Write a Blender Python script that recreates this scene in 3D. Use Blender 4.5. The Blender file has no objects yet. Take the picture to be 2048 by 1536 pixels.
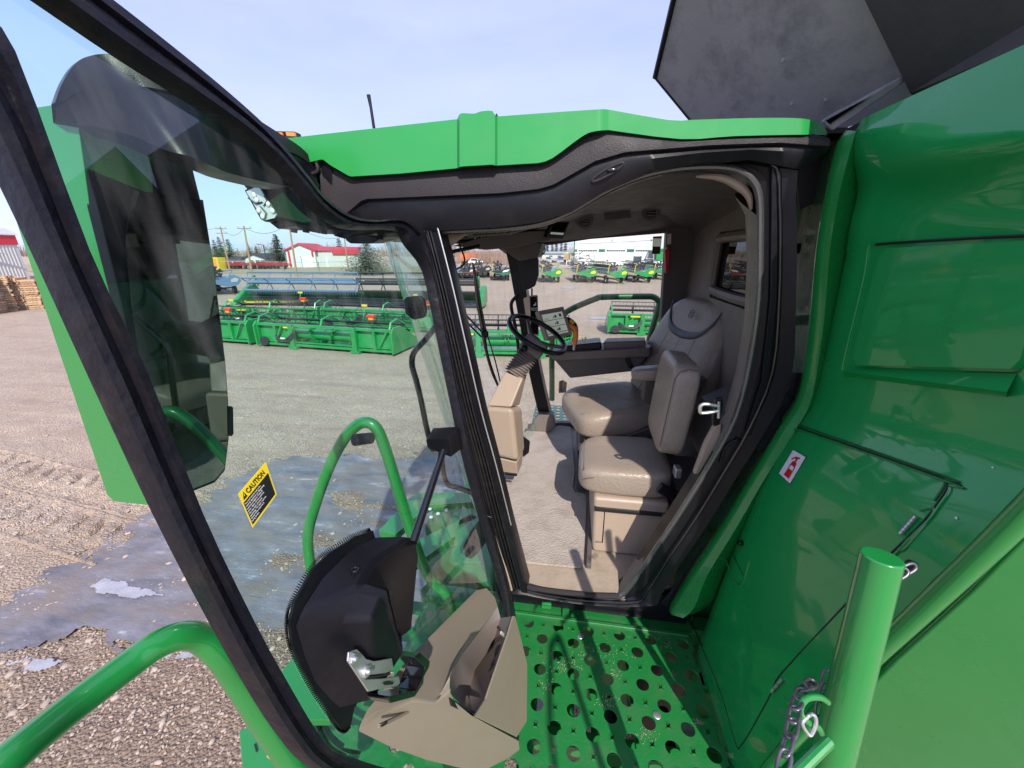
import bpy, bmesh, math, random
from mathutils import Vector as V, Matrix
from mathutils.geometry import tessellate_polygon
random.seed(7)
R = math.radians; PI = math.pi
scene = bpy.context.scene
COL = scene.collection
# ---------------------------------------------------------------- camera
F = 770.0; PITCH = R(19.2); YAW = R(8.5)
CAM = V((0, 0, 3.9))
_h = V((-math.sin(YAW), math.cos(YAW), 0)); _r = V((math.cos(YAW), math.sin(YAW), 0)); _u = V((0, 0, 1))
_f = _h*math.cos(PITCH) - _u*math.sin(PITCH); _up = _h*math.sin(PITCH) + _u*math.cos(PITCH)
def ray(x, y): return _f + _r*((x-1024)/F) + _up*((768-y)/F)
def YP(x, y, Y): d = ray(x, y); return CAM + d*(Y/d.y)
def XP(x, y, X): d = ray(x, y); return CAM + d*(X/d.x)
def ZP(x, y, z): d = ray(x, y); return CAM + d*((z-CAM.z)/d.z)
def DP(x, y, w): return CAM + ray(x, y)*w
def PP(x, y, p, n): d = ray(x, y); return CAM + d*((V(p)-CAM).dot(n)/d.dot(n))
cd = bpy.data.cameras.new('camera'); co = bpy.data.objects.new('camera', cd); COL.objects.link(co)
co.location = CAM; co.rotation_euler = (PI/2-PITCH, 0, YAW)
cd.sensor_width = 36; cd.lens = 36*F/2048; cd.clip_start = .02; cd.clip_end = 3000
scene.camera = co
# ---------------------------------------------------------------- materials
def new_mat(name):
    m = bpy.data.materials.new(name); m.use_nodes = True
    nt = m.node_tree; b = nt.nodes['Principled BSDF']
    return m, nt, b
def lin(c): return tuple(((v/12.92) if v <= .04045 else ((v+.055)/1.055)**2.4) for v in c)
def mk(name, col, rough=.5, metal=0, coat=0, bump=0, bscale=60, var=.12, vscale=6, spec=.5, dirt=None, dscale=3, damt=.5, coatr=.05):
    """principled material, with large-scale colour variation, fine bump and optional patches of dirt"""
    m, nt, b = new_mat(name); N = nt.nodes; L = nt.links
    tc = N.new('ShaderNodeTexCoord')
    b.inputs['Roughness'].default_value = rough; b.inputs['Metallic'].default_value = metal
    b.inputs['Coat Weight'].default_value = coat; b.inputs['Coat Roughness'].default_value = coatr
    b.inputs['Specular IOR Level'].default_value = spec
    rn = N.new('ShaderNodeTexNoise'); rn.inputs['Scale'].default_value = vscale*1.7; rn.inputs['Detail'].default_value = 8; rn.inputs['Roughness'].default_value = .65
    L.new(tc.outputs['Object'], rn.inputs['Vector'])
    for sock, r_ in (('Roughness', rough), ('Coat Roughness', coatr)):
        q = N.new('ShaderNodeMapRange'); q.inputs['From Min'].default_value = .35; q.inputs['From Max'].default_value = .7
        q.inputs['To Min'].default_value = r_*.85; q.inputs['To Max'].default_value = min(1, r_*1.15+.06*(1 if rough > .1 else 0)); L.new(rn.outputs['Fac'], q.inputs['Value']); L.new(q.outputs[0], b.inputs[sock])
    n = N.new('ShaderNodeTexNoise'); n.inputs['Scale'].default_value = vscale; n.inputs['Detail'].default_value = 5
    L.new(tc.outputs['Object'], n.inputs['Vector'])
    mx = N.new('ShaderNodeMix'); mx.data_type = 'RGBA'
    mx.inputs['A'].default_value = (*[c*(1-var) for c in col], 1); mx.inputs['B'].default_value = (*[min(1, c*(1+var)) for c in col], 1)
    L.new(n.outputs['Fac'], mx.inputs['Factor'])
    out = mx.outputs['Result']
    if dirt:
        n2 = N.new('ShaderNodeTexNoise'); n2.inputs['Scale'].default_value = dscale; n2.inputs['Detail'].default_value = 9; n2.inputs['Roughness'].default_value = .7
        L.new(tc.outputs['Object'], n2.inputs['Vector'])
        cr = N.new('ShaderNodeValToRGB'); cr.color_ramp.elements[0].position = .48; cr.color_ramp.elements[1].position = .72
        cr.color_ramp.elements[1].color = (damt, damt, damt, 1)
        L.new(n2.outputs['Fac'], cr.inputs['Fac'])
        m2 = N.new('ShaderNodeMix'); m2.data_type = 'RGBA'; m2.inputs['B'].default_value = (*dirt, 1)
        L.new(out, m2.inputs['A']); L.new(cr.outputs['Color'], m2.inputs['Factor']); out = m2.outputs['Result']
    L.new(out, b.inputs['Base Color'])
    if bump:
        n3 = N.new('ShaderNodeTexNoise'); n3.inputs['Scale'].default_value = bscale; n3.inputs['Detail'].default_value = 4
        L.new(tc.outputs['Object'], n3.inputs['Vector'])
        bp = N.new('ShaderNodeBump'); bp.inputs['Strength'].default_value = bump; bp.inputs['Distance'].default_value = .01
        L.new(n3.outputs['Fac'], bp.inputs['Height']); L.new(bp.outputs['Normal'], b.inputs['Normal'])
    return m
def glass(name, tint, refl=1.0, haze=0.0, r0=.07):
    m = bpy.data.materials.new(name); m.use_nodes = True; nt = m.node_tree; N = nt.nodes; L = nt.links
    N.clear(); o = N.new('ShaderNodeOutputMaterial'); t = N.new('ShaderNodeBsdfTransparent'); t.inputs[0].default_value = (*tint, 1)
    g = N.new('ShaderNodeBsdfGlossy'); g.inputs['Roughness'].default_value = 0.0; g.inputs[0].default_value = (refl, refl, refl, 1)
    lw = N.new('ShaderNodeLayerWeight'); lw.inputs['Blend'].default_value = .5
    pw = N.new('ShaderNodeMath'); pw.operation = 'POWER'; L.new(lw.outputs['Facing'], pw.inputs[0]); pw.inputs[1].default_value = 4.0
    fr = N.new('ShaderNodeMath'); fr.operation = 'MULTIPLY_ADD'; L.new(pw.outputs[0], fr.inputs[0]); fr.inputs[1].default_value = .9; fr.inputs[2].default_value = r0
    mx = N.new('ShaderNodeMixShader'); L.new(fr.outputs[0], mx.inputs[0]); L.new(t.outputs[0], mx.inputs[1]); L.new(g.outputs[0], mx.inputs[2])
    res = mx.outputs[0]
    if haze:
        d = N.new('ShaderNodeBsdfDiffuse'); d.inputs[0].default_value = (.6, .6, .58, 1)
        tc = N.new('ShaderNodeTexCoord'); mp = N.new('ShaderNodeMapping'); mp.inputs['Scale'].default_value = (9, 9, 1.2)
        n = N.new('ShaderNodeTexNoise'); n.inputs['Scale'].default_value = 3; n.inputs['Detail'].default_value = 8
        L.new(tc.outputs['Object'], mp.inputs[0]); L.new(mp.outputs[0], n.inputs['Vector'])
        mr = N.new('ShaderNodeMapRange'); mr.inputs['From Min'].default_value = .45; mr.inputs['From Max'].default_value = .8
        mr.inputs['To Max'].default_value = haze; L.new(n.outputs['Fac'], mr.inputs['Value'])
        m2 = N.new('ShaderNodeMixShader'); L.new(mr.outputs[0], m2.inputs[0]); L.new(res, m2.inputs[1]); L.new(d.outputs[0], m2.inputs[2]); res = m2.outputs[0]
    L.new(res, o.inputs[0]); return m
GREEN = (.012, .22, .042)
M = {}
M['green'] = mk('green_paint', GREEN, .28, 0, 1, 0, var=.06, coatr=.04, dirt=(.05, .17, .07), dscale=14, damt=.05)
M['green_panel'] = mk('green_body_paint', (.010, .29, .068), .3, 0, .7, .0, spec=.2, var=.04, coatr=.02, dirt=(.04, .19, .075), dscale=5, damt=.10)
M['green_worn'] = mk('green_platform_paint', (.010, .165, .034), .42, 0, .5, .15, 90, var=.12, dirt=(.10, .13, .08), dscale=9, damt=.35, coatr=.15)
M['green_roof'] = mk('green_roof_panel', (.016, .29, .055), .38, 0, .6, 0, var=.06, coatr=.15, dirt=(.07, .24, .10), dscale=7, damt=.2)
M['green_field'] = mk('green_header_paint', (.014, .26, .065), .35, 0, .5, 0, var=.25, vscale=3, coatr=.1)
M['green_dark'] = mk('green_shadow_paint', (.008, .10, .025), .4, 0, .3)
M['black'] = mk('black_plastic', (.006, .006, .009), .32, spec=.28, bump=.08, bscale=400, dirt=(.03, .026, .024), dscale=11, damt=.25)
M['blackgloss'] = mk('black_painted_steel', (.008, .008, .010), .14, coat=.8, bump=0)
M['rubber'] = mk('black_rubber', (.008, .008, .009), .28, bump=.15, bscale=40, dirt=(.06, .045, .035), dscale=22, damt=.4)
M['rubberbar'] = mk('dusty_rubber_seal', (.008, .008, .013), .38, spec=.25, bump=.5, bscale=28, dirt=(.035, .026, .022), dscale=14, damt=.45)
M['blackrough'] = mk('grey_black_moulding', (.026, .022, .025), .5, spec=.3, bump=.2, bscale=300, dirt=(.04, .032, .03), dscale=8, damt=.3)
M['roofgrey'] = mk('roof_top_grey', (.10, .10, .10), .6)
M['sealgloss'] = mk('glossy_door_seal', (.13, .13, .135), .24, .7, coat=.6, bump=0, coatr=.12)
M['tank'] = mk('grain_tank_sheet', (.30, .29, .30), .55, bump=.15, bscale=60, var=.25, vscale=3, dirt=(.10, .10, .12), dscale=8, damt=.7)
M['tankcloth'] = mk('grain_tank_canvas', (.06, .052, .05), .8, bump=.4, bscale=20, var=.3, vscale=5)
M['beige'] = mk('beige_plastic', (.36, .28, .215), .45, bump=.08, bscale=300, var=.05, dirt=(.30, .22, .16), dscale=6, damt=.4)
M['beigedark'] = mk('taupe_plastic', (.165, .138, .125), .5, bump=.08, bscale=300, var=.05)
M['taupe'] = mk('dark_taupe_trim', (.10, .086, .084), .6, bump=.05, bscale=300, var=.06)
M['pocket'] = mk('khaki_door_plastic', (.205, .175, .13), .42, bump=.1, bscale=300, var=.06, dirt=(.20, .16, .11), dscale=9, damt=.4)
M['leather'] = mk('taupe_leather', (.30, .245, .20), .36, bump=.35, bscale=70, var=.10, vscale=9, dirt=(.24, .17, .11), dscale=7, damt=.4)
M['leatherdk'] = mk('charcoal_leather_band', (.03, .032, .036), .4, bump=.1, bscale=200)
M['seam'] = mk('seam_thread', (.12, .10, .085), .7)
M['seatplastic'] = mk('seat_base_plastic', (.075, .065, .06), .5, bump=.1, bscale=200)
M['mat'] = mk('grey_floor_mat_pile', (.42, .365, .32), .95, bump=1.0, bscale=120, var=.15, vscale=18, dirt=(.20, .15, .11), dscale=5, damt=.55)
M['sill'] = mk('dusty_beige_sill', (.37, .30, .235), .6, bump=.2, bscale=60, var=.12, vscale=12, dirt=(.24, .17, .12), dscale=8, damt=.7)
M['chrome'] = mk('zinc_metal', (.62, .62, .62), .36, .85, var=.1)
M['chain'] = mk('dark_chain_steel', (.16, .16, .17), .4, .8, var=.2, vscale=60)
M['orange'] = mk('orange_handle', (1.0, .24, .03), .35)
M['yellow'] = mk('yellow_plastic', (.80, .60, .02), .45)
M['red'] = mk('red_plastic', (.55, .01, .015), .35)
M['redlamp'] = mk('red_lamp_lens', (.75, .03, .02), .2, coat=.6)
M['amber'] = mk('amber_lamp_lens', (.9, .28, .03), .2, coat=.6)
M['white'] = mk('white_plastic', (.75, .75, .75), .4)
M['lens'] = mk('clear_lamp_lens', (.6, .63, .63), .08, .3, coat=1)
M['decalblack'] = mk('black_ink', (.012, .012, .014), .5)
M['screen'] = mk('lcd_screen', (.34, .37, .33), .25, coat=.5, var=.02)
M['screen'].node_tree.nodes['Principled BSDF'].inputs['Emission Color'].default_value = (.40, .45, .38, 1); M['screen'].node_tree.nodes['Principled BSDF'].inputs['Emission Strength'].default_value = .28
M['screenline'] = mk('lcd_dark_pixels', (.06, .07, .07), .3)
M['blackscreen'] = mk('black_display_glass', (.004, .004, .005), .08, coat=1)
M['glass'] = glass('tinted_safety_glass', (.74, .955, .90), 1.0, .10)
M['glass2'] = glass('windshield_glass', (.90, .97, .94), .9, .12)
M['glass3'] = glass('rear_dark_glass', (.04, .10, .09), .6, r0=.04)
M['mirror'] = mk('mirror_glass', (.22, .25, .26), .02, 1, var=.0)
# ---------------------------------------------------------------- mesh building
class MB:
    def __init__(s): s.v = []; s.f = []
    def add(s, vs, fs):
        o = len(s.v); s.v += [V(p) for p in vs]; s.f += [[i+o for i in f] for f in fs]; return s
    def poly(s, pts): return s.add(pts, [list(range(len(pts)))])
    def tri(s, pts):   # concave-safe flat polygon
        t = tessellate_polygon([[V(p) for p in pts]]); return s.add(pts, [list(x) for x in t])
    def prism(s, pts, vec):
        n = len(pts); vec = V(vec); a = [V(p) for p in pts]; b = [p+vec for p in a]
        t = [list(x) for x in tessellate_polygon([a])]
        fs = t + [[i+n for i in reversed(x)] for x in t] + [[i, (i+1) % n, (i+1) % n+n, i+n] for i in range(n)]
        return s.add(a+b, fs)
    def ngon_prism(s, pts, vec):
        n = len(pts); vec = V(vec); a = [V(p) for p in pts]; b = [p+vec for p in a]
        return s.add(a+b, [list(range(n)), list(range(2*n-1, n-1, -1))] + [[i, (i+1) % n, (i+1) % n+n, i+n] for i in range(n)])
    def box(s, c, d, rot=None):
        c = V(c); hx, hy, hz = d[0]/2, d[1]/2, d[2]/2
        ps = [V((x, y, z)) for z in (-hz, hz) for x, y in ((-hx, -hy), (hx, -hy), (hx, hy), (-hx, hy))]
        if rot is not None: ps = [rot @ p for p in ps]
        return s.add([p+c for p in ps], [[3, 2, 1, 0], [4, 5, 6, 7], [0, 1, 5, 4], [1, 2, 6, 5], [2, 3, 7, 6], [3, 0, 4, 7]])
    def b2(s, x0, x1, y0, y1, z0, z1): return s.box(((x0+x1)/2, (y0+y1)/2, (z0+z1)/2), (abs(x1-x0), abs(y1-y0), abs(z1-z0)))
    def hexa(s, a, b): # two matching quads
        return s.add(list(a)+list(b), [[3, 2, 1, 0], [4, 5, 6, 7], [0, 1, 5, 4], [1, 2, 6, 5], [2, 3, 7, 6], [3, 0, 4, 7]])
    def grid(s, rows, close=False):
        n = len(rows[0]); vs = [p for r in rows for p in r]; fs = []
        for i in range(len(rows)-1):
            for j in range(n-1+(1 if close else 0)):
                k = (j+1) % n; fs.append([i*n+j, i*n+k, (i+1)*n+k, (i+1)*n+j])
        return s.add(vs, fs)
    def tube(s, path, r, n=12, sm=0, closed=False, caps=True):
        pts = [V(p) for p in path]
        rr = list(r) if isinstance(r, (list, tuple)) else [r]*len(pts)
        if sm: pts, rr = catmull(pts, sm, closed, rr)
        m = len(pts); rings = []; up = None
        for i in range(m):
            if closed: t = pts[(i+1) % m]-pts[i-1]
            else: t = pts[min(i+1, m-1)]-pts[max(i-1, 0)]
            t.normalize()
            if up is None: up = V((0, 0, 1)) if abs(t.z) < .9 else V((1, 0, 0))
            a = t.cross(up).normalized(); up = a.cross(t).normalized()
            rings.append([pts[i]+(a*math.cos(2*PI*k/n)+up*math.sin(2*PI*k/n))*rr[i] for k in range(n)])
        if closed: rings.append(rings[0])
        s.grid(rings, True)
        if caps and not closed: s.poly(rings[0]); s.poly(list(reversed(rings[-1])))
        return s
    def cyl(s, a, b, r, r2=None, n=20): return s.tube([a, b], [r, r if r2 is None else r2], n)
    def ell(s, c, d, rot=None, nu=20, nv=12, e=1.0):
        c = V(c); rows = []
        sg = lambda v: math.copysign(abs(v)**e, v)
        for i in range(nv+1):
            ph = -PI/2+PI*i/nv
            row = []
            for j in range(nu):
                th = 2*PI*j/nu
                p = V((d[0]/2*sg(math.cos(ph))*sg(math.cos(th)), d[1]/2*sg(math.cos(ph))*sg(math.sin(th)), d[2]/2*sg(math.sin(ph))))
                if rot is not None: p = rot @ p
                row.append(c+p)
            rows.append(row)
        return s.grid(rows, True)
    def ring(s, c, n, r0, r1, h, seg=24): # flat washer
        c = V(c); n = V(n).normalized(); a = n.orthogonal().normalized(); b = n.cross(a)
        P = lambda r, t, k: c+(a*math.cos(t)+b*math.sin(t))*r+n*k
        rows = []
        for i in range(seg+1):
            t = 2*PI*i/seg; rows.append([P(r0, t, 0), P(r1, t, 0), P(r1, t, h), P(r0, t, h)])
        return s.grid(rows, True)
    def build(s, name, mat, parent=None, bevel=0, seg=2, ang=35, subsurf=0, smooth=True, props=None):
        me = bpy.data.meshes.new(name); me.from_pydata([tuple(p) for p in s.v], [], s.f)
        bm = bmesh.new(); bm.from_mesh(me)
        bmesh.ops.remove_doubles(bm, verts=bm.verts, dist=1e-5)
        bmesh.ops.recalc_face_normals(bm, faces=bm.faces); bm.to_mesh(me); bm.free()
        me.materials.append(M[mat] if isinstance(mat, str) else mat)
        o = bpy.data.objects.new(name, me); COL.objects.link(o)
        if parent is not None:
            o.parent = parent
            pw = V((0, 0, 0)); q = parent
            while q is not None: pw += q.location; q = q.parent
            o.location = -pw if not s.__dict__.get('local') else V((0, 0, 0))
        if smooth:
            for p in me.polygons: p.use_smooth = True
            me.set_sharp_from_angle(angle=R(ang))
        if bevel:
            b = o.modifiers.new('bevel', 'BEVEL'); b.width = bevel; b.segments = seg; b.limit_method = 'ANGLE'; b.angle_limit = R(28); b.harden_normals = True
        if subsurf:
            b = o.modifiers.new('sub', 'SUBSURF'); b.levels = subsurf; b.render_levels = subsurf
        return o
def catmull(pts, k, closed=False, rr=None):
    out = []; ro = []; n = len(pts)
    rr = rr or [0]*n
    for i in range(n if closed else n-1):
        g = (lambda j: pts[j % n]) if closed else (lambda j: pts[max(0, min(n-1, j))])
        p0, p1, p2, p3 = g(i-1), g(i), g(i+1), g(i+2)
        r1, r2 = rr[i], rr[(i+1) % n]
        for q in range(k):
            t = q/k
            out.append(.5*((2*p1)+(p2-p0)*t+(2*p0-5*p1+4*p2-p3)*t*t+(3*p1-p0-3*p2+p3)*t**3)); ro.append(r1+(r2-r1)*t)
    if not closed: out.append(pts[-1]); ro.append(rr[-1])
    return out, ro
def cm2(l, k):    # smooth a list of tuples of any size
    n = len(l); out = []
    for i in range(n-1):
        P = [l[max(0, min(n-1, j))] for j in (i-1, i, i+1, i+2)]
        for q in range(k):
            t = q/k
            out.append(tuple(.5*((2*b)+(c-a)*t+(2*a-5*b+4*c-d)*t*t+(3*b-a-3*c+d)*t**3) for a, b, c, d in zip(*P)))
    out.append(tuple(l[-1])); return out
def empty(name, loc, label=None, cat=None, group=None, rz=0, parent=None):
    o = bpy.data.objects.new(name, None); o.empty_display_size = .2; COL.objects.link(o); o.location = loc; o.rotation_euler = (0, 0, rz)
    if parent: o.parent = parent
    return tag(o, label, cat, group)
def tag(o, label=None, cat=None, group=None, kind=None):
    if label: o['label'] = label
    if cat: o['category'] = cat
    if group: o['group'] = group
    if kind: o['kind'] = kind
    return o
def text_obj(name, txt, size, origin, xdir, ydir, mat, parent, depth=.0004, bold=False, align='LEFT', sx=1):
    cu = bpy.data.curves.new(name, 'FONT'); cu.body = txt; cu.size = size; cu.extrude = depth; cu.align_x = align
    if bold: cu.offset = size*.018
    t = bpy.data.objects.new('tmp', cu); COL.objects.link(t)
    dg = bpy.context.evaluated_depsgraph_get(); me = bpy.data.meshes.new_from_object(t.evaluated_get(dg))
    bpy.data.objects.remove(t)
    x = V(xdir).normalized(); n = x.cross(V(ydir)).normalized(); y = n.cross(x)
    o_ = V(origin); m4 = Matrix(((x.x*sx, y.x, n.x, o_.x), (x.y*sx, y.y, n.y, o_.y), (x.z*sx, y.z, n.z, o_.z), (0, 0, 0, 1)))
    me.transform(m4); me.materials.clear(); me.materials.append(M[mat])
    o = bpy.data.objects.new(name, me); COL.objects.link(o)
    if parent is not None:
        o.parent = parent; pw = V((0, 0, 0)); q = parent
        while q is not None: pw += q.location; q = q.parent
        o.location = -pw
    return o
# ---------------------------------------------------------------- sky and sun
SAZ = V((.33, -.95)).normalized(); SEL = R(42)
w = bpy.data.worlds.new('World'); scene.world = w; w.use_nodes = True
nt = w.node_tree; N = nt.nodes; L = nt.links; bg = N['Background']
sky = N.new('ShaderNodeTexSky'); sky.sky_type = 'NISHITA'; sky.sun_disc = False; sky.sun_elevation = SEL
sky.sun_rotation = math.atan2(SAZ.x, SAZ.y); sky.air_density = 1.0; sky.dust_density = 1.5; sky.ozone_density = 1.0; sky.altitude = 800
# thin high cloud that pales the blue
tc = N.new('ShaderNodeTexCoord'); mp = N.new('ShaderNodeMapping'); mp.inputs['Scale'].default_value = (1.0, 2.2, 4.5)
nz = N.new('ShaderNodeTexNoise'); nz.inputs['Scale'].default_value = 2.0; nz.inputs['Detail'].default_value = 7; nz.inputs['Roughness'].default_value = .55
L.new(tc.outputs['Generated'], mp.inputs[0]); L.new(mp.outputs[0], nz.inputs['Vector'])
mr = N.new('ShaderNodeMapRange'); mr.inputs['From Min'].default_value = .3; mr.inputs['From Max'].default_value = .75
mr.inputs['To Min'].default_value = .50; mr.inputs['To Max'].default_value = .80; L.new(nz.outputs['Fac'], mr.inputs['Value'])
mx = N.new('ShaderNodeMix'); mx.data_type = 'RGBA'; mx.inputs['B'].default_value = (4.0, 4.3, 7.1, 1)
L.new(mr.outputs[0], mx.inputs['Factor']); L.new(sky.outputs[0], mx.inputs['A']); L.new(mx.outputs['Result'], bg.inputs[0])
bg.inputs[1].default_value = .135
sl = bpy.data.lights.new('sun', 'SUN'); sl.energy = 3.8; sl.angle = R(.6); sl.color = (1, .93, .84)
so = bpy.data.objects.new('sun', sl); COL.objects.link(so)
sd = V((SAZ.x*math.cos(SEL), SAZ.y*math.cos(SEL), math.sin(SEL)))
so.rotation_euler = sd.to_track_quat('Z', 'Y').to_euler(); so.location = (20, -40, 40)
scene.view_settings.view_transform = 'Standard'; scene.view_settings.look = 'None'; scene.view_settings.exposure = .58; scene.view_settings.gamma = 1
scene.cycles.max_bounces = 8; scene.cycles.transparent_max_bounces = 24; scene.cycles.caustics_reflective = False; scene.cycles.caustics_refractive = False
scene.cycles.sample_clamp_indirect = 6
# ================================================================ THE COMBINE
comb = empty('combine_harvester', (0.1, 2.3, 0), 'green combine harvester in the foreground, cab door swung open on two taupe seats', 'combine harvester')
YC = 1.38
def Yl(pts, Y): return [YP(x, y, Y) for x, y in pts]
# --- roof
rt = cm2([(450, 292), (578, 276), (700, 262), (916, 238)], 3) + [(917, 229), (924, 226), (940, 227), (950, 227), (960, 223), (975, 221), (987, 222), (991, 233)] + cm2([(992, 233), (1100, 225), (1205, 218)], 3) + cm2([(1217, 219), (1337, 240), (1375, 240)], 2) + cm2([(1376, 240), (1508, 236), (1604, 237), (1642, 248), (1656, 267)], 4)
rb = cm2([(450, 330), (578, 330), (645, 318)], 2) + [(660, 330), (700, 353)] + [(800, 347), (917, 336), (920, 333), (985, 329), (991, 331), (1075, 326)] + cm2([(1076, 326), (1105, 316), (1165, 272), (1192, 262), (1217, 260)], 3) + cm2([(1218, 260), (1362, 278), (1471, 272), (1625, 269), (1656, 272)], 3)
def samp(curve, n):   # sample polyline at n x positions
    xs = [curve[0][0]+(curve[-1][0]-curve[0][0])*i/(n-1) for i in range(n)]; o = []
    for x in xs:
        for (a, b) in zip(curve, curve[1:]):
            if a[0] <= x <= b[0] or b is curve[-1]:
                t = 0 if b[0] == a[0] else (x-a[0])/(b[0]-a[0]); o.append((x, a[1]+(b[1]-a[1])*min(1, max(0, t)))); break
    return o
NS = 240
ta, ba = samp(rt, NS), samp(rb, NS)
def roofY(x):  # bulge of the raised vent pad, rounding at the rear corner, front corner sweep
    y = 1.335
    if 918 < x < 990: y -= .014
    if x > 1604: y += .10*((x-1604)/52)**2
    if x < 640: y += .12*((640-x)/190)**2
    if x < 1217: y -= .012*(1 if x < 1200 else (1217-x)/17)
    return y
rows = []
for (x, y), (x2, y2) in zip(ta, ba):
    a = YP(x, y, roofY(x)); b = YP(x2, y2, roofY(x))
    rtop = globals().setdefault('rtop', []); rtop.append([V((a.x, 3.25, a.z+.01)), V((a.x, 2.3, a.z+.05)), V((a.x, a.y+.10, a.z+.010))])
    rows.append([V((a.x, a.y+.12, a.z+.012)), V((a.x, a.y+.02, a.z)), a, a.lerp(b, .06), a.lerp(b, .94), b, V((b.x, b.y+.02, b.z)), V((b.x, b.y+.05, b.z+.01)), V((b.x, 3.25, b.z+.01))])
roof = MB().grid(rows).build('roof_panel', 'green_roof', comb, ang=25)
MB().grid(rtop).build('roof_top', 'roofgrey', roof, ang=25)
# vent pad side lines and rubber tip
mbx = MB()
for x in (917, 991): MB().tube([YP(x, 240, 1.318), YP(x, 332, 1.318)], .0022, 6).build('vent_pad_edge', 'green_dark', roof)
p = YP(990, 235, 1.40); MB().add([p, p+V((.02, 0, -.01)), p+V((.004, 0, .012)), p+V((0, .05, 0)), p+V((.02, .05, 0)), p+V((.0, .05, .014))], [[0, 1, 2], [3, 5, 4], [0, 2, 5, 3], [1, 4, 5, 2], [0, 3, 4, 1]]).build('roof_bracket', 'black', comb)
# --- black fascia under the roof: upper moulded band, lower recessed band
up_t = [(642, 318), (700, 353), (917, 338), (1075, 328), (1105, 318), (1190, 264), (1217, 259), (1362, 280), (1471, 275), (1625, 271), (1658, 280)]
up_b = [(660, 395), (690, 428), (726, 398), (1000, 386), (1075, 378), (1105, 370), (1190, 322), (1250, 304), (1420, 290), (1560, 285), (1655, 295)]
t_, b_ = samp(up_t, 90), samp([(642, 385), (668, 425), (690, 429), (726, 398), (1000, 386), (1075, 378), (1105, 370), (1190, 322), (1250, 304), (1420, 290), (1560, 285), (1658, 292)], 90)
rows = []
for (x, y), (x2, y2) in zip(t_, b_):
    a = YP(x, y-4, 1.352); b = YP(x2, y2, 1.338)
    rows.append([a+V((0, .2, .0)), a, a.lerp(b, .5)+V((0, -.006, 0)), b, b+V((0, .012, -.004)), b+V((0, .2, -.004))])
fas = MB().grid(rows).build('roof_side_moulding', 'blackrough', comb, ang=30)
lo_t = [(660, 380), (700, 415), (735, 396), (1000, 384), (1105, 368), (1190, 320), (1250, 302), (1560, 282), (1656, 285)]
lo_b = [(660, 400), (695, 435), (800, 452), (870, 458), (1000, 450), (1080, 440), (1140, 420), (1210, 378), (1300, 340), (1400, 322), (1500, 316), (1600, 335), (1656, 300)]
t_, b_ = samp(lo_t, 90), samp(lo_b, 90); rows = []
for (x, y), (x2, y2) in zip(t_, b_):
    a = YP(x, y, 1.356); b = YP(x2, y2+4, 1.362); m = a.lerp(b, .45)+V((0, -.014, 0))
    rows.append([a+V((0, .15, 0)), a, m, b, b+V((0, .15, 0))])
MB().grid(rows).build('roof_lower_moulding', 'black', comb, ang=50)
# dome lamp recess under the moulding
mb = MB(); c = YP(1215, 345, 1.345)
for s_, r_ in ((1, .004),):
    mb.tube([c+V((.045*math.cos(t), 0, .010*math.sin(t)+.022*math.cos(t))) for t in [i*2*PI/24 for i in range(24)]], r_, 6, closed=True)
e_ = mb.build('entry_lamp', 'blackrough', comb); MB().ell(c+V((.012, -.004, .006)), (.03, .008, .012)).build('lamp_lens', 'blackgloss', e_)
# --- door opening frame (annulus) on the cab side
inn = [(868, 470), (920, 462), (1010, 457), (1080, 447), (1140, 425), (1200, 389), (1250, 365), (1300, 348), (1360, 337), (1430, 334), (1480, 342), (1508, 365), (1519, 400), (1520, 480), (1517, 600), (1500, 720), (1472, 830), (1425, 920), (1370, 1010), (1310, 1100), (1262, 1170), (1235, 1194), (1190, 1192), (1120, 1184), (1055, 1170), (1028, 1150), (1010, 1090), (980, 980), (950, 850), (925, 730), (900, 610), (880, 520)]
out = [(843, 440), (880, 420), (1000, 405), (1060, 400), (1100, 385), (1160, 345), (1220, 325), (1290, 310), (1360, 300), (1440, 295), (1520, 300), (1590, 312), (1592, 400), (1594, 480), (1592, 600), (1582, 760), (1520, 880), (1470, 960), (1415, 1050), (1360, 1130), (1320, 1195), (1305, 1212), (1200, 1212), (1120, 1203), (1050, 1190), (1005, 1180), (985, 1100), (950, 990), (915, 860), (893, 740), (870, 620), (852, 520)]
def smo(l, k): return [tuple(p) for p in catmull([V((x, y, 0)) for x, y in l], k, True)[0]]
I2, O2 = smo(inn, 3), smo(out, 3)
rows = []
for (a, b, _), (c, d, _) in zip(I2+I2[:1], O2+O2[:1]):
    i0 = YP(a, b, 1.405); o0 = YP(c, d, 1.375)
    rows.append([i0+V((0, .09, 0)), i0, i0.lerp(o0, .25)+V((0, 0, 0)), i0.lerp(o0, .3)+V((0, .012, 0)), i0.lerp(o0, .55)+V((0, .012, 0)), i0.lerp(o0, .62), o0, o0+V((0, .10, 0))])
frame = MB().grid(rows).build('cab_side_frame', 'black', comb, ang=40)
path = [YP(a+ (0), b, 1.398) for a, b, _ in I2]
MB().tube(path, .011, 10, closed=True).build('door_opening_seal', 'sealgloss', frame)
MB().tube([YP(x, y, 1.43) for x, y in ((1392, 353), (1440, 355), (1476, 371), (1497, 392), (1502, 420))], [.003, .011, .013, .011, .004], 8, sm=4).build('corner_trim', 'beige', frame)
mid = [YP(a*.45+c*.55, b*.45+d*.55, 1.376) for (a, b, _), (c, d, _) in zip(I2, O2)]
MB().tube(mid, .0045, 8, closed=True).build('outer_seal_lip', 'blackgloss', frame)
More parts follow.
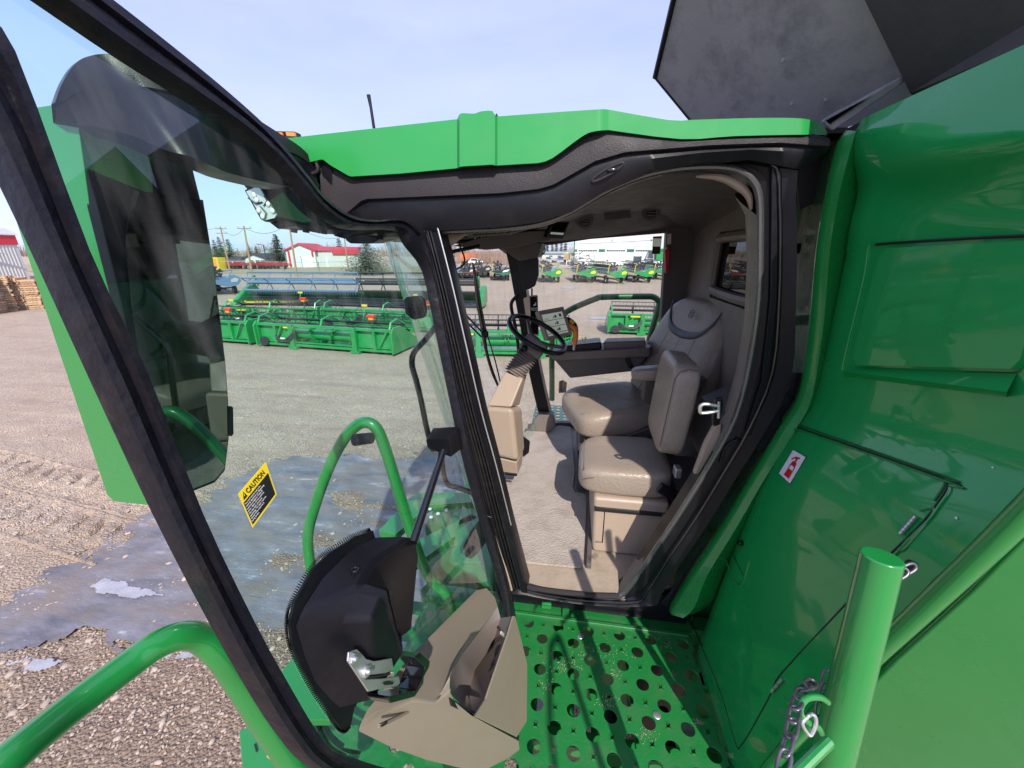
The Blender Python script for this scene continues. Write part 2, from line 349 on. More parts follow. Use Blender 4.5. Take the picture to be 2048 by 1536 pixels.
# rear quarter: thick moulded B post with scalloped rear edge
edge = [(1590, 312), (1594, 360), (1596, 400)]
for i in range(7): edge += [(1590-i*1.2, 430+i*62), (1579-i*3, 458+i*61)]
edge += [(1560, 880), (1540, 910)]
bp = Yl([(1556, 316), (1545, 600), (1528, 760), (1500, 860)] , 1.372)
MB().prism([YP(x, y, 1.40) for x, y in [(1550, 312)]+edge+[(1500, 900), (1530, 760), (1545, 600)]], (0, .10, 0)).build('rear_post_cover', 'black', comb, bevel=.006)
MB().prism([YP(x, y, 1.392) for x, y in [(1540, 330), (1556, 330), (1552, 600), (1536, 760), (1500, 870), (1488, 860), (1520, 760), (1537, 600)]], (0, -.012, 0)).build('rear_post_trim', 'black', comb, bevel=.004)
# soft black gaiter sheet between cab and body
rows = []
for (a, b), (c, d) in zip([(1585, 745), (1520, 900), (1450, 1030), (1380, 1130), (1322, 1206)], [(1640, 735), (1580, 900), (1490, 1045), (1420, 1140), (1372, 1215)]):
    p, q = YP(a, b, 1.43), YP(c, d, 1.47); rows.append([p, p.lerp(q, .5)+V((0, -.035, 0)), q])
MB().grid([[V(t) for t in r] for r in rows]).build('black_gaiter', 'rubberbar', comb, ang=80)
hl = [YP(x, y, 1.395) for x, y in ((1440, 925), (1452, 893), (1475, 880), (1488, 900), (1480, 930))]
MB().tube(hl, .006, 8, sm=5).build('rubber_loop', 'black', comb)
# --- near windshield post with ribbed door rubber
ap = [(858, 455), (885, 560), (915, 690), (945, 820), (975, 930), (1005, 1050), (1040, 1178)]
rows = []
for x, y in cm2(ap, 3):
    c = YP(x, y, 1.385); rows.append([c+V(d) for d in ((-.055, .05, 0), (-.05, -.012, 0), (-.022, -.018, 0), (-.012, -.002, 0), (.004, -.002, 0), (.012, -.018, 0), (.034, -.018, 0), (.042, .0, 0), (.042, .07, 0), (-.02, .09, 0))])
post = MB().grid(rows, True).build('windshield_post', 'black', comb, ang=30)
mb = MB()
for k in range(4):
    mb.tube([YP(x-17+k*6, y, 1.366) for x, y in cm2(ap, 3)], .0035, 6)
mb.build('ribbed_rubber_strip', 'rubber', post)
MB().tube([YP(x+17, y, 1.362) for x, y in cm2(ap[:6], 3)], .003, 6).build('post_edge_trim', 'chrome', post)
MB().tube([YP(x+5, y, 1.366) for x, y in cm2([(968, 1035), (990, 1090), (1010, 1150), (1018, 1180)], 3)], .006, 6).build('torn_seal_end', 'beige', post)
# far windshield post
fp = [(1018, 478), (1030, 520), (1048, 620), (1070, 740), (1094, 845)]
rows = []
for x, y in cm2(fp, 3):
    c = YP(x, y, 3.12); rows.append([c+V(d) for d in ((-.05, .06, 0), (-.05, -.05, 0), (.05, -.05, 0), (.06, .06, 0))])
MB().grid(rows, True).build('far_windshield_post', 'black', comb, bevel=.008)
MB().prism([YP(x, y, 3.1) for x, y in ((1062, 850), (1078, 820), (1108, 822), (1112, 845), (1096, 858), (1050, 862))], (0, -.1, 0)).build('post_foot_cover', 'beigedark', comb, bevel=.01, seg=3)
# far door frame: header bar, rear post
MB().prism([YP(x, y, 3.15) for x, y in ((990, 492), (1100, 490), (1180, 478), (1345, 465), (1345, 440), (1190, 440), (1000, 470))], (0, .06, 0)).build('far_door_header', 'taupe', comb, bevel=.006)
MB().prism([YP(x, y, 3.12) for x, y in ((1334, 440), (1333, 470), (1322, 640), (1318, 860), (1420, 860), (1420, 440))], (0, .08, 0)).build('far_door_rear_post', 'taupe', comb, bevel=.006)
MB().prism([YP(x, y, 3.16) for x, y in ((1055, 852), (1120, 846), (1330, 846), (1330, 880), (1055, 880))], (0, .05, 0)).build('far_door_sill', 'taupe', comb, bevel=.004)
# far door glass, windshield glass
MB().poly([YP(x, y, 3.17) for x, y in ((1035, 490), (1345, 462), (1330, 850), (1096, 850))]).build('far_door_glass', 'glass2', comb)
rows = []
plan = [(0, 1.40, 0), (-.16, 1.50, .01), (-.33, 1.72, .02), (-.45, 2.02, .03), (-.48, 2.35, .03), (-.42, 2.68, .02), (-.24, 2.98, .01), (0, 3.15, 0)]
for z in (2.34, 2.5, 2.8, 3.1, 3.4, 3.7, 3.96):
    t = (z-2.34)/1.62
    xa, xb = -.215-.285*t, -.10-.30*t
    row = []
    for dx, y, _ in [tuple(q) for q in cm2(plan, 4)]:
        u_ = (y-1.4)/1.75; k = .55+.45*t
        if t < .1: k = .35
        row.append(V((xa*(1-u_)+xb*u_+dx*k*1.0-.03, y, z)))
    rows.append(row)
ws = MB().grid(rows).build('windshield', 'glass2', comb, ang=80)
bm_ = MB().tube([r[0] for r in []] or [rows[0][i] for i in range(len(rows[0]))], .016, 8)
bm_.build('windshield_bottom_seal', 'black', ws)
MB().tube(rows[-1], .02, 8).build('windshield_top_seal', 'black', ws)
# hinge blocks on the near glass edge
def knobplate(pts, Y, knobs, nm):
    o = MB().prism([YP(x, y, Y) for x, y in pts], (0, .02, 0)).build(nm, 'black', comb, bevel=.006, seg=3)
    for (x, y, r) in knobs:
        c = YP(x, y, Y); m = MB(); m.cyl(c, c+V((0, -.02, 0)), r, r*.93, 20); m.ring(c+V((0, -.02, 0)), (0, -1, 0), r*.55, r*.8, .004); m.cyl(c+V((0, -.02, 0)), c+V((0, -.026, 0)), r*.35, r*.3, 12)
        m.build('hinge_knob', 'black', o, ang=30)
knobplate([(806, 600), (812, 594), (840, 592), (848, 600), (852, 625), (848, 636), (825, 640), (810, 628)], 1.33, [(824, 618, .017), (838, 614, .016)], 'glass_hinge')
knobplate([(925, 1095), (930, 1110), (942, 1120), (958, 1105), (990, 1060), (985, 1035), (968, 1030), (940, 1065)], 1.30, [(938, 1103, .014), (948, 1080, .014)], 'glass_hinge')
# black curved handle bars at the windshield edge
MB().tube([YP(x, y, 1.5) for x, y in ((870, 655), (850, 680), (828, 705), (824, 730), (832, 760), (842, 800), (852, 850), (862, 890))], .013, 10, sm=4).build('grab_bar', 'blackgloss', comb)
MB().tube([YP(x, y, 1.45) for x, y in ((884, 915), (889, 955), (898, 970), (915, 975), (945, 985))], .012, 10, sm=4).build('grab_bar', 'blackgloss', comb)
MB().tube([YP(x, y, 3.0) for x, y in ((1034, 592), (1024, 603), (1023, 618), (1030, 650), (1036, 690), (1042, 760))], .014, 8, sm=3).build('outside_grab_bar', 'black', comb)
# wiper
wp = MB()
wp.tube([YP(x, y, 2.55) for x, y in ((945, 525), (952, 560), (958, 610), (966, 660), (972, 700), (985, 745), (1000, 780))], [.005, .016, .018, .018, .012, .012, .008], 8, sm=3)
wiper = wp.build('wiper', 'blackgloss', comb)
MB().tube([YP(x, y, 2.5) for x, y in ((947, 530), (960, 600), (972, 660), (990, 720), (1003, 775))], .005, 6, sm=3).build('wiper_blade', 'rubber', wiper)
for a, b in (((892, 588), (968, 668)), ((897, 608), (962, 673))): MB().tube([YP(*a, 2.0), YP(*b, 2.52)], .006, 6).build('wiper_linkage', 'black', wiper)
MB().ell(YP(970, 668, 2.5), (.05, .03, .06)).build('wiper_pivot', 'black', wiper)
# --- interior shell: floor, mat, sill, headliner, rear wall
MB().prism([V((-.235, 1.40, 2.385)), V((.31, 1.40, 2.385)), V((.75, 1.6, 2.385)), V((.95, 3.2, 2.385)), V((-.25, 3.2, 2.385)), V((-.55, 2.5, 2.385)), V((-.42, 1.8, 2.385))], (0, 0, .02)).build('cab_floor', 'sill', comb)
mt = [(1013, 1085), (1022, 1098), (1030, 1112), (1042, 1124), (1060, 1129), (1150, 1137), (1163, 1136), (1166, 1128), (1171, 1060), (1174, 1000), (1171, 990), (1150, 986), (1146, 975), (1150, 945), (1146, 900), (1142, 855), (1118, 852), (1104, 858), (1060, 862), (1040, 868), (1000, 900), (975, 960)]
MB().prism([ZP(x, y, 2.412) for x, y in mt], (0, 0, .01)).build('floor_mat', 'mat', comb, bevel=.004, seg=2)
# raised sill lip
si = MB().tube([ZP(x, y, 2.41) for x, y in ((1020, 1145), (1040, 1168), (1090, 1180), (1180, 1190), (1236, 1192))], .012, 8, sm=4); si.build('scuffed_door_sill', 'blackrough', comb)
MB().prism([ZP(x, y, 2.41) for x, y in ((1028, 1090), (1036, 1092), (1050, 1112), (1046, 1135), (1030, 1150), (1022, 1130))], (0, 0, .035)).build('sill_corner_cap', 'sill', comb, bevel=.008)
# plinth beside the mat
MB().prism([ZP(x, y, 2.41) for x, y in ((1174, 990), (1176, 1060), (1172, 1137), (1182, 1138), (1184, 1060), (1181, 985))], (0, 0, .03)).build('floor_channel', 'taupe', comb, bevel=.003)
# headliner
hl = [[V((x, y, z)) for x, y, z in ((-.52, Y, 3.985-.03*k), (-.2, Y, 4.07-.02*k), (.1, Y, 4.15-.02*k), (.45, Y, 4.20-.03*k), (.80, Y, 4.20-.04*k), (.92, Y, 4.14-.05*k))] for Y, k in ((1.42, 0), (1.8, .6), (2.3, 1), (2.8, 2.4), (3.2, 4))]
MB().grid(hl).build('headliner', 'taupe', comb, ang=60)
MB().grid([[p+V((0, 0, .02)) for p in r] for r in hl]).build('headliner_top', 'black', comb, ang=60)
# overhead console strip with round vents along the far side
cs = [[YP(x, y, Y) for x, y in pts] for Y, pts in ((2.62, ((1000, 455), (1100, 440), (1200, 418), (1340, 398), (1420, 395))), (2.86, ((1000, 470), (1100, 466), (1200, 455), (1340, 432), (1420, 425))), (3.12, ((1000, 488), (1100, 484), (1200, 474), (1340, 455), (1420, 450))))]
oc = MB().grid(cs).build('overhead_console', 'taupe', comb, ang=60)
for x, y in ((1170, 440), (1302, 423)):
    c = YP(x, y, 2.72); n_ = V((0, -.75, -.6)).normalized(); m = MB(); m.ring(c, n_, .035, .055, .012); m.build('round_vent', 'taupe', oc)
    m = MB(); 
    for k in (-1, 0, 1): m.tube([c+V((-.03, 0, 0))+n_.cross(V((1, 0, 0)))*k*.018, c+V((.03, 0, 0))+n_.cross(V((1, 0, 0)))*k*.018], .006, 6)
    m.build('vent_vane', 'decalblack', oc)
MB().prism([YP(x, y, 2.70) for x, y in ((1208, 430), (1212, 420), (1252, 415), (1260, 420), (1262, 434), (1210, 440))], (0, -.01, -.004)).build('map_light_panel', 'taupe', oc, bevel=.003)
# front headliner corner in light beige with bolt
o_ = MB().hexa([YP(x, y, 1.45) for x, y in ((880, 462), (928, 454), (945, 458), (878, 512))], [YP(x, y, 1.62) for x, y in ((885, 462), (928, 456), (944, 461), (884, 508))]).build('headliner_corner', 'beige', comb, bevel=.004)
MB().prism([YP(x, y, 1.435) for x, y in ((852, 480), (878, 462), (880, 490), (856, 508), (850, 498))], (0, .02, 0)).build('corner_bracket', 'beigedark', comb, bevel=.003)
c = YP(867, 488, 1.43); MB().ell(c, (.022, .02, .018)).build('bolt', 'chrome', comb)
MB().cyl(c+V((0, .0, 0)), c+V((0, .02, 0)), .014, n=6).build('bolt_washer', 'chrome', comb)
# louvre vent in the front headliner
mb = MB()
for k in range(7):
    a = YP(935+k*13, 478-k*1.2, 1.75); b = YP(975+k*13, 464-k*.6, 2.05); mb.prism([a, b, b+V((.025, 0, .01)), a+V((.025, 0, .01))], (0, 0, .006))
mb.build('ceiling_louvre', 'beigedark', comb)
MB().prism([YP(x, y, 2.1) for x, y in ((905, 492), (960, 475), (1060, 462), (1110, 460), (1100, 480), (1050, 490), (1020, 496), (970, 500))], (0, .5, .03)).build('sun_visor_panel', 'taupe', comb, bevel=.004)
MB().prism([YP(x, y, 2.6) for x, y in ((962, 488), (1030, 482), (1085, 486), (1075, 515), (1040, 522), (1028, 515), (1005, 498), (985, 492))], (0, .4, 0)).build('far_post_head_cover', 'taupe', comb, bevel=.006)
# sun blind roller
MB().tube([YP(x, y, 1.7) for x, y in ((880, 512), (910, 502), (960, 492))], .008, 8).build('blind_roller', 'black', comb)
# rear wall with window
rw = MB()
xw = .86
def RW(x, y): return XP(x, y, xw)
rw.b2(xw, xw+.03, 1.48, 3.2, 2.4, 3.62); rw.b2(xw, xw+.03, 1.48, 3.2, 4.0, 4.25); rw.b2(xw, xw+.03, 2.62, 3.2, 3.62, 4.0); rw.b2(xw, xw+.03, 1.48, 1.9, 3.62, 4.0)
wall = rw.build('rear_cab_wall', 'beigedark', comb)
MB().tube([V((xw-.005, a, b)) for a, b in ((1.93, 3.70), (1.95, 3.67), (2.20, 3.66), (2.55, 3.67), (2.58, 3.70), (2.585, 3.82), (2.58, 3.94), (2.55, 3.965), (2.2, 3.97), (1.95, 3.965), (1.93, 3.93))], .028, 8, sm=3, closed=True).build('rear_window_surround', 'beigedark', wall)
MB().b2(xw+.01, xw+.016, 1.9, 2.62, 3.62, 4.0).build('rear_window_glass', 'glass3', wall)
# inner lining of the rear post next to the opening
rows = []
for (x, y), (x2, y2) in zip([(1475, 400), (1512, 430), (1516, 520), (1512, 620), (1496, 730), (1468, 830), (1425, 930), (1385, 1000), (1310, 1110), (1240, 1190)], [(1470, 385), (1490, 430), (1494, 520), (1488, 640), (1472, 740), (1448, 825), (1405, 912), (1366, 980), (1298, 1080), (1230, 1172)]):
    a = YP(x, y, 1.40); b = YP(x2, y2, 1.50); rows.append([a, a.lerp(b, .5)+V((-.003, 0, 0)), b, b+V((.09, .10, 0))])
MB().grid(rows).build('rear_post_lining', 'beigedark', comb, ang=50)
MB().prism([YP(x, y, 1.44) for x, y in ((1410, 890), (1432, 850), (1444, 850), (1440, 880), (1400, 950), (1388, 950))], (0, .03, 0)).build('lower_post_cover', 'beige', comb, bevel=.006)
# striker (chromed loop on a black plate)
st = MB().prism([YP(x, y, 1.37) for x, y in ((1432, 800), (1446, 796), (1447, 812), (1440, 850), (1428, 854), (1426, 840))], (0, .02, 0)).build('door_striker', 'black', comb, bevel=.003)
MB().tube([YP(x, y, 1.34) for x, y in ((1436, 822), (1405, 826), (1400, 820), (1402, 811), (1412, 808), (1436, 812))], .0065, 8, sm=4).build('striker_loop', 'chrome', st)
MB().tube([YP(x, y, 1.355) for x, y in ((1438, 803), (1437, 836))], .005, 8).build('striker_bolt', 'chrome', st)
# ---------------------------------------------------------------- seats and controls
def rotz(a): return Matrix.Rotation(a, 3, 'Z')
def cushion(c, d, rz=0, rx=0, ry=0, pinch=.0, e=.42, nu=48, nv=24, fn=None):
    """soft upholstered block: superellipsoid with optional shaping function"""
    m = MB(); rot = Matrix.Rotation(rz, 3, 'Z') @ Matrix.Rotation(ry, 3, 'Y') @ Matrix.Rotation(rx, 3, 'X')
    sg = lambda v, q: math.copysign(abs(v)**q, v); rows = []
    for i in range(nv+1):
        ph = -PI/2+PI*i/nv; row = []
        for j in range(nu):
            th = 2*PI*j/nu; p = V((sg(math.cos(ph), e)*sg(math.cos(th), e), sg(math.cos(ph), e)*sg(math.sin(th), e), sg(math.sin(ph), e)))
            if fn: p = fn(p)
            row.append(V(c)+rot @ V((p.x*d[0]/2, p.y*d[1]/2, p.z*d[2]/2)))
        rows.append(row)
    m.grid(rows, True); return m, (lambda x, y, z: V(c)+rot @ V((x*d[0]/2, y*d[1]/2, z*d[2]/2)))
def puff(m, c, d, rot, e, fn): pass
# driver's seat ------------------------------------------------
ds = MB().prism([V((.10, 2.36, 2.60)), V((.10, 2.36, 2.74)), V((.62, 2.36, 2.80)), V((.70, 2.36, 2.72)), V((.62, 2.36, 2.60))], (0, .46, 0)).build('driver_seat', 'seatplastic', comb, bevel=.015, seg=3)
def fnc(p):   # seat cushion: nose rolls down, slight dish in the middle
    z = p.z
    if z > 0: z -= .22*(1-min(1, abs(p.y)**2))*max(0, 1-(p.x)**2)
    if p.x < 0: z -= .45*(-p.x)**3*(1 if z > 0 else .2)
    return V((p.x, p.y*(1+.04*p.x), z))
m, fc = cushion((.32, 2.56, 2.865), (.62, .60, .20), R(17), 0, R(-2), e=.38, fn=fnc)
m.build('seat_cushion', 'leather', ds, ang=80)
for s_ in (-.55, .55):
    MB().tube([fc(x, s_+(.06*x), .86-.22*(1-abs(s_)**2)*(1-x*x)-(.45*abs(x)**3 if x < 0 else 0)+.02) for x in [-.9+.1*i for i in range(18)]], .0025, 6).build('cushion_seam', 'seam', ds)
# tall backrest
def fnb(p):
    k = (p.z+1)/2
    return V((p.x - .25*k*0 + (.22*(1-p.y*p.y) if p.x < 0 else 0)*.6, p.y*(1-.20*max(0, k-.55)/.45*1.0), p.z))
m, fb = cushion((.745, 2.60, 3.22), (.19, .76, .80), R(17), 0, R(22), e=.42, fn=fnb)
m.build('backrest', 'leather', ds, ang=80)
for s_ in (-.42, 0, .42):
    MB().tube([fb(-.98+.13*(1-s_*s_), s_*(1-.20*max(0, (z+1)/2-.55)/.45), z) for z in [-.85+.1*i for i in range(13)]], .0025, 6).build('backrest_seam', 'seam', ds)
# charcoal U-shaped band and embossed shield on the head panel
band = [(-.80, .93), (-.72, .72), (-.52, .52), (-.2, .44), (.2, .44), (.52, .52), (.72, .72), (.80, .93)]
bb = MB(); rows = []
for y, z in cm2(band, 5):
    rows.append([fb(-1.0+.13*(1-y*y*.6)-(.0), y*.86, z), fb(-1.06+.13*(1-y*y*.6), y*.86, z-.03), fb(-1.06+.13*(1-y*y*.6), y*.86, z-.10), fb(-1.0+.13*(1-y*y*.6), y*.86, z-.13)])
bb.grid(rows).build('head_band', 'leatherdk', ds, ang=60)
c0 = fb(-.93, -.05, .70); xx = (fb(-1, -.3, .7)-fb(-1, .3, .7)).normalized(); zz = (fb(-1, 0, 1)-fb(-1, 0, 0)).normalized(); nn = -(xx.cross(zz)).normalized()
if nn.x > 0: nn = -nn
lg = MB(); q = []
for a_, b_ in ((-1, -.6), (-.6, -1), (.6, -1), (1, -.6), (1, .7), (.6, 1), (-.6, 1), (-1, .7)): q.append(c0+xx*a_*.020+zz*b_*.024+nn*.012)
lg.tube(q, .0028, 6, closed=True)
lg.tube([c0+xx*a_*.012+zz*b_*.013+nn*.012 for a_, b_ in ((-.8, -.8), (.2, -.9), (.8, -.2), (-.2, .1), (-.9, .4), (-.2, 1), (.9, .8))], .002, 6)
lg.build('embossed_shield', 'leatherdk', ds)
# armrest (near) and plastic housing
m, _ = cushion((.535, 2.18, 3.245), (.34, .11, .075), R(-4), 0, R(-6), e=.5); m.build('armrest', 'leather', ds, ang=80)
MB().prism([V((.44, 2.16, 3.20)), V((.44, 2.16, 3.07)), V((.50, 2.16, 3.04)), V((.72, 2.16, 3.06)), V((.78, 2.16, 3.22))], (0, .08, 0)).build('armrest_bracket', 'seatplastic', ds, bevel=.01)
MB().prism([V((.22, 2.27, 2.60)), V((.19, 2.27, 2.72)), V((.32, 2.27, 2.76)), V((.56, 2.27, 2.88)), V((.70, 2.27, 2.88)), V((.70, 2.27, 2.62))], (0, .05, 0)).build('seat_side_cover', 'seatplastic', ds, bevel=.012, seg=3)
# suspension bellows
mb = MB(); rows = []
for k in range(15):
    z = 2.42+k*.0135; o = .0 if k % 2 else .022
    rows.append([V((x, y, z)) for x, y in ((.12-o, 2.20-o), (.60+o, 2.20-o), (.60+o, 2.80+o), (.12-o, 2.80+o))])
mb.grid(rows, True); mb.build('suspension_bellows', 'seatplastic', ds, ang=60)
# seat belt buckle by the console
bk = MB().box(YP(1258, 725, 2.60), (.035, .02, .075), Matrix.Rotation(R(-25), 3, 'Y')).build('belt_buckle', 'black', ds, bevel=.004)
MB().tube([YP(x, y, 2.58) for x, y in ((1262, 732), (1275, 745), (1290, 755))], .014, 6).build('belt_strap', 'black', ds)
# passenger seat -----------------------------------------------
ps = MB().prism([V((.20, 1.74, 2.66)), V((.20, 1.74, 2.71)), V((.50, 1.74, 2.71)), V((.50, 1.74, 2.66))], (0, .34, 0)).build('passenger_seat', 'seatplastic', comb, bevel=.01)
def fnp(p):
    z = p.z
    if z > 0: z -= .15*(1-min(1, p.y*p.y))*max(0, 1-p.x**2)
    if p.x < 0: z -= .35*(-p.x)**3*(1 if z > 0 else .0)
    return V((p.x, p.y*(1-.12*max(0, -p.x-.3)), z))
m, fp_ = cushion((.325, 1.935, 2.785), (.47, .44, .165), R(-2), 0, R(-2), e=.36, fn=fnp); m.build('seat_cushion', 'leather', ps, ang=80)
MB().tube([fp_(-.88+.0*i, -.8+.16*i, .60) for i in range(11)], .002, 6).build('cushion_seam', 'seam', ps)
MB().tube([fp_(-.95+.19*i, -.955+.03*(abs(-.95+.19*i)), .42-(.3*max(0, .95-.19*i)**3)) for i in range(10)], .0022, 6).build('cushion_seam', 'seam', ps)
m, fq = cushion((.505, 1.82, 3.215), (.125, .37, .44), R(-2), 0, R(4), e=.34); m.build('backrest', 'leather', ps, ang=80)
MB().tube([fq(-.86, -.97, z) for z in [-.75+.1*i for i in range(16)]]+[fq(-.6, -.93, .88), fq(0, -.9, .95), fq(.6, -.9, .93)], .002, 6).build('backrest_seam', 'seam', ps)
bu = MB().box((.50, 1.665, 2.81), (.085, .03, .05), Matrix.Rotation(R(25), 3, 'Y')).build('belt_buckle', 'black', ps, bevel=.006)
MB().tube([V((.53, 1.67, 2.79)), V((.56, 1.67, 2.74)), V((.60, 1.66, 2.66))], [.016, .018, .02], 8).build('belt_strap', 'black', ps)
MB().box((.545, 1.70, 2.90), (.03, .05, .05)).build('backrest_hinge', 'chrome', ps, bevel=.005)
# box under the passenger seat
bx = MB().hexa([V((.175, 1.66, 2.405)), V((.50, 1.66, 2.405)), V((.50, 2.1, 2.405)), V((.175, 2.1, 2.405))], [V((.165, 1.70, 2.715)), V((.54, 1.70, 2.715)), V((.54, 2.1, 2.715)), V((.165, 2.1, 2.715))]).build('seat_storage_box', 'beige', comb, bevel=.02, seg=3)
MB().b2(.172, .50, 1.672, 1.70, 2.655, 2.665).build('box_lid_gap', 'decalblack', bx)
mbs = MB()
mbs.tube([V((.20, 1.688, 2.665)), V((.53, 1.688, 2.665))], .0025, 6); mbs.tube([V((.225, 1.693, 2.665)), V((.225, 1.664, 2.47)), V((.19, 1.664, 2.47))], .0025, 6)
mbs.build('box_lid_seam', 'decalblack', bx)
MB().hexa([V((.47, 1.60, 2.405)), V((.9, 1.72, 2.405)), V((.9, 2.2, 2.405)), V((.47, 2.2, 2.405))], [V((.60, 1.72, 2.72)), V((.9, 1.8, 2.72)), V((.9, 2.2, 2.72)), V((.60, 2.2, 2.72))]).build('rear_footwell_cover', 'taupe', comb, bevel=.01)
# fridge/box and bottle-blue bag behind the seats
MB().hexa([V((.62, 1.58, 3.00)), V((.84, 1.58, 3.00)), V((.84, 1.9, 3.00)), V((.62, 1.9, 3.00))], [V((.66, 1.6, 3.22)), V((.84, 1.6, 3.32)), V((.84, 1.9, 3.32)), V((.66, 1.9, 3.22))]).build('rear_side_shelf', 'seatplastic', comb, bevel=.012)
# right-hand console -----------------------------------------
cn = MB().hexa([YP(x, y, 2.74) for x, y in ((1102, 712), (1300, 706), (1272, 742), (1140, 757))], [YP(x, y, 2.98) for x, y in ((1108, 700), (1310, 694), (1285, 728), (1150, 740))]).build('armrest_console', 'taupe', comb, bevel=.012, seg=3)
MB().hexa([YP(x, y, 2.70) for x, y in ((1101, 706), (1300, 695), (1300, 714), (1106, 722))], [YP(x, y, 3.02) for x, y in ((1110, 688), (1310, 682), (1312, 702), (1112, 708))]).build('console_ledge', 'beigedark', cn, bevel=.010, seg=3)
MB().hexa([YP(x, y, 2.74) for x, y in ((1206, 684), (1290, 681), (1292, 698), (1208, 700))], [YP(x, y, 2.96) for x, y in ((1212, 676), (1290, 674), (1292, 690), (1212, 692))]).build('console_lid', 'beigedark', cn, bevel=.012, seg=3)
MB().hexa([YP(x, y, 2.74) for x, y in ((1130, 692), (1203, 684), (1204, 700), (1132, 708))], [YP(x, y, 2.98) for x, y in ((1136, 682), (1200, 674), (1202, 690), (1136, 696))]).build('control_pod', 'black', cn, bevel=.014, seg=3)
for x, y in ((1165, 680), (1171, 678)): MB().box(YP(x, y, 2.76), (.012, .03, .022)).build('yellow_switch', 'yellow', cn, bevel=.003)
mb = MB()
for i in range(4):
    for j in range(2): mb.box(YP(1124+i*5, 676+j*6-i*1.3, 2.62), (.014, .01, .010))
mb.build('key_pad', 'black', cn, bevel=.002)
# joystick: orange handle with black button head
js = MB().tube([YP(x, y, 2.66) for x, y in ((1148, 700), (1149, 690), (1150, 682))], .010, 8).build('hydro_handle', 'chrome', comb)
MB().tube([YP(x, y, 2.64) for x, y in ((1149, 689), (1151, 676), (1151, 666), (1148, 658), (1140, 652), (1132, 650), (1124, 648), (1119, 647))], [.016, .018, .019, .021, .022, .022, .018, .013], 12, sm=4).build('grip', 'orange', js, ang=80)
m = MB(); m.tube([YP(x, y, 2.66) for x, y in ((1128, 641), (1134, 640), (1141, 645), (1148, 652), (1154, 664))], [.014, .023, .026, .024, .012], 12, sm=4); m.build('button_head', 'black', js, ang=80)
for x, y in ((1129, 642), (1146, 645), (1142, 642)): MB().ell(YP(x, y, 2.625), (.022, .018, .022)).build('yellow_button', 'yellow', js)
# monitor
def quad_slab(p4, n, t): a = [V(p) for p in p4]; return MB().hexa(a, [p+n*t for p in a])
def mon(x, y, dy=0): return YP(x, y, 2.60+dy)
mo = MB().hexa([YP(x, y, 2.58) for x, y in ((1077, 622), (1127, 613), (1145, 668), (1096, 682))], [YP(x, y, 2.68) for x, y in ((1069, 624), (1122, 614), (1140, 668), (1088, 682))]).build('touch_monitor', 'beigedark', comb, bevel=.006, seg=2)
sc = [(1082, 627), (1123, 620), (1137, 664), (1097, 673)]
MB().poly([YP(x, y, 2.575) for x, y in sc]).build('screen', 'screen', mo)
mb = MB()
def scr(u, v_): 
    a = [YP(x, y, 2.572) for x, y in sc]; return a[0].lerp(a[1], u).lerp(a[3].lerp(a[2], u), v_)
def srect(u0, u1, v0, v1, m): m.poly([scr(u0, v0), scr(u1, v0), scr(u1, v1), scr(u0, v1)])
srect(0, 1, 0, .06, mb)
for k in (.34, .62, .9): srect(0, 1, k, k+.025, mb)
for k in (.16, .44, .72): srect(.58, .68, k, k+.12, mb); srect(.5, .55, k+.05, k+.12, mb); srect(.1, .28, k+.1, k+.12, mb)
srect(.80, .92, .13, .27, mb)
mb.build('screen_pixels', 'screenline', mo)
# post display tower
td = MB().hexa([YP(x, y, 2.76) for x, y in ((1058, 591), (1076, 590), (1078, 672), (1066, 672))], [YP(x, y, 2.86) for x, y in ((1046, 597), (1062, 591), (1068, 668), (1056, 668))]).build('post_display', 'beige', comb, bevel=.006)
MB().poly([YP(x, y, 2.755) for x, y in ((1060, 594), (1075, 592), (1077, 668), (1062, 668))]).build('display_glass', 'blackscreen', td)
text_obj('display_digits', '0552', .030, YP(1062.5, 621, 2.752), (1, 0, .03), (0, 0, 1), 'white', td, .0003, sx=.75)
MB().prism([YP(x, y, 2.752) for x, y in ((1067, 612), (1072, 611), (1072, 604), (1070, 606), (1070, 609), (1067, 609))], (0, -.001, 0)).build('display_icon', 'white', td)
# steering column
sx0 = MB().hexa([YP(x, y, 2.02) for x, y in ((968, 812), (1032, 815), (1045, 880), (1037, 950))], [YP(x, y, 2.02) for x, y in ((968, 812), (1032, 815), (1045, 880), (1037, 950))])
cl = MB().hexa([YP(969, 813, 2.06), YP(1025, 817, 2.02), YP(1045, 812, 2.22), YP(985, 808, 2.24)], [YP(972, 908, 2.06), YP(1036, 925, 2.02), YP(1051, 900, 2.20), YP(985, 905, 2.24)]).build('steering_column', 'beige', comb, bevel=.03, seg=4)
MB().hexa([YP(976, 910, 2.08), YP(1034, 925, 2.05), YP(1047, 900, 2.2), YP(985, 905, 2.24)], [YP(984, 948, 2.10), YP(1036, 950, 2.09), YP(1044, 930, 2.22), YP(990, 938, 2.25)]).build('column_foot', 'beige', cl, bevel=.010)
MB().hexa([YP(973, 812, 2.09), YP(1022, 815, 2.06), YP(1040, 810, 2.2), YP(990, 806, 2.22)], [YP(1010, 742, 2.20), YP(1046, 757, 2.16), YP(1054, 750, 2.26), YP(1020, 738, 2.28)]).build('column_neck', 'beige', cl, bevel=.012, seg=3)
rows = []
a, b = YP(1029, 748, 2.22), YP(1057, 706, 2.26); ax = (b-a).normalized(); s1 = V((1, 0, -.35)); s1 = (s1-ax*s1.dot(ax)).normalized(); s2 = ax.cross(s1)
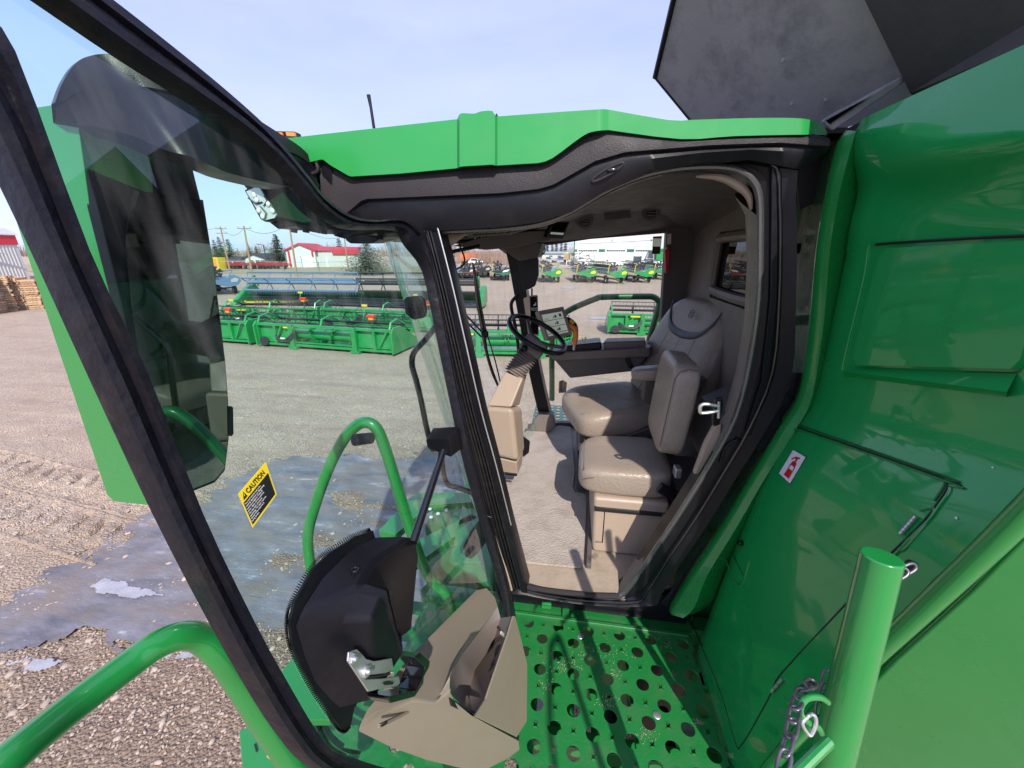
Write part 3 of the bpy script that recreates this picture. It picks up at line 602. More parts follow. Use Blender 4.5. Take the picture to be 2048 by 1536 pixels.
for k in range(19):
    r_ = .056 if k % 2 else .070; c = a.lerp(b, k/18); rows.append([c+s1*math.copysign(abs(math.cos(t))**.6, math.cos(t))*r_+s2*math.copysign(abs(math.sin(t))**.6, math.sin(t))*r_*.8 for t in [i*2*PI/24 for i in range(24)]])
MB().grid(rows, True).build('column_bellows', 'beigedark', cl, ang=60)
MB().hexa([b+s1*x+s2*y for x, y in ((-.072, -.06), (.072, -.06), (.072, .06), (-.072, .06))], [b+ax*.10+s1*x+s2*y for x, y in ((-.065, -.055), (.08, -.055), (.08, .055), (-.065, .055))]).build('column_head', 'beigedark', cl, bevel=.014, seg=3)
c = b+ax*.05-s1*.045-s2*.07
if s2.y > 0: c = b+ax*.05-s1*.045-s2*.06
MB().ell(YP(1048, 697, 2.17), (.045, .05, .045)).build('tilt_knob', 'black', cl)
MB().ell(YP(1042, 702, 2.15), (.030, .03, .03)).build('tilt_knob', 'black', cl)
# lever at the column foot
MB().box(YP(1020, 948, 2.04), (.09, .012, .016), Matrix.Rotation(R(3), 3, 'Y')).build('tilt_pedal', 'black', cl, bevel=.004)
MB().cyl(YP(1006, 947, 2.03), YP(1006, 947, 2.03)+V((0, -.012, 0)), .010).build('pedal_pin', 'chrome', cl)
MB().hexa([YP(1044, 870, 2.2), YP(1060, 882, 2.2), YP(1058, 905, 2.2), YP(1046, 915, 2.2)], [YP(1044, 870, 2.28), YP(1060, 882, 2.28), YP(1058, 905, 2.28), YP(1046, 915, 2.28)]).build('brake_pedal', 'black', cl, bevel=.006)
# steering wheel: ring traced as a tilted circle
wc = YP(1075, 668, 2.33); wa = YP(1018, 645, 2.36)-wc; rr_ = .205
nx = V((.46, -.16, .86)).normalized(); ux = (V((1, 0, 0))-nx*nx.x).normalized(); uy = nx.cross(ux)
wh = MB().tube([wc+(ux*math.cos(t)+uy*math.sin(t))*.19 for t in [i*2*PI/48 for i in range(48)]], .0155, 12, closed=True).build('steering_wheel', 'black', comb, ang=80)
for t in (0, PI*.66, PI*1.33):
    MB().tube([wc-nx*.045+(ux*math.cos(t)+uy*math.sin(t))*.03, wc-nx*.03+(ux*math.cos(t)+uy*math.sin(t))*.10, wc+(ux*math.cos(t)+uy*math.sin(t))*.184], [.016, .012, .010], 8, sm=3).build('wheel_spoke', 'seatplastic', wh, ang=80)
MB().cyl(wc-nx*.10, wc-nx*.03, .045, .04, 24).build('wheel_hub', 'black', wh, bevel=.005)
# interior mirror/monitor on the far post (dark panel) and overhead monitor
MB().prism([YP(x, y, 2.95) for x, y in ((1034, 513), (1040, 508), (1074, 510), (1077, 520), (1077, 550), (1070, 572), (1060, 578), (1050, 580), (1047, 575), (1036, 530))], (0, .05, 0)).build('camera_monitor_back', 'black', comb, bevel=.006)
MB().tube([YP(1064, 578, 2.95), YP(1064, 592, 2.82)], .007, 8).build('monitor_stalk', 'black', comb)
MB().tube([YP(x, y, 2.88) for x, y in ((1076, 498), (1060, 494), (1050, 503), (1056, 512), (1070, 503), (1082, 492), (1090, 498), (1086, 508), (1070, 510), (1054, 504), (1062, 492))], .005, 6, sm=5).build('coiled_cable', 'black', comb)
oh = MB().hexa([YP(x, y, 2.0) for x, y in ((1104, 446), (1140, 444), (1126, 478), (1090, 476))], [YP(x, y, 2.06) for x, y in ((1100, 444), (1136, 442), (1122, 474), (1086, 472))]).build('overhead_display', 'black', comb, bevel=.004)
MB().poly([YP(x, y, 1.996) for x, y in ((1108, 447), (1136, 447), (1128, 464), (1101, 463))]).build('display_glass', 'blackscreen', oh)
MB().poly([YP(x, y, 1.995) for x, y in ((1102, 464), (1128, 466), (1126, 470), (1100, 468))]).build('display_status_bar', 'screen', oh)
# wire from the headliner
MB().tube([YP(x, y, 1.50) for x, y in ((917, 478), (921, 495), (928, 512), (929, 525), (922, 534), (905, 540), (885, 541), (868, 540), (855, 545), (848, 553))], .0035, 8, sm=4).build('loose_wire', 'rubberbar', comb)
# warning decals on far glass / post
dk = MB().poly([YP(x, y, 3.14) for x, y in ((1306, 473), (1324, 472), (1320, 508), (1304, 508))]).build('window_decal', 'decalblack', comb)
MB().poly([YP(x, y, 3.137) for x, y in ((1306.5, 477), (1322.5, 477), (1320.8, 493), (1305.4, 493))]).build('decal_panel', 'screen', dk)
MB().poly([YP(x, y, 3.136) for x, y in ((1306.5, 474), (1323, 473.5), (1322.6, 476.5), (1306.3, 476.5))]).build('decal_header', 'red', dk)
MB().poly([YP(x, y, 3.11) for x, y in ((1335, 468), (1343, 467), (1342, 488), (1334, 489))]).build('post_decal', 'white', comb)
hm = MB().prism([YP(x, y, 3.08) for x, y in ((1328, 500), (1333, 494), (1338, 498), (1337, 515), (1334, 545), (1329, 546), (1329, 520))], (0, -.03, 0)).build('emergency_hammer', 'red', None, bevel=.004)
tag(hm, 'red emergency hammer hanging on the far rear door post inside the cab', 'emergency hammer')
# ---------------------------------------------------------------- open door (plane swung about the leaning hinge line)
H0 = V((-.22, 1.38, 2.37)); AX = V((-.29, 0, 1.61)).normalized()
PHI = R(-95); DN = Matrix.Rotation(PHI, 3, AX) @ V((0, 1, 0))
def dp(x, y, off=0): return PP(x, y, H0+DN*off, DN)
door_out = [(845, 470), (834, 462), (820, 450), (793, 437), (742, 442), (690, 432), (639, 396), (605, 355), (554, 294), (502, 240), (410, 161), (300, 74), (200, -2), (80, -90), (-60, -180), (-180, -230), (-230, -200), (-215, -110), (-160, 0), (-80, 168), (0, 331), (80, 500), (200, 765), (320, 1025), (430, 1240), (520, 1400), (575, 1482), (611, 1523), (670, 1560), (780, 1595), (900, 1620), (1010, 1620), (1060, 1520), (1052, 1380), (1026, 1235), (1012, 1165), (980, 1060), (945, 935), (915, 800), (882, 640), (860, 540)]
door_in = [(812, 492), (804, 478), (795, 465), (776, 459), (707, 459), (666, 449), (622, 417), (578, 365), (526, 311), (461, 258), (342, 180), (239, 115), (68, -2), (-20, -65), (-100, -112), (-150, -125), (-160, -110), (-140, -50), (-80, 60), (-35, 160), (12, 110), (150, 470), (275, 745), (386, 1025), (490, 1240), (572, 1385), (615, 1455), (645, 1492), (686, 1508), (763, 1534), (890, 1560), (980, 1560), (1010, 1480), (1018, 1380), (1003, 1240), (988, 1165), (955, 1060), (918, 935), (885, 800), (852, 640), (828, 540)]
for k_ in range(1, 11): door_in[-k_] = (door_out[-k_][0]-13, door_out[-k_][1]+2)
door_in[18:22] = [(-105, 20), (-75, -30+90), (5, 92), (160, 510)]
door_in[18] = (-110, -20); door_in[19] = (-55, 40); door_in[20] = (2, 90)
def fr_rows(Oo, Ii):
    rows = []
    for (a, b, _), (c, d, _) in zip(Oo+Oo[:1], Ii+Ii[:1]):
        o1, i1 = dp(a, b), dp(c, d); t = lambda k: o1.lerp(i1, k)
        rows.append([o1-DN*.016, o1+DN*.008, t(.06)+DN*.018, t(.30)+DN*.020, t(.36)+DN*.012, t(.62)+DN*.012, t(.66)+DN*.026, t(.88)+DN*.026, t(.97)+DN*.015, i1+DN*.004, i1-DN*.006])
    return rows
DO, DI = smo(door_out, 3), smo(door_in, 3)
door = MB().grid(fr_rows(DO, DI)).build('cab_door', 'rubberbar', comb, ang=50)
MB().tri([dp(a, b, -.004) for a, b, _ in [((p[0]+q[0])/2, (p[1]+q[1])/2, 0) for p, q in zip(DO, DI)]]).build('door_glass', 'glass', door)
# caution sticker
cq = [(531, 924), (553, 989), (505, 1055), (476, 988)]
def st_(u, v_, o=.002): a = [dp(x, y, o) for x, y in (cq[3], cq[0], cq[1], cq[2])]; return a[0].lerp(a[1], u).lerp(a[3].lerp(a[2], u), v_)
def stq(u0, u1, v0, v1, o=.002): return [st_(u0, v0, o), st_(u1, v0, o), st_(u1, v1, o), st_(u0, v1, o)]
sk = MB().prism(stq(0, 1, 0, 1), DN*.0006).build('caution_sticker', 'yellow', door)
MB().poly(stq(.035, .965, .30, .95, .0032)).build('sticker_panel', 'decalblack', sk)
o0 = st_(.05, .24, .0034); xd = st_(1, .2, .0034)-st_(0, .2, .0034); yd = st_(.5, 0, .0034)-st_(.5, 1, .0034); W_ = xd.length; H_ = yd.length
text_obj('caution_word', 'CAUTION', H_*.20, st_(.24, .235, .0034), xd, yd, 'decalblack', sk, .0001, True, sx=W_*.70/(H_*.20*4.9))
mb = MB().poly([st_(.07, .25, .0034), st_(.20, .25, .0034), st_(.135, .07, .0034)]); mb.build('warning_triangle', 'decalblack', sk)
MB().poly([st_(.128, .20, .0036), st_(.142, .20, .0036), st_(.146, .12, .0036), st_(.124, .12, .0036)]).build('exclamation_mark', 'yellow', sk)
for k, ln in enumerate(['The instructional seat is for', 'training operators or diagnosing', 'machine problems. Keep all', 'other riders off the machine.', 'Use seat belt whenever', 'operating. The door must be', 'closed while machine is', 'being driven.']):
    text_obj('sticker_text', ln, H_*.062, st_(.06, .385+k*.072, .0034), xd, yd, 'white', sk, .0001, sx=W_*.8/(H_*.062*15.6))
# latch cover (black) with pile-edged back flange
fl = [(742, 1061), (707, 1073), (655, 1105), (620, 1140), (585, 1202), (575, 1244), (580, 1290), (600, 1335), (627, 1384), (660, 1432), (683, 1461), (697, 1450), (704, 1415), (760, 1330), (760, 1150), (750, 1090)]
lf = MB().prism([dp(x, y, .018) for x, y in fl], DN*.006).build('latch_cover', 'black', door)
pile = MB(); pp = cm2(fl[:12], 14)
for i, (x, y) in enumerate(pp[1:-1]):
    (x0, y0), (x1, y1) = pp[i], pp[i+2]; nx_, ny_ = (y1-y0), -(x1-x0); l_ = math.hypot(nx_, ny_) or 1; s_ = 1 if (nx_*(680-x)+ny_*(1250-y)) < 0 else -1
    q = (x+s_*nx_/l_*6.5, y+s_*ny_/l_*6.5); a_ = dp(x, y, .02); pile.tube([a_, dp(*q, .03)], [.0014, .0007], 4)
pile.build('pile_edge', 'black', lf)
D_ = lambda *a: dp(*a)
A, B, C_, D1, E1, F1 = D_(816, 1073, .045), D_(753, 1075, .026), D_(704, 1098, .026), D_(645, 1157, .026), D_(603, 1223, .026), D_(592, 1253, .026)
G1, Hh, I1, J1, K1, L1 = D_(687, 1239, .06), D_(746, 1241, .10), D_(767, 1187, .10), D_(720, 1171, .075), D_(749, 1122, .065), D_(830, 1084, .04)
O1, M1, N1, P1, Q1 = D_(746, 1398, .050), D_(800, 1275, .10), D_(809, 1300, .080), D_(680, 1415, .025), D_(627, 1370, .022)
S1_ = D_(836, 1112, .05); T1 = D_(822, 1258, .09)
vs = [A, B, C_, D1, E1, F1, G1, Hh, I1, J1, K1, L1, O1, M1, N1, P1, Q1, S1_, T1]
lm = MB().add(vs, [[0, 1, 2, 10], [2, 3, 9, 10], [3, 4, 9], [4, 5, 6, 9], [6, 7, 8, 9], [5, 16, 6], [16, 15, 6], [6, 15, 12, 7], [7, 12, 14, 8], [8, 14, 13], [9, 8, 13, 10], [10, 13, 18, 17, 0], [0, 17, 11]])
lm.build('latch_housing', 'black', lf, bevel=.014, seg=4, ang=40)
c = D_(690, 1147, .062); c = (D1+K1)/2+DN*.012
MB().tube([c+V((.006*math.cos(t), .006*math.sin(t), 0)) for t in [i*PI/4 for i in range(8)]], .002, 6, closed=True).build('housing_screw', 'blackgloss', lf)
lp = [(694, 1304), (711, 1298), (722, 1308), (730, 1318), (745, 1322), (781, 1316), (785, 1338), (770, 1346), (735, 1350), (728, 1358), (765, 1356), (795, 1352), (798, 1366), (791, 1372), (755, 1378), (733, 1383), (692, 1322)]
ltc = MB().prism([dp(x, y, .080) for x, y in lp], DN*.004).build('latch_plate', 'chrome', lf, bevel=.0015)
for x, y, r_, nn_ in ((704, 1317, .010, 6), (731, 1342, .011, 16)):
    c = dp(x, y, .084); MB().cyl(c, c+DN*.006, r_, r_*.9, nn_).build('latch_bolt', 'chrome', ltc, bevel=.001)
    MB().cyl(c+DN*.006, c+DN*.012, r_*.5, r_*.4, 12).build('bolt_end', 'chrome', ltc)
MB().prism([dp(x, y, .083) for x, y in ((732, 1352), (760, 1350), (778, 1346), (776, 1350), (740, 1357))], DN*.004).build('latch_slot', 'decalblack', ltc)
MB().prism([dp(x, y, .085) for x, y in ((765, 1365), (775, 1362), (786, 1364), (784, 1369), (768, 1370))], DN*.002).build('latch_slot', 'decalblack', ltc)
MB().prism([dp(x, y, .05) for x, y in ((733, 1392), (735, 1386), (795, 1375), (822, 1330), (824, 1318), (802, 1300), (790, 1310), (812, 1330), (810, 1360), (790, 1388), (740, 1400))], DN*.05).build('latch_surround', 'blackgloss', lf, bevel=.003)
# strut from the bracket on the post to the latch cover
rod = MB().tube([dp(886, 902, .05), dp(826, 1085, .05)], .0115, 14).build('door_pull_rod', 'blackgloss', door)
MB().hexa([dp(851, 880, .0), dp(862, 866, .0), dp(900, 852, .0), dp(925, 855, .0)], [dp(851, 880, .0), dp(862, 866, .0), dp(900, 852, .0), dp(925, 855, .0)])
bh = MB().hexa([dp(851, 879, .03), dp(866, 855, .0), dp(922, 852, .0), dp(896, 878, .06)], [dp(855, 895, .03), dp(862, 905, .0), dp(930, 893, .0), dp(902, 915, .06)])
bh.build('rod_bracket', 'black', door, bevel=.004)
# storage pocket
pk_back = [(820, 1312), (940, 1190), (952, 1181), (972, 1176), (990, 1195), (996, 1212)]
P_ = lambda x, y, o: dp(x, y, o)
v = [P_(715, 1461, .02), P_(735, 1420, .02), P_(819, 1314, .02), P_(952, 1181, .02), P_(973, 1176, .05), P_(990, 1195, .08), P_(995, 1213, .09),   #0-6
     P_(940, 1265, .07), P_(906, 1331, .09), P_(880, 1390, .10), P_(868, 1407, .10), P_(826, 1398, .07), P_(760, 1425, .035),   #7-12
     P_(960, 1260, .095), P_(920, 1312, .11), P_(900, 1349, .12), P_(899, 1384, .12), P_(910, 1404, .12), P_(941, 1430, .13),  #13-18 inner rim
     P_(1037, 1482, .17), P_(1039, 1499, .165), P_(1018, 1516, .15), P_(960, 1545, .11), P_(854, 1520, .05), P_(784, 1495, .03)] #19-24
pk = MB().add(v, [[2, 3, 4, 7], [4, 5, 7], [2, 7, 8], [2, 8, 9, 11], [11, 9, 10], [5, 6, 13, 7], [7, 13, 14, 8], [8, 14, 15, 9], [9, 15, 16, 10], [10, 16, 17], [10, 17, 18], [0, 1, 12], [1, 2, 11, 12], [0, 12, 11, 10, 18, 19, 20, 21, 22, 23, 24]])
pocket = pk.build('storage_pocket', 'pocket', door, bevel=.010, seg=4, ang=35)
# pouch wall
w_ = [P_(995, 1240, .13), P_(1027, 1232, .17), P_(1031, 1232, .17), P_(1055, 1328, .19), P_(1054, 1443, .19), P_(1034, 1474, .175), P_(950, 1433, .135), P_(972, 1398, .14), P_(988, 1350, .15), P_(1015, 1272, .165)]
MB().ngon_prism(w_[1:], -DN*.006-V((0, 0, 0))).build('pouch_front', 'pocket', pocket, bevel=.002)
MB().grid([[P_(995, 1213, .085), P_(1001, 1236, .12), P_(1028, 1232, .168)], [P_(960, 1262, .06), P_(985, 1290, .05), P_(1014, 1275, .16)], [P_(920, 1314, .06), P_(950, 1340, .02), P_(988, 1350, .145)], [P_(900, 1352, .08), P_(935, 1390, .03), P_(970, 1398, .135)], [P_(902, 1388, .11), P_(918, 1405, .09), P_(950, 1432, .132)]]).build('pouch_inside', 'beigedark', pocket, ang=80)
MB().prism([P_(x, y, .06) for x, y in ((757, 1452), (771, 1441), (772, 1446), (762, 1453))], DN*.004).build('pocket_slot', 'decalblack', pocket)
MB().tube([P_(x, y, .0+.06) for x, y in ((758, 1452), (800, 1432), (850, 1405), (868, 1407))], .004, 6).build('pocket_rib', 'pocket', pocket)
MB().prism([P_(x, y, .12) for x, y in ((900, 1396), (944, 1420), (1036, 1470), (1046, 1478), (1038, 1492), (905, 1412))], -DN*.02).build('pouch_hinge_gap', 'decalblack', pocket)
cb = MB()
for k in range(3): cb.ell(P_(1003-k*7, 1310+k*24, .125), (.05, .05, .07), Matrix.Rotation(k, 3, 'X'), e=.8)
rg = cb.build('dark_cloth', 'leatherdk', None); tag(rg, 'dark crumpled cloth with a grey tag stuffed in the khaki door pocket', 'cloth')
MB().prism([P_(1001, 1262, .14), P_(1018, 1276, .14), P_(1017, 1284, .14), P_(1000, 1268, .14)], DN*.004).build('cloth_tag', 'screen', rg)
# ---------------------------------------------------------------- big body panel on the right
def Xprof(z, Y=1.3):
    pr = [(4.60, .80), (4.235, .756), (4.20, .745), (4.15, .750), (4.0, .79), (3.9, .808), (3.6, .825), (3.44, .828), (3.40, .820), (3.34, .798), (3.2, .752), (3.05, .722), (2.9, .706), (2.6, .675), (2.3, .648), (2.15, .638), (1.6, .60)]
    k = 1 if 2.9 < z < 3.9 else (0 if z > 4.12 or z < 2.4 else ((4.12-z)/.22 if z > 3 else (z-2.4)/.5))
    z = z-.22*max(-.1, 1.26-Y)*k
    if z > 4.0: z = min(4.235, z+.30*max(0, 1.34-Y)*min(1, (4.235-z)/.08)*(1 if z > 4.1 else (z-4.0)/.1))
    for (z0, x0), (z1, x1) in zip(pr, pr[1:]):
        if z <= z0 and z >= z1: return x0+(x1-x0)*(z0-z)/(z0-z1)
    return pr[-1][1] if z < pr[-1][0] else pr[0][1]
def SP(x, y, off=0):     # pixel -> panel surface (iterated)
    X = .75
    for _ in range(30):
        p = XP(x, y, X); X = X*.5+.5*(Xprof(p.z, p.y)-off)
    return p
zl = [4.236, 4.225, 4.20, 4.17, 4.14, 4.11, 4.05, 4.0, 3.95, 3.9, 3.8, 3.7, 3.6, 3.5, 3.45, 3.42, 3.38, 3.34, 3.3, 3.2, 3.1, 3.0, 2.9, 2.8, 2.7, 2.6, 2.5, 2.4, 2.3, 2.2, 2.05, 1.8, 1.6]
zl = [4.236, 4.225]+[4.20-.02*i for i in range(131)]
ys = [0, .06, .14, .25, .37, .5, .62, .75, .87, .95, 1]
edgeY = lambda z: .717-(z-2.7)*.146 if z < 3.5 else .60
def yrow(z): e = edgeY(z); return [1.40-(1.40-e)*t for t in ys]
def panY(z):   # rear edge of panel follows the cab curve
    return 1.40
sm = lambda a, b, t: max(0, min(1, (t-a)/(b-a)))**2*(3-2*max(0, min(1, (t-a)/(b-a))))
def panel_pt(z, Y):
    X = Xprof(z, Y)
    # the upper hollow: a soft scoop under the ridge near the rear corner
    g = math.exp(-((z-(4.05-.25*(1.3-Y)))/.07)**2)*sm(.55, 1.25, Y); X += .020*g
    # corner roll to the gap at the rear
    if Y > 1.33: X += .10*((Y-1.33)/.07)**2*.35
    return V((X, Y, z))
rows = [[panel_pt(z, y) for y in yrow(z)] for z in zl]
rows = [[V((.98, y, 4.252)) for y in yrow(4.25)], [V((.80, y, 4.25)) for y in yrow(4.25)]]+rows
body = MB().grid(rows).build('body_side_panel', 'green_panel', comb, ang=40)
# leading flange that follows the cab rear edge
fl1 = [(1690, 262), (1668, 300), (1647, 400), (1630, 500), (1618, 640), (1598, 780), (1560, 850), (1500, 950), (1440, 1052), (1380, 1145), (1343, 1208), (1338, 1222)]
fl2 = [(1712, 262), (1698, 310), (1676, 400), (1660, 500), (1648, 640), (1625, 790), (1590, 862), (1528, 960), (1470, 1060), (1415, 1150), (1388, 1215), (1366, 1236)]
A1, A2 = cm2(fl1, 4), cm2(fl2, 4); rows = []
for (a, b), (c, d) in zip(A1, A2):
    p = YP(a, b, 1.40); q = YP(c, d, 1.34); rows.append([p+V((.05, .18, 0)), p+V((.008, .02, 0)), p, p.lerp(q, .35)+V((-.012, -.008, 0)), p.lerp(q, .6)+V((-.006, -.006, 0)), q, q+V((.09, .05, 0))])
MB().grid(rows).build('front_flange', 'green', body, ang=60)
# bits seen through the gap behind the cab post
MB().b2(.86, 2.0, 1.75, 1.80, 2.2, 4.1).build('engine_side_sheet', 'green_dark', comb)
mb = MB()
for z in (3.3, 3.62, 3.9): mb.tube([V((.80, 1.72, z)), V((1.5, 1.70, z+.05))], .02, 8)
mb.build('cooling_pipe', 'black', comb)
MB().tube([V((.88, 1.6, 4.12)), V((1.2, 1.6, 4.19))], .05, 12).build('air_duct', 'green', comb)
# top sheet of grain tank side, so that the ridge has depth
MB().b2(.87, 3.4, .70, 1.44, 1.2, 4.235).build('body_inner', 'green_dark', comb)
def sloop(pts, r, off=.0, nm='panel_seam', mat='decalblack', sm_=4, closed=True, par=None):
    P = [SP(x, y, off) for x, y in pts]
    return MB().tube(P, r, 6, sm=sm_, closed=closed).build(nm, mat, par or body)
def spatch(pts, off, nm, mat, par=None, nsub=1, bevel=0, thick=.012):
    P = [SP(x, y, off) for x, y in pts]; return MB().prism(P, (thick, 0, 0)).build(nm, mat, par or body, bevel=bevel, seg=3)
# upper inset panel (curved patch standing slightly proud inside a recess shadow)
def surf_patch(c4, off, nm, mat, n=14, r=.10, par=None, thick=.01):
    """rounded-corner patch over the panel between 4 pixel corners (tl,tr,br,bl)"""
    out = []
    def bil(u, v_): 
        x = (c4[0][0]*(1-u)+c4[1][0]*u)*(1-v_)+(c4[3][0]*(1-u)+c4[2][0]*u)*v_
        y = (c4[0][1]*(1-u)+c4[1][1]*u)*(1-v_)+(c4[3][1]*(1-u)+c4[2][1]*u)*v_
        return x, y
    rows = []
    for i in range(n+1):
        v_ = i/n; row = []
        dv = min(v_, 1-v_); ins = 0 if dv >= r else r-math.sqrt(max(0, r*r-(r-dv)**2))
        for j in range(n+1):
            u = ins*.5+(1-ins)*(j/n); p = SP(*bil(u, v_), off); row.append(p)
        rows.append(row)
    rim = [[p+V((thick, 0, 0)) for p in rows[0]]]+rows+[[p+V((thick, 0, 0)) for p in rows[-1]]]
    rim = [[r_[0]+V((thick, 0, 0))]+r_+[r_[-1]+V((thick, 0, 0))] for r_ in rim]
    return MB().grid(rim).build(nm, mat, par or body, ang=50)
surf_patch([(1730, 487), (2120, 462), (2075, 825), (1674, 757)], .0012, 'panel_recess', 'green_panel', r=.06, thick=.02)
ip = surf_patch([(1760, 497), (2110, 478), (2034, 738), (1700, 730)], .020, 'inset_panel', 'green_panel', r=.08, thick=.035)
lg_ = []
for k in range(13):
    u = k/12; xt, yt = 1700+(2036-1700)*u, 732+(742-732)*u; xb, yb = 1688+(2014-1688)*u, 742+(784-742)*u
    lg_.append([SP(xt, yt, .0), SP(xt*.5+xb*.5, yt*.5+yb*.5, .010), SP(xb, yb, .020), SP(xb, yb+5, .014), SP(xb-2, yb+12, -.004)])
MB().grid(lg_).build('recess_ledge', 'green_panel', body, ang=60)
sloop([(1750, 488), (1738, 496), (1728, 560), (1690, 715), (1686, 741)], .0035, .002, 'recess_edge', 'green_panel', closed=False)
sloop([(1752, 489), (1800, 485), (1950, 476), (2060, 471)], .0035, .003, 'inset_gap_shade', 'decalblack', closed=False)  # shadow along the inset's top edge, put in as a black line
sloop([(1705, 737), (1800, 742), (1950, 745), (2030, 746), (2040, 735)], .0025, .001, 'inset_gap_shade', 'green_dark', closed=False)
# access door with hinges
adp = [(1586, 856), (1600, 856), (1886, 957), (1895, 966), (1893, 980), (1874, 1008), (1850, 1040), (1800, 1090), (1780, 1110), (1700, 1200), (1565, 1345), (1548, 1375), (1536, 1400), (1500, 1465), (1483, 1490), (1472, 1488), (1440, 1380), (1390, 1260), (1384, 1230), (1420, 1150), (1490, 1035), (1574, 870)]
sloop(adp, .0026, -.0005, 'access_door_gap', 'decalblack', sm_=3)
sloop([(x+4, y+5) for x, y in adp[:10]], .0026, .002, 'access_door_edge', 'green', closed=False, sm_=3)
sloop([(x-5, y-7) for x, y in adp[1:6]], .003, .001, 'access_door_edge', 'green_dark', closed=False, sm_=3)
def hinge(a, b, w, n):
    m = MB(); pa, pb = SP(*a, .006), SP(*b, .006)
    for k in range(n): m.cyl(pa.lerp(pb, (k+.06)/n), pa.lerp(pb, (k+.94)/n), w, n=8)
    return m.build('door_hinge', 'chrome', body)
hinge((1832, 1032), (1800, 1068), .0045, 6); hinge((1564, 1358), (1542, 1384), .004, 3)
sloop([(1840, 1020), (1866, 1016), (1862, 1034), (1810, 1095), (1798, 1098)], .003, .002, 'hinge_recess_edge', 'green', closed=False)
# fire extinguisher sticker
es = [(1586, 899), (1612, 914), (1580, 968), (1557, 947)]
def ep(u, v_, o=.004): 
    x = (es[3][0]*(1-v_)*0)+0; a = [SP(x_, y_, o) for x_, y_ in (es[0], es[1], es[2], es[3])]
    return a[0].lerp(a[1], u).lerp(a[3].lerp(a[2], u), v_)
st2 = MB().poly([ep(0, 0, .003), ep(1, 0, .003), ep(1, 1, .003), ep(0, 1, .003)]).build('extinguisher_sticker', 'white', body)
mb = MB(); 
for a, b in (((0, 0), (1, 0)), ((1, 0), (1, 1)), ((1, 1), (0, 1)), ((0, 1), (0, 0))): mb.tube([ep(*a, .0035), ep(*b, .0035)], .0009, 4)
mb.build('sticker_border', 'decalblack', st2)
mb = MB(); mb.poly([ep(u, v_, .0045) for u, v_ in ((.38, .38), (.42, .32), (.56, .30), (.68, .34), (.72, .40), (.72, .48), (.36, .48))])
mb.poly([ep(u, v_, .0045) for u, v_ in ((.36, .62), (.74, .62), (.76, .90), (.34, .90))]); mb.poly([ep(u, v_, .0045) for u, v_ in ((.34, .48), (.40, .48), (.38, .62), (.34, .62))]); mb.poly([ep(u, v_, .0045) for u, v_ in ((.68, .48), (.72, .48), (.74, .62), (.70, .62))])
mb.poly([ep(u, v_, .0045) for u, v_ in ((.50, .30), (.60, .30), (.60, .20), (.72, .16), (.70, .12), (.40, .16), (.22, .30), (.26, .33), (.44, .22), (.50, .22))])
mb.build('extinguisher_icon', 'red', st2)
# chain holes, latch button, flutes
for x, y, r_ in ((1818, 1134, .016), (1623, 1366, .014)):
    c = SP(x, y, .002); MB().ell(c, (.010, r_*1.5, r_*2.1)).build('chain_hole', 'decalblack', body)
MB().ell(SP(1481, 1086, .008), (.02, .022, .022)).build('door_stop', 'black', body)
sloop([(1445, 1105), (1470, 1160), (1486, 1166), (1500, 1120)], .004, .0, 'stamped_ridge', 'green', closed=False)
sloop([(1445, 1105), (1460, 1104), (1487, 1150)], .003, .0, 'stamped_ridge', 'green_dark', closed=False)
for x, y in ((1998, 1050), (2003, 1200), (1912, 1036), (1779, 1265), (2020, 1098), (1985, 935)):
    MB().ell(SP(x, y, .002), (.002, random.uniform(.004, .008), random.uniform(.003, .010))).build('paint_chip', 'white', body)
# ---- lower outer shield facing the camera, and the sloping rail in front of it
shp = [(2110, 980), (1940, 1150), (1780, 1290), (1700, 1370), (1600, 1475), (1530, 1560), (1560, 1640), (2140, 1640), (2160, 1100)]
def railp(x, y, X): return XP(x, y, X)
sn = V((-.42, -.88, -.20)).normalized(); s0 = XP(1800, 1295, .665)
MB().prism([PP(x, y, s0, sn) for x, y in [(2110, 1010), (1940, 1185), (1780, 1330), (1700, 1412), (1620, 1500), (1560, 1580), (1580, 1700), (2200, 1700), (2200, 1100)]], -sn*.02).build('lower_side_shield', 'green', comb, bevel=.006, seg=3)
rp = [PP(x, y, s0+sn*.012, sn) for x, y in ((2110, 962), (1990, 1082), (1860, 1205), (1740, 1318), (1650, 1412), (1560, 1510), (1520, 1560))]
MB().tube(rp, .0165, 12, sm=4).build('sloping_edge_rail', 'green', comb, ang=80)
# ---- near post with chain
pt, pb = DP(1764, 1112, .56), DP(1640, 1620, .65)
for xx_ in (.575,): MB().tube([V((xx_, -.25, 2.2)), V((xx_, -.25, 3.55)), V((xx_, -.32, 3.75)), V((xx_, -.5, 3.8)), V((xx_, -.8, 3.6)), V((xx_, -.9, 2.2))], .013, 12, sm=3).build('ladder_handrail', 'green', comb)
post2 = MB().tube([pt+(pt-pb).normalized()*.0, pb, pb+(pb-pt)*.9], [.0248, .0285, .031], 28).build('handrail_post', 'green', comb, bevel=.003, seg=3)
pc = lambda x, y, w: DP(x, y, w*1.29)
MB().tube([pc(1655, 1404, .455), pc(1640, 1395, .45), pc(1615, 1396, .445), pc(1601, 1412, .44), pc(1603, 1432, .44), pc(1622, 1448, .44), pc(1636, 1455, .44), pc(1642, 1465, .45)], .0047, 10, sm=4).build('chain_hook_eye', 'green', post2, ang=80)
MB().tube([pc(1690, 1452, .48), pc(1640, 1500, .47), pc(1580, 1560, .46)], .0085, 10).build('lower_brace', 'green', post2)
ch = MB()
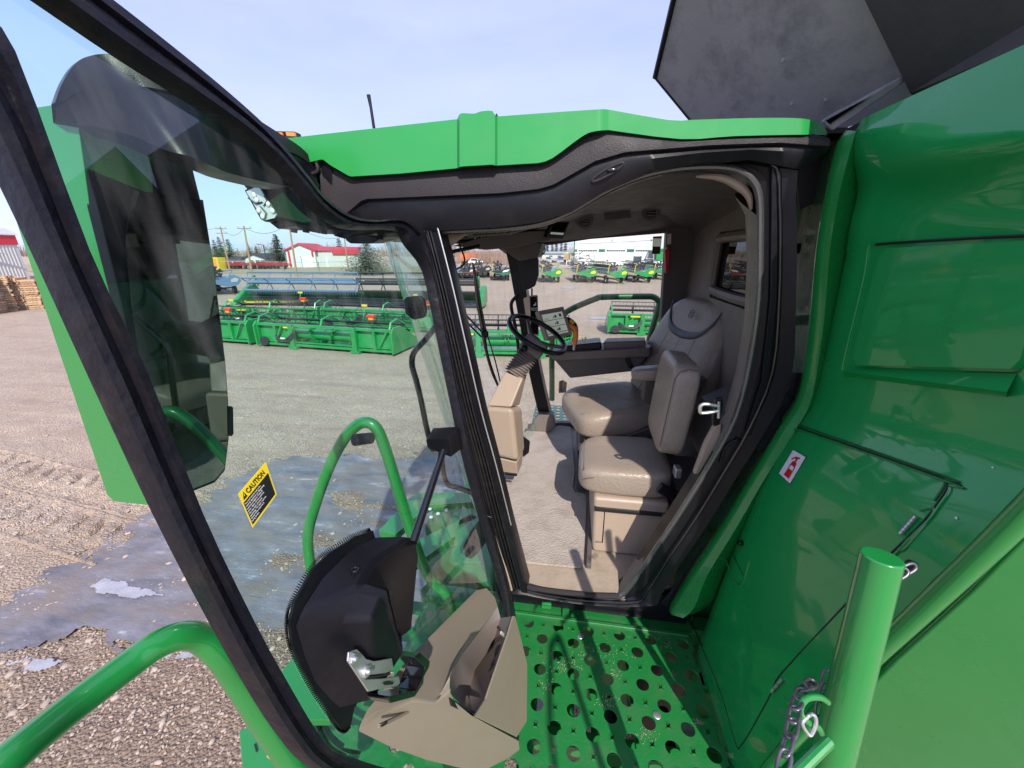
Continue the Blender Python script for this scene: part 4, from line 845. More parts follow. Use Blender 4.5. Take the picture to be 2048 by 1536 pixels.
def link(m, c, t, s, L_=.017, w_=.0065, r=.0026):
    t = t.normalized(); s = (s-t*s.dot(t)).normalized(); P = []
    for i in range(16):
        a = 2*PI*i/16; P.append(c+t*(L_*math.copysign(abs(math.cos(a))**.7, math.cos(a)))*1.0+s*w_*math.copysign(abs(math.sin(a))**.7, math.sin(a)))
    m.tube(P, r, 8, closed=True)
chn = [(1623, 1366, .62), (1608, 1378, .60), (1596, 1400, .575), (1588, 1430, .55), (1583, 1460, .53), (1575, 1490, .515), (1569, 1520, .50), (1562, 1550, .49), (1555, 1585, .48)]
P_l = [DP(*q) for q in cm2(chn, 4)]; d_ = 0; k = 0; last = P_l[0]
dist = [0]
for a, b in zip(P_l, P_l[1:]): dist.append(dist[-1]+(b-a).length)
def along(s):
    for (a, b, u, v_) in zip(P_l, P_l[1:], dist, dist[1:]):
        if s <= v_: return a.lerp(b, (s-u)/max(1e-9, v_-u)), (b-a)
    return P_l[-1], P_l[-1]-P_l[-2]
s_ = .004
while s_ < dist[-1]:
    c, t = along(s_); link(ch, c, t, V((1, 0, .3)) if k % 2 else V((.2, .9, -.3))); s_ += .0255; k += 1
c2 = MB()
for x, y, w_, in ((1812, 1140, .62), (1795, 1150, .60)): link(c2, DP(x, y, w_), DP(x-12, y+6, w_)-DP(x, y, w_), V((0, .5, 1)) if x > 1800 else V((1, 0, 0)))
c3 = MB()
for x, y, w_, in ((1652, 1360, .66), (1648, 1385, .65), (1640, 1412, .64)): link(c3, DP(x, y, w_), DP(x-3, y+16, w_)-DP(x, y, w_), V((1, 0, 0)), r=.0022)
tag(c2.build('chain_end', 'chain', None, ang=80), 'two dark chain links poking from the upper oval hole in the green panel', 'chain')
tag(c3.build('chain_strand', 'chain', None, ang=80), 'short strand of dark chain links right behind the curved green hook eye', 'chain')
chain = ch.build('safety_chain', 'chain', None, ang=80); tag(chain, 'dark steel safety chain hanging from the green panel by the front handrail post', 'chain')
MB().tube([pc(1617, 1432, .438), pc(1628, 1430, .436), pc(1632, 1446, .435), pc(1622, 1470, .435), pc(1612, 1462, .436), pc(1605, 1446, .437)], .0026, 8, sm=4, closed=True).build('spring_clip', 'chrome', chain)
# ---- grain tank extension above
def TQ(pts): return [YP(x, y, Y) for x, y, Y in pts]
t0_, t1_, t2_ = TQ([(1310, 155, 2.05), (1745, 0, 1.45), (1858, 188, 1.45)]); tn_ = (t1_-t0_).cross(t2_-t0_).normalized()
TQp = lambda pts: [PP(x, y, t0_, tn_) for x, y in pts]
te = TQp([(1310, 155), (1352, -20), (1390, -160), (1690, -200), (1745, 0), (1858, 188), (1610, 290), (1440, 300), (1380, 240)])
MB().tri(te).build('grain_tank_flap', 'tank', comb, smooth=False)
tm = comb.children[-1]
MB().tube(TQp([(1310, 155), (1352, -20), (1390, -160)]), .011, 8).build('flap_edge', 'black', tm)
MB().tube(TQp([(1310, 155), (1380, 240), (1440, 300)]), .005, 8).build('flap_edge', 'black', tm)
MB().prism(TQ([(1735, -40, 1.44), (1755, -40, 1.44), (1845, 180, 1.44), (1832, 184, 1.44)]), (0, -.012, 0)).build('flap_corner_strip', 'tank', tm, bevel=.003)
MB().prism(TQ([(1640, 243, 1.46), (1650, 235, 1.46), (1800, 152, 1.45), (1803, 165, 1.45), (1660, 262, 1.46)]), (0, -.015, -.004)).build('flap_fold', 'tank', tm, bevel=.005, seg=3)
for x, y in ((1567, 120), (1652, 200), (1584, 208)): MB().ell(YP(x, y, 1.62), (.014, .006, .014)).build('rivet', 'tank', tm)
MB().prism(TQ([(1700, -60, 1.42), (1820, 186, 1.42), (1860, 190, 1.40), (2100, 70, 1.0), (2300, -100, .9), (2300, -300, .9), (1755, -300, 1.3)]), (.03, .03, 0)).build('grain_tank_canvas', 'tankcloth', comb)
MB().prism([YP(x, y, 1.52) for x, y in ((1640, 255), (1700, 255), (1800, 205), (1860, 190), (1860, 300), (1600, 420), (1590, 330))], (.0, .06, 0)).build('tank_lower_sheet', 'blackrough', comb)
# ---- antenna and beacon
an = MB().tube([YP(748, 256, 1.9), YP(742, 216, 1.9), YP(737, 190, 1.9)], [.007, .0065, .009], 8).build('antenna', 'black', comb)
be = MB().prism([YP(x, y, 1.9) for x, y in ((549, 262), (590, 263), (594, 273), (560, 272))], (0, .04, 0)).build('beacon_light', 'black', comb, bevel=.003)
for a in ((553, 564), (571, 589)): MB().prism([YP(x, y, 1.89) for x, y in ((a[0], 264), (a[1], 265), (a[1]+1, 272), (a[0]+2, 271))], (0, .01, 0)).build('beacon_lens', 'amber', be)
# ---- mirror arm and mirror
arm_t = [(628, 322, 1.34), (600, 293, 1.30), (552, 262, 1.20), (500, 228, 1.10), (420, 170, 1.0), (330, 125, .92), (225, 108, .86), (175, 113, .84), (148, 130, .83), (125, 165, .83), (110, 205, .83)]
arm_b = [(640, 400, 1.34), (612, 370, 1.30), (572, 372, 1.20), (520, 362, 1.10), (455, 345, 1.0), (420, 330, .93), (378, 312, .88), (330, 300, .86), (260, 270, .86), (180, 252, .86), (112, 240, .86)]
rows = []
for a, b in zip(cm2(arm_t, 4), cm2(arm_b, 4)):
    p = YP(a[0], a[1], a[2]); q = YP(*b); d = V((-.55, .30, 0)).normalized()
    rows.append([p+d*.12+V((0, 0, -.03)), p+d*.05+V((0, 0, .006)), p, p.lerp(q, .3)-d*.006, p.lerp(q, .33)-d*.002, q, q+d*.12])
arm = MB().grid(rows, True).build('mirror_arm', 'black', comb, ang=40)
MB().tube([YP(x, y, 1.33) for x, y in ((622, 348), (633, 344), (636, 336), (633, 326), (637, 320))], .006, 8, sm=4).build('cable', 'blackrough', arm)
MB().hexa([YP(x, y, 1.34) for x, y in ((640, 320), (662, 322), (668, 400), (650, 400))], [YP(x, y, 1.44) for x, y in ((640, 320), (662, 322), (668, 400), (650, 400))]).build('arm_hinge_block', 'black', comb, bevel=.004)
MY = .88
mN = V((.995, .06, -.02)).normalized(); m0 = XP(300, 640, -1.18)
def MP(x, y, o=0): return PP(x, y, m0+mN*o, mN)
front = [(160, 300), (172, 262), (200, 248), (300, 258), (372, 306), (385, 330), (415, 450), (428, 520), (440, 620), (452, 720), (458, 800), (459, 880), (452, 940), (430, 966), (380, 986), (345, 990), (318, 960), (290, 830), (240, 600), (190, 400)]
MB().prism([MP(x, y) for x, y in front], -mN*.03).build('mirror_bezel', 'black', comb, bevel=.006, seg=3)
mbz = comb.children[-1]
shell = [(50, 218), (140, 204), (160, 232), (158, 262), (180, 420), (230, 640), (290, 880), (318, 1012), (300, 1011), (228, 1003), (214, 990), (110, 680), (0, 345), (-20, 260), (10, 228)]
rows_o = [YP(x, y, MY) for x, y in shell]
MB().prism(rows_o, (0, .16, 0)).build('mirror_shell', 'green', mbz, bevel=.012, seg=4)
MB().hexa([MP(x, y, -.01) for x, y in ((140, 206), (300, 250), (380, 310), (160, 262))], [MP(x, y, -.10) for x, y in ((140, 206), (300, 250), (380, 310), (160, 262))]).build('mirror_head', 'black', mbz, bevel=.006)
g1 = [(290, 458), (340, 462), (402, 468), (412, 500), (425, 620), (436, 720), (442, 800), (444, 860), (418, 900), (395, 895), (375, 850), (340, 720), (310, 590)]
g0 = [(265, 380), (405, 400), (424, 520), (436, 620), (448, 720), (454, 800), (455, 880), (448, 935), (428, 960), (378, 980), (348, 982), (322, 930), (285, 760), (262, 620), (250, 480)]
MB().prism([MP(x, y, .004) for x, y in g0], mN*.002).build('mirror_glass', 'mirror', mbz)
MB().prism([MP(x, y, .002) for x, y in ((456, 812), (460, 815), (461, 868), (457, 872))], mN*.012).build('mirror_edge_clip', 'black', mbz)
# ---- roof front underside with work lights
rf = MB().tri([YP(x, y, 1.60) for x, y in ((478, 358), (700, 340), (850, 470), (800, 462), (735, 465), (700, 470), (688, 478), (665, 470), (655, 460), (640, 470), (618, 470), (600, 458), (575, 460), (545, 448), (530, 436), (500, 392))])
MB().prism([YP(x, y, 1.55) for x, y in ((480, 350), (720, 350), (850, 445), (850, 468), (770, 458), (708, 470), (690, 478), (668, 472), (658, 458), (648, 466), (638, 467), (604, 460), (590, 452), (555, 458), (532, 440), (508, 395), (488, 372))], (-.02, .9, 0)).build('roof_front_underside', 'black', comb, bevel=.006)
MB().prism([YP(x, y, 1.50) for x, y in ((465, 350), (470, 343), (560, 343), (620, 330), (640, 372), (490, 366), (476, 362))], (-.02, .8, 0)).build('roof_front_lip', 'green', comb, bevel=.006)
wl = MB().prism([YP(x, y, 1.50) for x, y in ((488, 380), (512, 370), (522, 372), (556, 430), (552, 440), (530, 444), (520, 438))], (-.01, .06, 0)).build('work_light', 'black', comb, bevel=.004)
MB().prism([YP(x, y, 1.493) for x, y in ((492, 383), (511, 374), (520, 377), (552, 430), (549, 436), (531, 440), (523, 434))], (0, .01, 0)).build('light_lens', 'lens', wl)
for x, y in ((508, 390), (513, 400), (517, 421), (525, 433), (536, 408), (545, 422)): 
    c = YP(x, y, 1.49); m = MB(); m.ell(c, (.018, .008, .020)); m.build('lamp_reflector', 'white', wl)
for pts in (((496, 396), (512, 408), (524, 404)), ((520, 412), (532, 426), (530, 438)), ((528, 392), (534, 402), (527, 412))): MB().tube([YP(x, y, 1.489) for x, y in pts], .0022, 6).build('lens_rib', 'decalblack', wl)
MB().prism([YP(x, y, 1.56) for x, y in ((692, 472), (740, 470), (760, 478), (745, 486), (700, 487), (690, 480))], (0, .1, 0)).build('roof_camera_housing', 'black', comb, bevel=.005)
for x, y in ((588, 457), (648, 460), (612, 457)): MB().cyl(YP(x, y, 1.52), YP(x, y+8, 1.52), .014, .012, 12).build('washer_nozzle', 'black', comb)
# ---- perforated platform (real holes)
px0, px1, py0, py1 = -.52, .615, .30, 1.405
DX, DY = .1420, .0690
def plat():
    bm = bmesh.new(); hs = []
    j = 0
    cells = []
    # lattice: rows every DY; even rows circles at x0+k*DX, stars between; odd rows shifted half a pitch
    nrow = int((1.375-py0)/DY)
    tiles = {}
    hw, hh = DX/4, DY/2
    for jj in range(nrow+1):
        cy = 1.3725-jj*DY*.985
        for kk in range(-8, 10):
            pass
    return None
pm = MB(); zt = 2.200; th = .006
rowsN = 16; x_base = -.124
ytop = 1.3725+DY/2
def hole_tile(cx, cy, w, h, shape):
    """a rectangular plate tile with one hole: outer rectangle points matched to hole points"""
    n = len(shape); o = []
    for (hx, hy) in shape:
        s = min((w/2)/max(1e-6, abs(hx)), (h/2)/max(1e-6, abs(hy))); o.append((cx+hx*s, cy+hy*s))
    base = len(pm.v)
    for (hx, hy), (ox, oy) in zip(shape, o):
        pm.v += [V((ox, oy, zt)), V((cx+hx, cy+hy, zt)), V((cx+hx, cy+hy, zt-th))]
    for i in range(n):
        a = base+3*i; b = base+3*((i+1) % n); pm.f += [[a, b, b+1, a+1], [a+1, b+1, b+2, a+2]]
def circ(r, n=32, cw=None, ch=None):
    # include the rectangle corner directions so that tiles close exactly
    angs = sorted(set([round(2*PI*i/n, 6) for i in range(n)]+[math.atan2(sy*ch, sx*cw) % (2*PI) for sx in (1, -1) for sy in (1, -1)]))
    return [(r*math.cos(a), r*math.sin(a)) for a in angs]
def star(r, cw=None, ch=None):
    P = []
    for i in range(32):
        a = 2*PI*i/32; k = abs(math.cos(2*(a-PI/4))); P.append((a, r*(.42+.62*k**2.2)))
    for sx in (1, -1):
        for sy in (1, -1): a = math.atan2(sy*ch, sx*cw) % (2*PI); k = abs(math.cos(2*(a-PI/4))); P.append((a, r*(.42+.62*k**2.2)))
    P = sorted(P); return [(r_*math.cos(a), r_*math.sin(a)) for a, r_ in P]
# brick the plane with wide tiles for circles, narrow ones for stars
wc_, wsr = .0850, DX-.0850
C32 = circ(.0255, 32, wc_, DY); S32 = star(.0125, wsr, DY)
dim = MB()
for j in range(17):
    cy = 1.3725-j*DY; off = x_base+(DX/2)*(j % 2)
    for k in range(-4, 7):
        cx = off+k*DX
        if cx+wc_/2 > .640 or cx < -.60:
            if cx-wc_/2 < .62: pm.b2(cx-wc_/2, min(.615, cx+wc_/2), cy-DY/2, cy+DY/2, zt-th, zt)
        else: hole_tile(cx, cy, wc_, DY, C32)
        if cx+DX/2+wsr/2 < .63 and cx > -.62:
            hole_tile(cx+DX/2, cy, wsr, DY, S32)
            for q in range(4):
                a = PI/4+q*PI/2; c = V((cx+DX/2, cy, zt+.0015)); dr = V((math.cos(a), math.sin(a), 0)); tt = V((-dr.y, dr.x, 0))
                e = V((math.cos(a-PI/4), math.sin(a-PI/4), 0))
                dim.add([c+e*.007-e.cross(V((0, 0, 1)))*.006, c+e*.007+e.cross(V((0, 0, 1)))*.006, c+e*.014+V((0, 0, -.001))+e.cross(V((0, 0, 1)))*.009, c+e*.014+V((0, 0, -.001))-e.cross(V((0, 0, 1)))*.009], [[0, 1, 2, 3]])
        elif cx+DX/2-wsr/2 < .615: pm.b2(cx+DX/2-wsr/2, min(.615, cx+DX/2+wsr/2), cy-DY/2, cy+DY/2, zt-th, zt)
pm.add(dim.v, dim.f)
plt = pm.build('perforated_platform', 'green_worn', comb, ang=20)
# front rail of the platform, channel and frame under it
mb = MB()
mb.b2(-.60, .62, 1.408, 1.425, 2.16, 2.210); mb.b2(-.60, .03, 1.435, 1.50, 2.175, 2.195); mb.b2(.075, .65, 1.435, 1.50, 2.175, 2.195); mb.b2(.035, .07, 1.41, 1.56, 2.17, 2.205)
mb.b2(-.60, .64, 1.425, 1.434, 2.15, 2.185)
mb.build('platform_front_channel', 'green_worn', comb, bevel=.003)
mb = MB(); mb.b2(.0, .10, 1.0, 1.9, 1.95, 2.05); mb.b2(-.7, .9, .96, 1.02, 2.02, 2.10); mb.b2(.33, .37, .2, 1.4, 2.03, 2.11); mb.b2(-.7, .9, .62, .66, 1.95, 2.05); mb.b2(-.12, -.06, .2, 1.4, 1.9, 2.02); mb.b2(.18, .21, .2, 1.4, 1.8, 1.9); mb.b2(-.7, .9, 1.52, 1.60, 2.02, 2.12)
mb.build('platform_support_frame', 'green', comb, bevel=.004)
mb = MB(); mb.b2(.2, .9, .5, 1.3, 1.35, 1.45); mb.cyl((.3, .3, 1.7), (.3, 1.4, 1.7), .05); mb.cyl((.52, .5, 1.85), (.52, 1.3, 1.85), .03)
mb.build('drive_line_parts', 'blackrough', comb)
MB().b2(-.07, -.02, 1.46, 1.52, 2.20, 2.235).build('rubber_mount', 'green', comb, bevel=.004)
mb = MB(); 
for x in (.12, .19, .30, .38): mb.b2(x, x+.055, 1.52, 1.545, 2.16, 2.26)
mb.build('cab_mount_plates', 'green_worn', comb, bevel=.002)
MB().b2(-.30, .62, 1.47, 1.50, 2.21, 2.37).build('cab_under_skirt', 'black', comb)
for x, y in ((1161, 1272), (1314, 1430)):
    c = ZP(x, y, 2.202); MB().ell(c, (.030, .030, .006)).build('platform_bolt', 'chrome', plt)
# side brackets along the right platform edge
for y in (1.22, 1.02, .9): MB().b2(.618, .645, y-.03, y+.03, 2.17, 2.20).build('edge_clip', 'green_worn', comb)
# ---- left side: steps, front frame, hand rails seen through the door glass
MB().tube([DP(x, y, w_) for x, y, w_ in ((-120, 1640, .40), (0, 1533, .44), (140, 1418, .52), (250, 1335, .585), (310, 1292, .62), (360, 1272, .65), (400, 1275, .68), (440, 1305, .71), (480, 1362, .76), (530, 1440, .82), (590, 1530, .90), (660, 1640, 1.0))], [.0205, .0205, .0212, .0222, .0225, .0225, .0230, .0245, .026, .027, .028, .029], 24, sm=5).build('near_handrail', 'green', comb, ang=80)
MB().tube([YP(x, y, 1.30) for x, y in ((640, 1240), (622, 1140), (616, 1070), (634, 1000), (660, 930), (690, 875), (715, 850), (735, 845), (752, 856), (768, 890), (790, 960), (815, 1040), (838, 1110), (856, 1152), (875, 1175), (892, 1190), (905, 1230), (915, 1290))], .0235, 20, sm=5).build('far_handrail', 'green', comb, ang=80)
MB().cyl(YP(708, 880, 1.25), YP(744, 876, 1.25), .024, .022, 18).build('rubber_stop', 'rubberbar', comb, bevel=.003)
def ZQ(pts, z): return [ZP(x, y, z) for x, y in pts]
fp = MB()
fp.prism(ZQ([(850, 1050), (880, 1000), (985, 1000), (1010, 1060), (985, 1200), (900, 1330), (860, 1200)], 1.75), (0, 0, -.02))
MB().prism(ZQ([(560, 1360), (610, 1325), (680, 1345), (760, 1430), (800, 1560), (560, 1600)], 1.6), (0, 0, -.02)).build('lower_step_sheet', 'green_worn', comb)
fp.build('feeder_top_sheet', 'green_worn', comb)
for pts, z, t_, nm, mt_ in (
    ([(900, 1120), (925, 1010), (985, 1060), (1010, 1120), (990, 1180)], 1.95, .03, 'feeder_flange', 'green'),
    ([(758, 1060), (830, 985), (1000, 985), (1010, 1000), (860, 1010), (790, 1070)], 1.95, .06, 'front_beam', 'green'),
    ([(815, 1090), (960, 1020), (970, 1030), (830, 1130)], 1.95, .05, 'front_beam', 'green'),
    ([(560, 1345), (590, 1310), (640, 1390), (660, 1440), (620, 1440)], 1.95, .04, 'step_bracket', 'green'),
    ([(478, 1462), (500, 1450), (540, 1480), (590, 1520), (600, 1600), (490, 1600)], 2.08, .05, 'step_bracket', 'green'),
    ([(840, 1180), (870, 1150), (1000, 1180), (990, 1225), (900, 1330)], 1.5, .05, 'feeder_side', 'green_dark')):
    MB().prism(ZQ(pts, z), (0, 0, -t_)).build(nm, mt_, comb, bevel=.004)
MB().prism(ZQ([(508, 1490), (512, 1488), (516, 1502), (512, 1504)], 2.082), (0, 0, .004)).build('bracket_slot', 'decalblack', comb)
MB().prism(ZQ([(533, 1500), (545, 1510), (545, 1524), (534, 1514)], 2.082), (0, 0, .001)).build('warning_decal', 'yellow', comb)
for x, y in ((860, 1018), (893, 1020), (876, 1027), (862, 1034)): MB().ell(ZP(x, y, 1.97), (.03, .03, .02)).build('beam_bolt', 'white', comb)
MB().tube([ZP(x, y, 1.85) for x, y in ((655, 1410), (650, 1450), (668, 1480), (700, 1500), (740, 1500))], .012, 8, sm=4).build('hydraulic_hose', 'black', comb)
MB().tube([ZP(x, y, 1.82) for x, y in ((640, 1390), (636, 1440), (655, 1490), (690, 1515))], .012, 8, sm=4).build('hydraulic_hose', 'black', comb)
# ---- far side platform and rail
fpz = [(-.35, 3.45), (.25, 3.45), (.25, 4.15), (-.35, 4.15)]
mb2 = MB(); sv, sf = pm.v, pm.f; pm = MB()
for i in range(9):
    for j in range(9): hole_tile(-.30+i*.075, 3.48+j*.08, .075, .08, circ(.024, 16, .075, .08))
for p in pm.v: p.z = p.z
pm.build('far_platform', 'green', comb, ang=20)
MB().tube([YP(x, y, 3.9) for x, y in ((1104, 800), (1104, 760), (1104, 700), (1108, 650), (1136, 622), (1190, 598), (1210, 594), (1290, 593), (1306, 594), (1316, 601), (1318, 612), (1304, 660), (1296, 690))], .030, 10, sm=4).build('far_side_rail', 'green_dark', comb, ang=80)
MB().hexa([YP(x, y, 4.0) for x, y in ((1119, 762), (1126, 760), (1124, 785), (1118, 786))], [YP(x, y, 4.1) for x, y in ((1128, 762), (1134, 765), (1132, 785), (1124, 786))]).build('far_step_lamp', 'black', comb)
MB().prism([YP(x, y, 3.99) for x, y in ((1118, 762), (1120, 762), (1119, 784), (1117, 784))], (0, -.01, 0)).build('reflector', 'orange', comb)
# ---- rest of the machine, so that it stands as a whole: body, wheels, feeder house
mb = MB(); mb.b2(.90, 5.5, 1.5, 3.4, 1.3, 4.2); mb.build('body_core', 'green_dark', comb)
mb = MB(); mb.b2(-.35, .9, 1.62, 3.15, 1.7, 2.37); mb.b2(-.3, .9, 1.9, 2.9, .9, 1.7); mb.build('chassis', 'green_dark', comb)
def wheel(c, r, w_):
    m = MB(); n = 48; prof = [(r*.62, -w_/2), (r*.95, -w_/2), (r, -w_*.35), (r, w_*.35), (r*.95, w_/2), (r*.62, w_/2)]
    rows = [[V((c[0]+a*math.cos(t), c[1]+b, c[2]+a*math.sin(t))) for a, b in prof] for t in [2*PI*i/n for i in range(n+1)]]
    m.grid(rows); o = m.build('wheel', 'rubber', comb)
    MB().cyl((c[0], c[1]-w_*.3, c[2]), (c[0], c[1]+w_*.3, c[2]), r*.62, n=32).build('rim', 'yellow', o)
wheel((1.5, 3.3, .95), .95, .5); wheel((1.5, 2.0, .95), .95, .5); wheel((4.6, 1.6, .65), .65, .45); wheel((4.6, 3.3, .65), .65, .45)
# crumbs of mud on the platform
mb = MB()
for cx, cy, n, s in ((1130, 1330, 150, 16), (1100, 1372, 60, 10), (1226, 1348, 50, 8), (1220, 1405, 70, 12), (1290, 1470, 60, 14), (1210, 1310, 60, 25), (1330, 1290, 30, 10), (1160, 1300, 60, 40), (1215, 1185+110, 30, 40), (1396, 1445, 50, 7), (1225, 1236, 50, 50)):
    for k in range(n):
        x, y = cx+random.gauss(0, s), cy+random.gauss(0, s*.6); p = ZP(x, y, 2.2005); r_ = random.uniform(.0008, .0028)
        fx = ((p.x-x_base)/(DX/2)); q = p+V((0, 0, r_*.5))
        if p.x > .6 or p.y > 1.40: continue
        ok = True
        for j in (round((1.3725-p.y)/DY),):
            off = x_base+(DX/2)*(j % 2); kx = round((p.x-off)/DX)
            if math.hypot(p.x-(off+kx*DX), p.y-(1.3725-j*DY)) < .026: ok = False
        if not ok: continue
        a = random.random()*3; vs = [q+V((r_*math.cos(a+i*2.09)*random.uniform(.7, 1.3), r_*math.sin(a+i*2.09)*random.uniform(.7, 1.3), 0)) for i in range(3)]
        mb.add(vs+[q+V((0, 0, r_))], [[0, 1, 3], [1, 2, 3], [2, 0, 3]])
M['mud'] = mk('dried_mud_crumbs', (.42, .32, .24), .9, var=.4, vscale=80)
tag(mb.build('mud_crumbs', 'mud', None), 'dried mud crumbs scattered on the green perforated platform', 'mud', kind='stuff')
# ================================================================ GROUND
def gravel_mat():
    m, nt, b = new_mat('gravel_yard'); N = nt.nodes; L = nt.links
    tc = N.new('ShaderNodeTexCoord'); P = tc.outputs['Object']
    def noise(s, d=5, r=.55, sc=None):
        n = N.new('ShaderNodeTexNoise'); n.inputs['Scale'].default_value = s; n.inputs['Detail'].default_value = d; n.inputs['Roughness'].default_value = r
        if sc: mp = N.new('ShaderNodeMapping'); mp.inputs['Scale'].default_value = sc; mp.inputs['Rotation'].default_value = (0, 0, R(12)); L.new(P, mp.inputs[0]); L.new(mp.outputs[0], n.inputs['Vector'])
        else: L.new(P, n.inputs['Vector'])
        return n.outputs['Fac']
    def ramp(f, stops):
        c = N.new('ShaderNodeValToRGB'); e = c.color_ramp.elements
        e[0].position, e[0].color = stops[0][0], (*stops[0][1], 1); e[1].position, e[1].color = stops[1][0], (*stops[1][1], 1)
        for s in stops[2:]: x = e.new(s[0]); x.color = (*s[1], 1)
        L.new(f, c.inputs[0]); return c.outputs['Color']
    def mix(f, a, bb, mode='MIX'):
        x = N.new('ShaderNodeMix'); x.data_type = 'RGBA'; x.blend_type = mode
        for i, v_ in (('Factor', f), ('A', a), ('B', bb)):
            if isinstance(v_, (int, float)): x.inputs[i].default_value = v_
            elif isinstance(v_, tuple): x.inputs[i].default_value = (*v_, 1)
            else: L.new(v_, x.inputs[i])
        return x.outputs['Result']
    base = ramp(noise(.25, 6), [(.3, (.39, .295, .21)), (.7, (.50, .395, .29))])
    streak = ramp(noise(.8, 7, .65, (.35, 2.2, 1)), [(.42, (.0, .0, .0)), (.62, (1, 1, 1))])
    base = mix(streak, base, (.36, .265, .20))
    vo = N.new('ShaderNodeTexVoronoi'); vo.inputs['Scale'].default_value = 42; L.new(P, vo.inputs['Vector'])
    sep = N.new('ShaderNodeSeparateColor'); L.new(vo.outputs['Color'], sep.inputs[0])
    stone = ramp(sep.outputs[0], [(.0, (.24, .18, .14)), (.5, (.44, .345, .27)), (.8, (.56, .46, .37)), (1, (.60, .52, .44))])
    peb = noise(1.7, 3); pf = ramp(peb, [(.40, (.15, .15, .15)), (.6, (.70, .70, .70))])
    base = mix(pf, base, stone)
    vm = N.new('ShaderNodeVectorMath'); vm.operation = 'DISTANCE'; vm.inputs[1].default_value = (-1.8, 1.8, 0); L.new(P, vm.inputs[0])
    ml = N.new('ShaderNodeMath'); ml.operation = 'MULTIPLY_ADD'; L.new(noise(.9, 6, .7), ml.inputs[0]); ml.inputs[1].default_value = 5.0; L.new(vm.outputs['Value'], ml.inputs[2])
    damp = ramp(ml.outputs[0], [(0, (.75, .75, .75)), (1, (0, 0, 0))]); dr = damp.node.color_ramp
    mr_ = N.new('ShaderNodeMapRange'); mr_.inputs['From Min'].default_value = 5.0; mr_.inputs['From Max'].default_value = 9.0; mr_.inputs['To Min'].default_value = 0; mr_.inputs['To Max'].default_value = 1; L.new(ml.outputs[0], mr_.inputs['Value']); L.new(mr_.outputs[0], damp.node.inputs[0])
    base = mix(damp, base, mix(1.0, base, (.46, .40, .36), 'MULTIPLY'))
    vo2 = N.new('ShaderNodeTexVoronoi'); vo2.inputs['Scale'].default_value = 120; L.new(P, vo2.inputs['Vector'])
    sp2 = N.new('ShaderNodeSeparateColor'); L.new(vo2.outputs['Color'], sp2.inputs[0])
    fine = ramp(sp2.outputs[1], [(0, (.55, .55, .55)), (1, (1.35, 1.32, 1.3))]); base = mix(.55, base, fine, 'MULTIPLY')
    L.new(base, b.inputs['Base Color']); b.inputs['Roughness'].default_value = .9
    # bump: stones + ruts
    ad = N.new('ShaderNodeMath'); ad.operation = 'MULTIPLY_ADD'; L.new(vo.outputs['Distance'], ad.inputs[0]); ad.inputs[1].default_value = -.8; L.new(noise(6, 8, .7), ad.inputs[2])
    ad2 = N.new('ShaderNodeMath'); ad2.operation = 'MULTIPLY_ADD'; L.new(streak, ad2.inputs[0]); ad2.inputs[1].default_value = -.5; L.new(ad.outputs[0], ad2.inputs[2])
    bp = N.new('ShaderNodeBump'); bp.inputs['Strength'].default_value = .9; bp.inputs['Distance'].default_value = .035
    L.new(ad2.outputs[0], bp.inputs['Height']); L.new(bp.outputs['Normal'], b.inputs['Normal'])
    return m
M['gravel'] = gravel_mat()
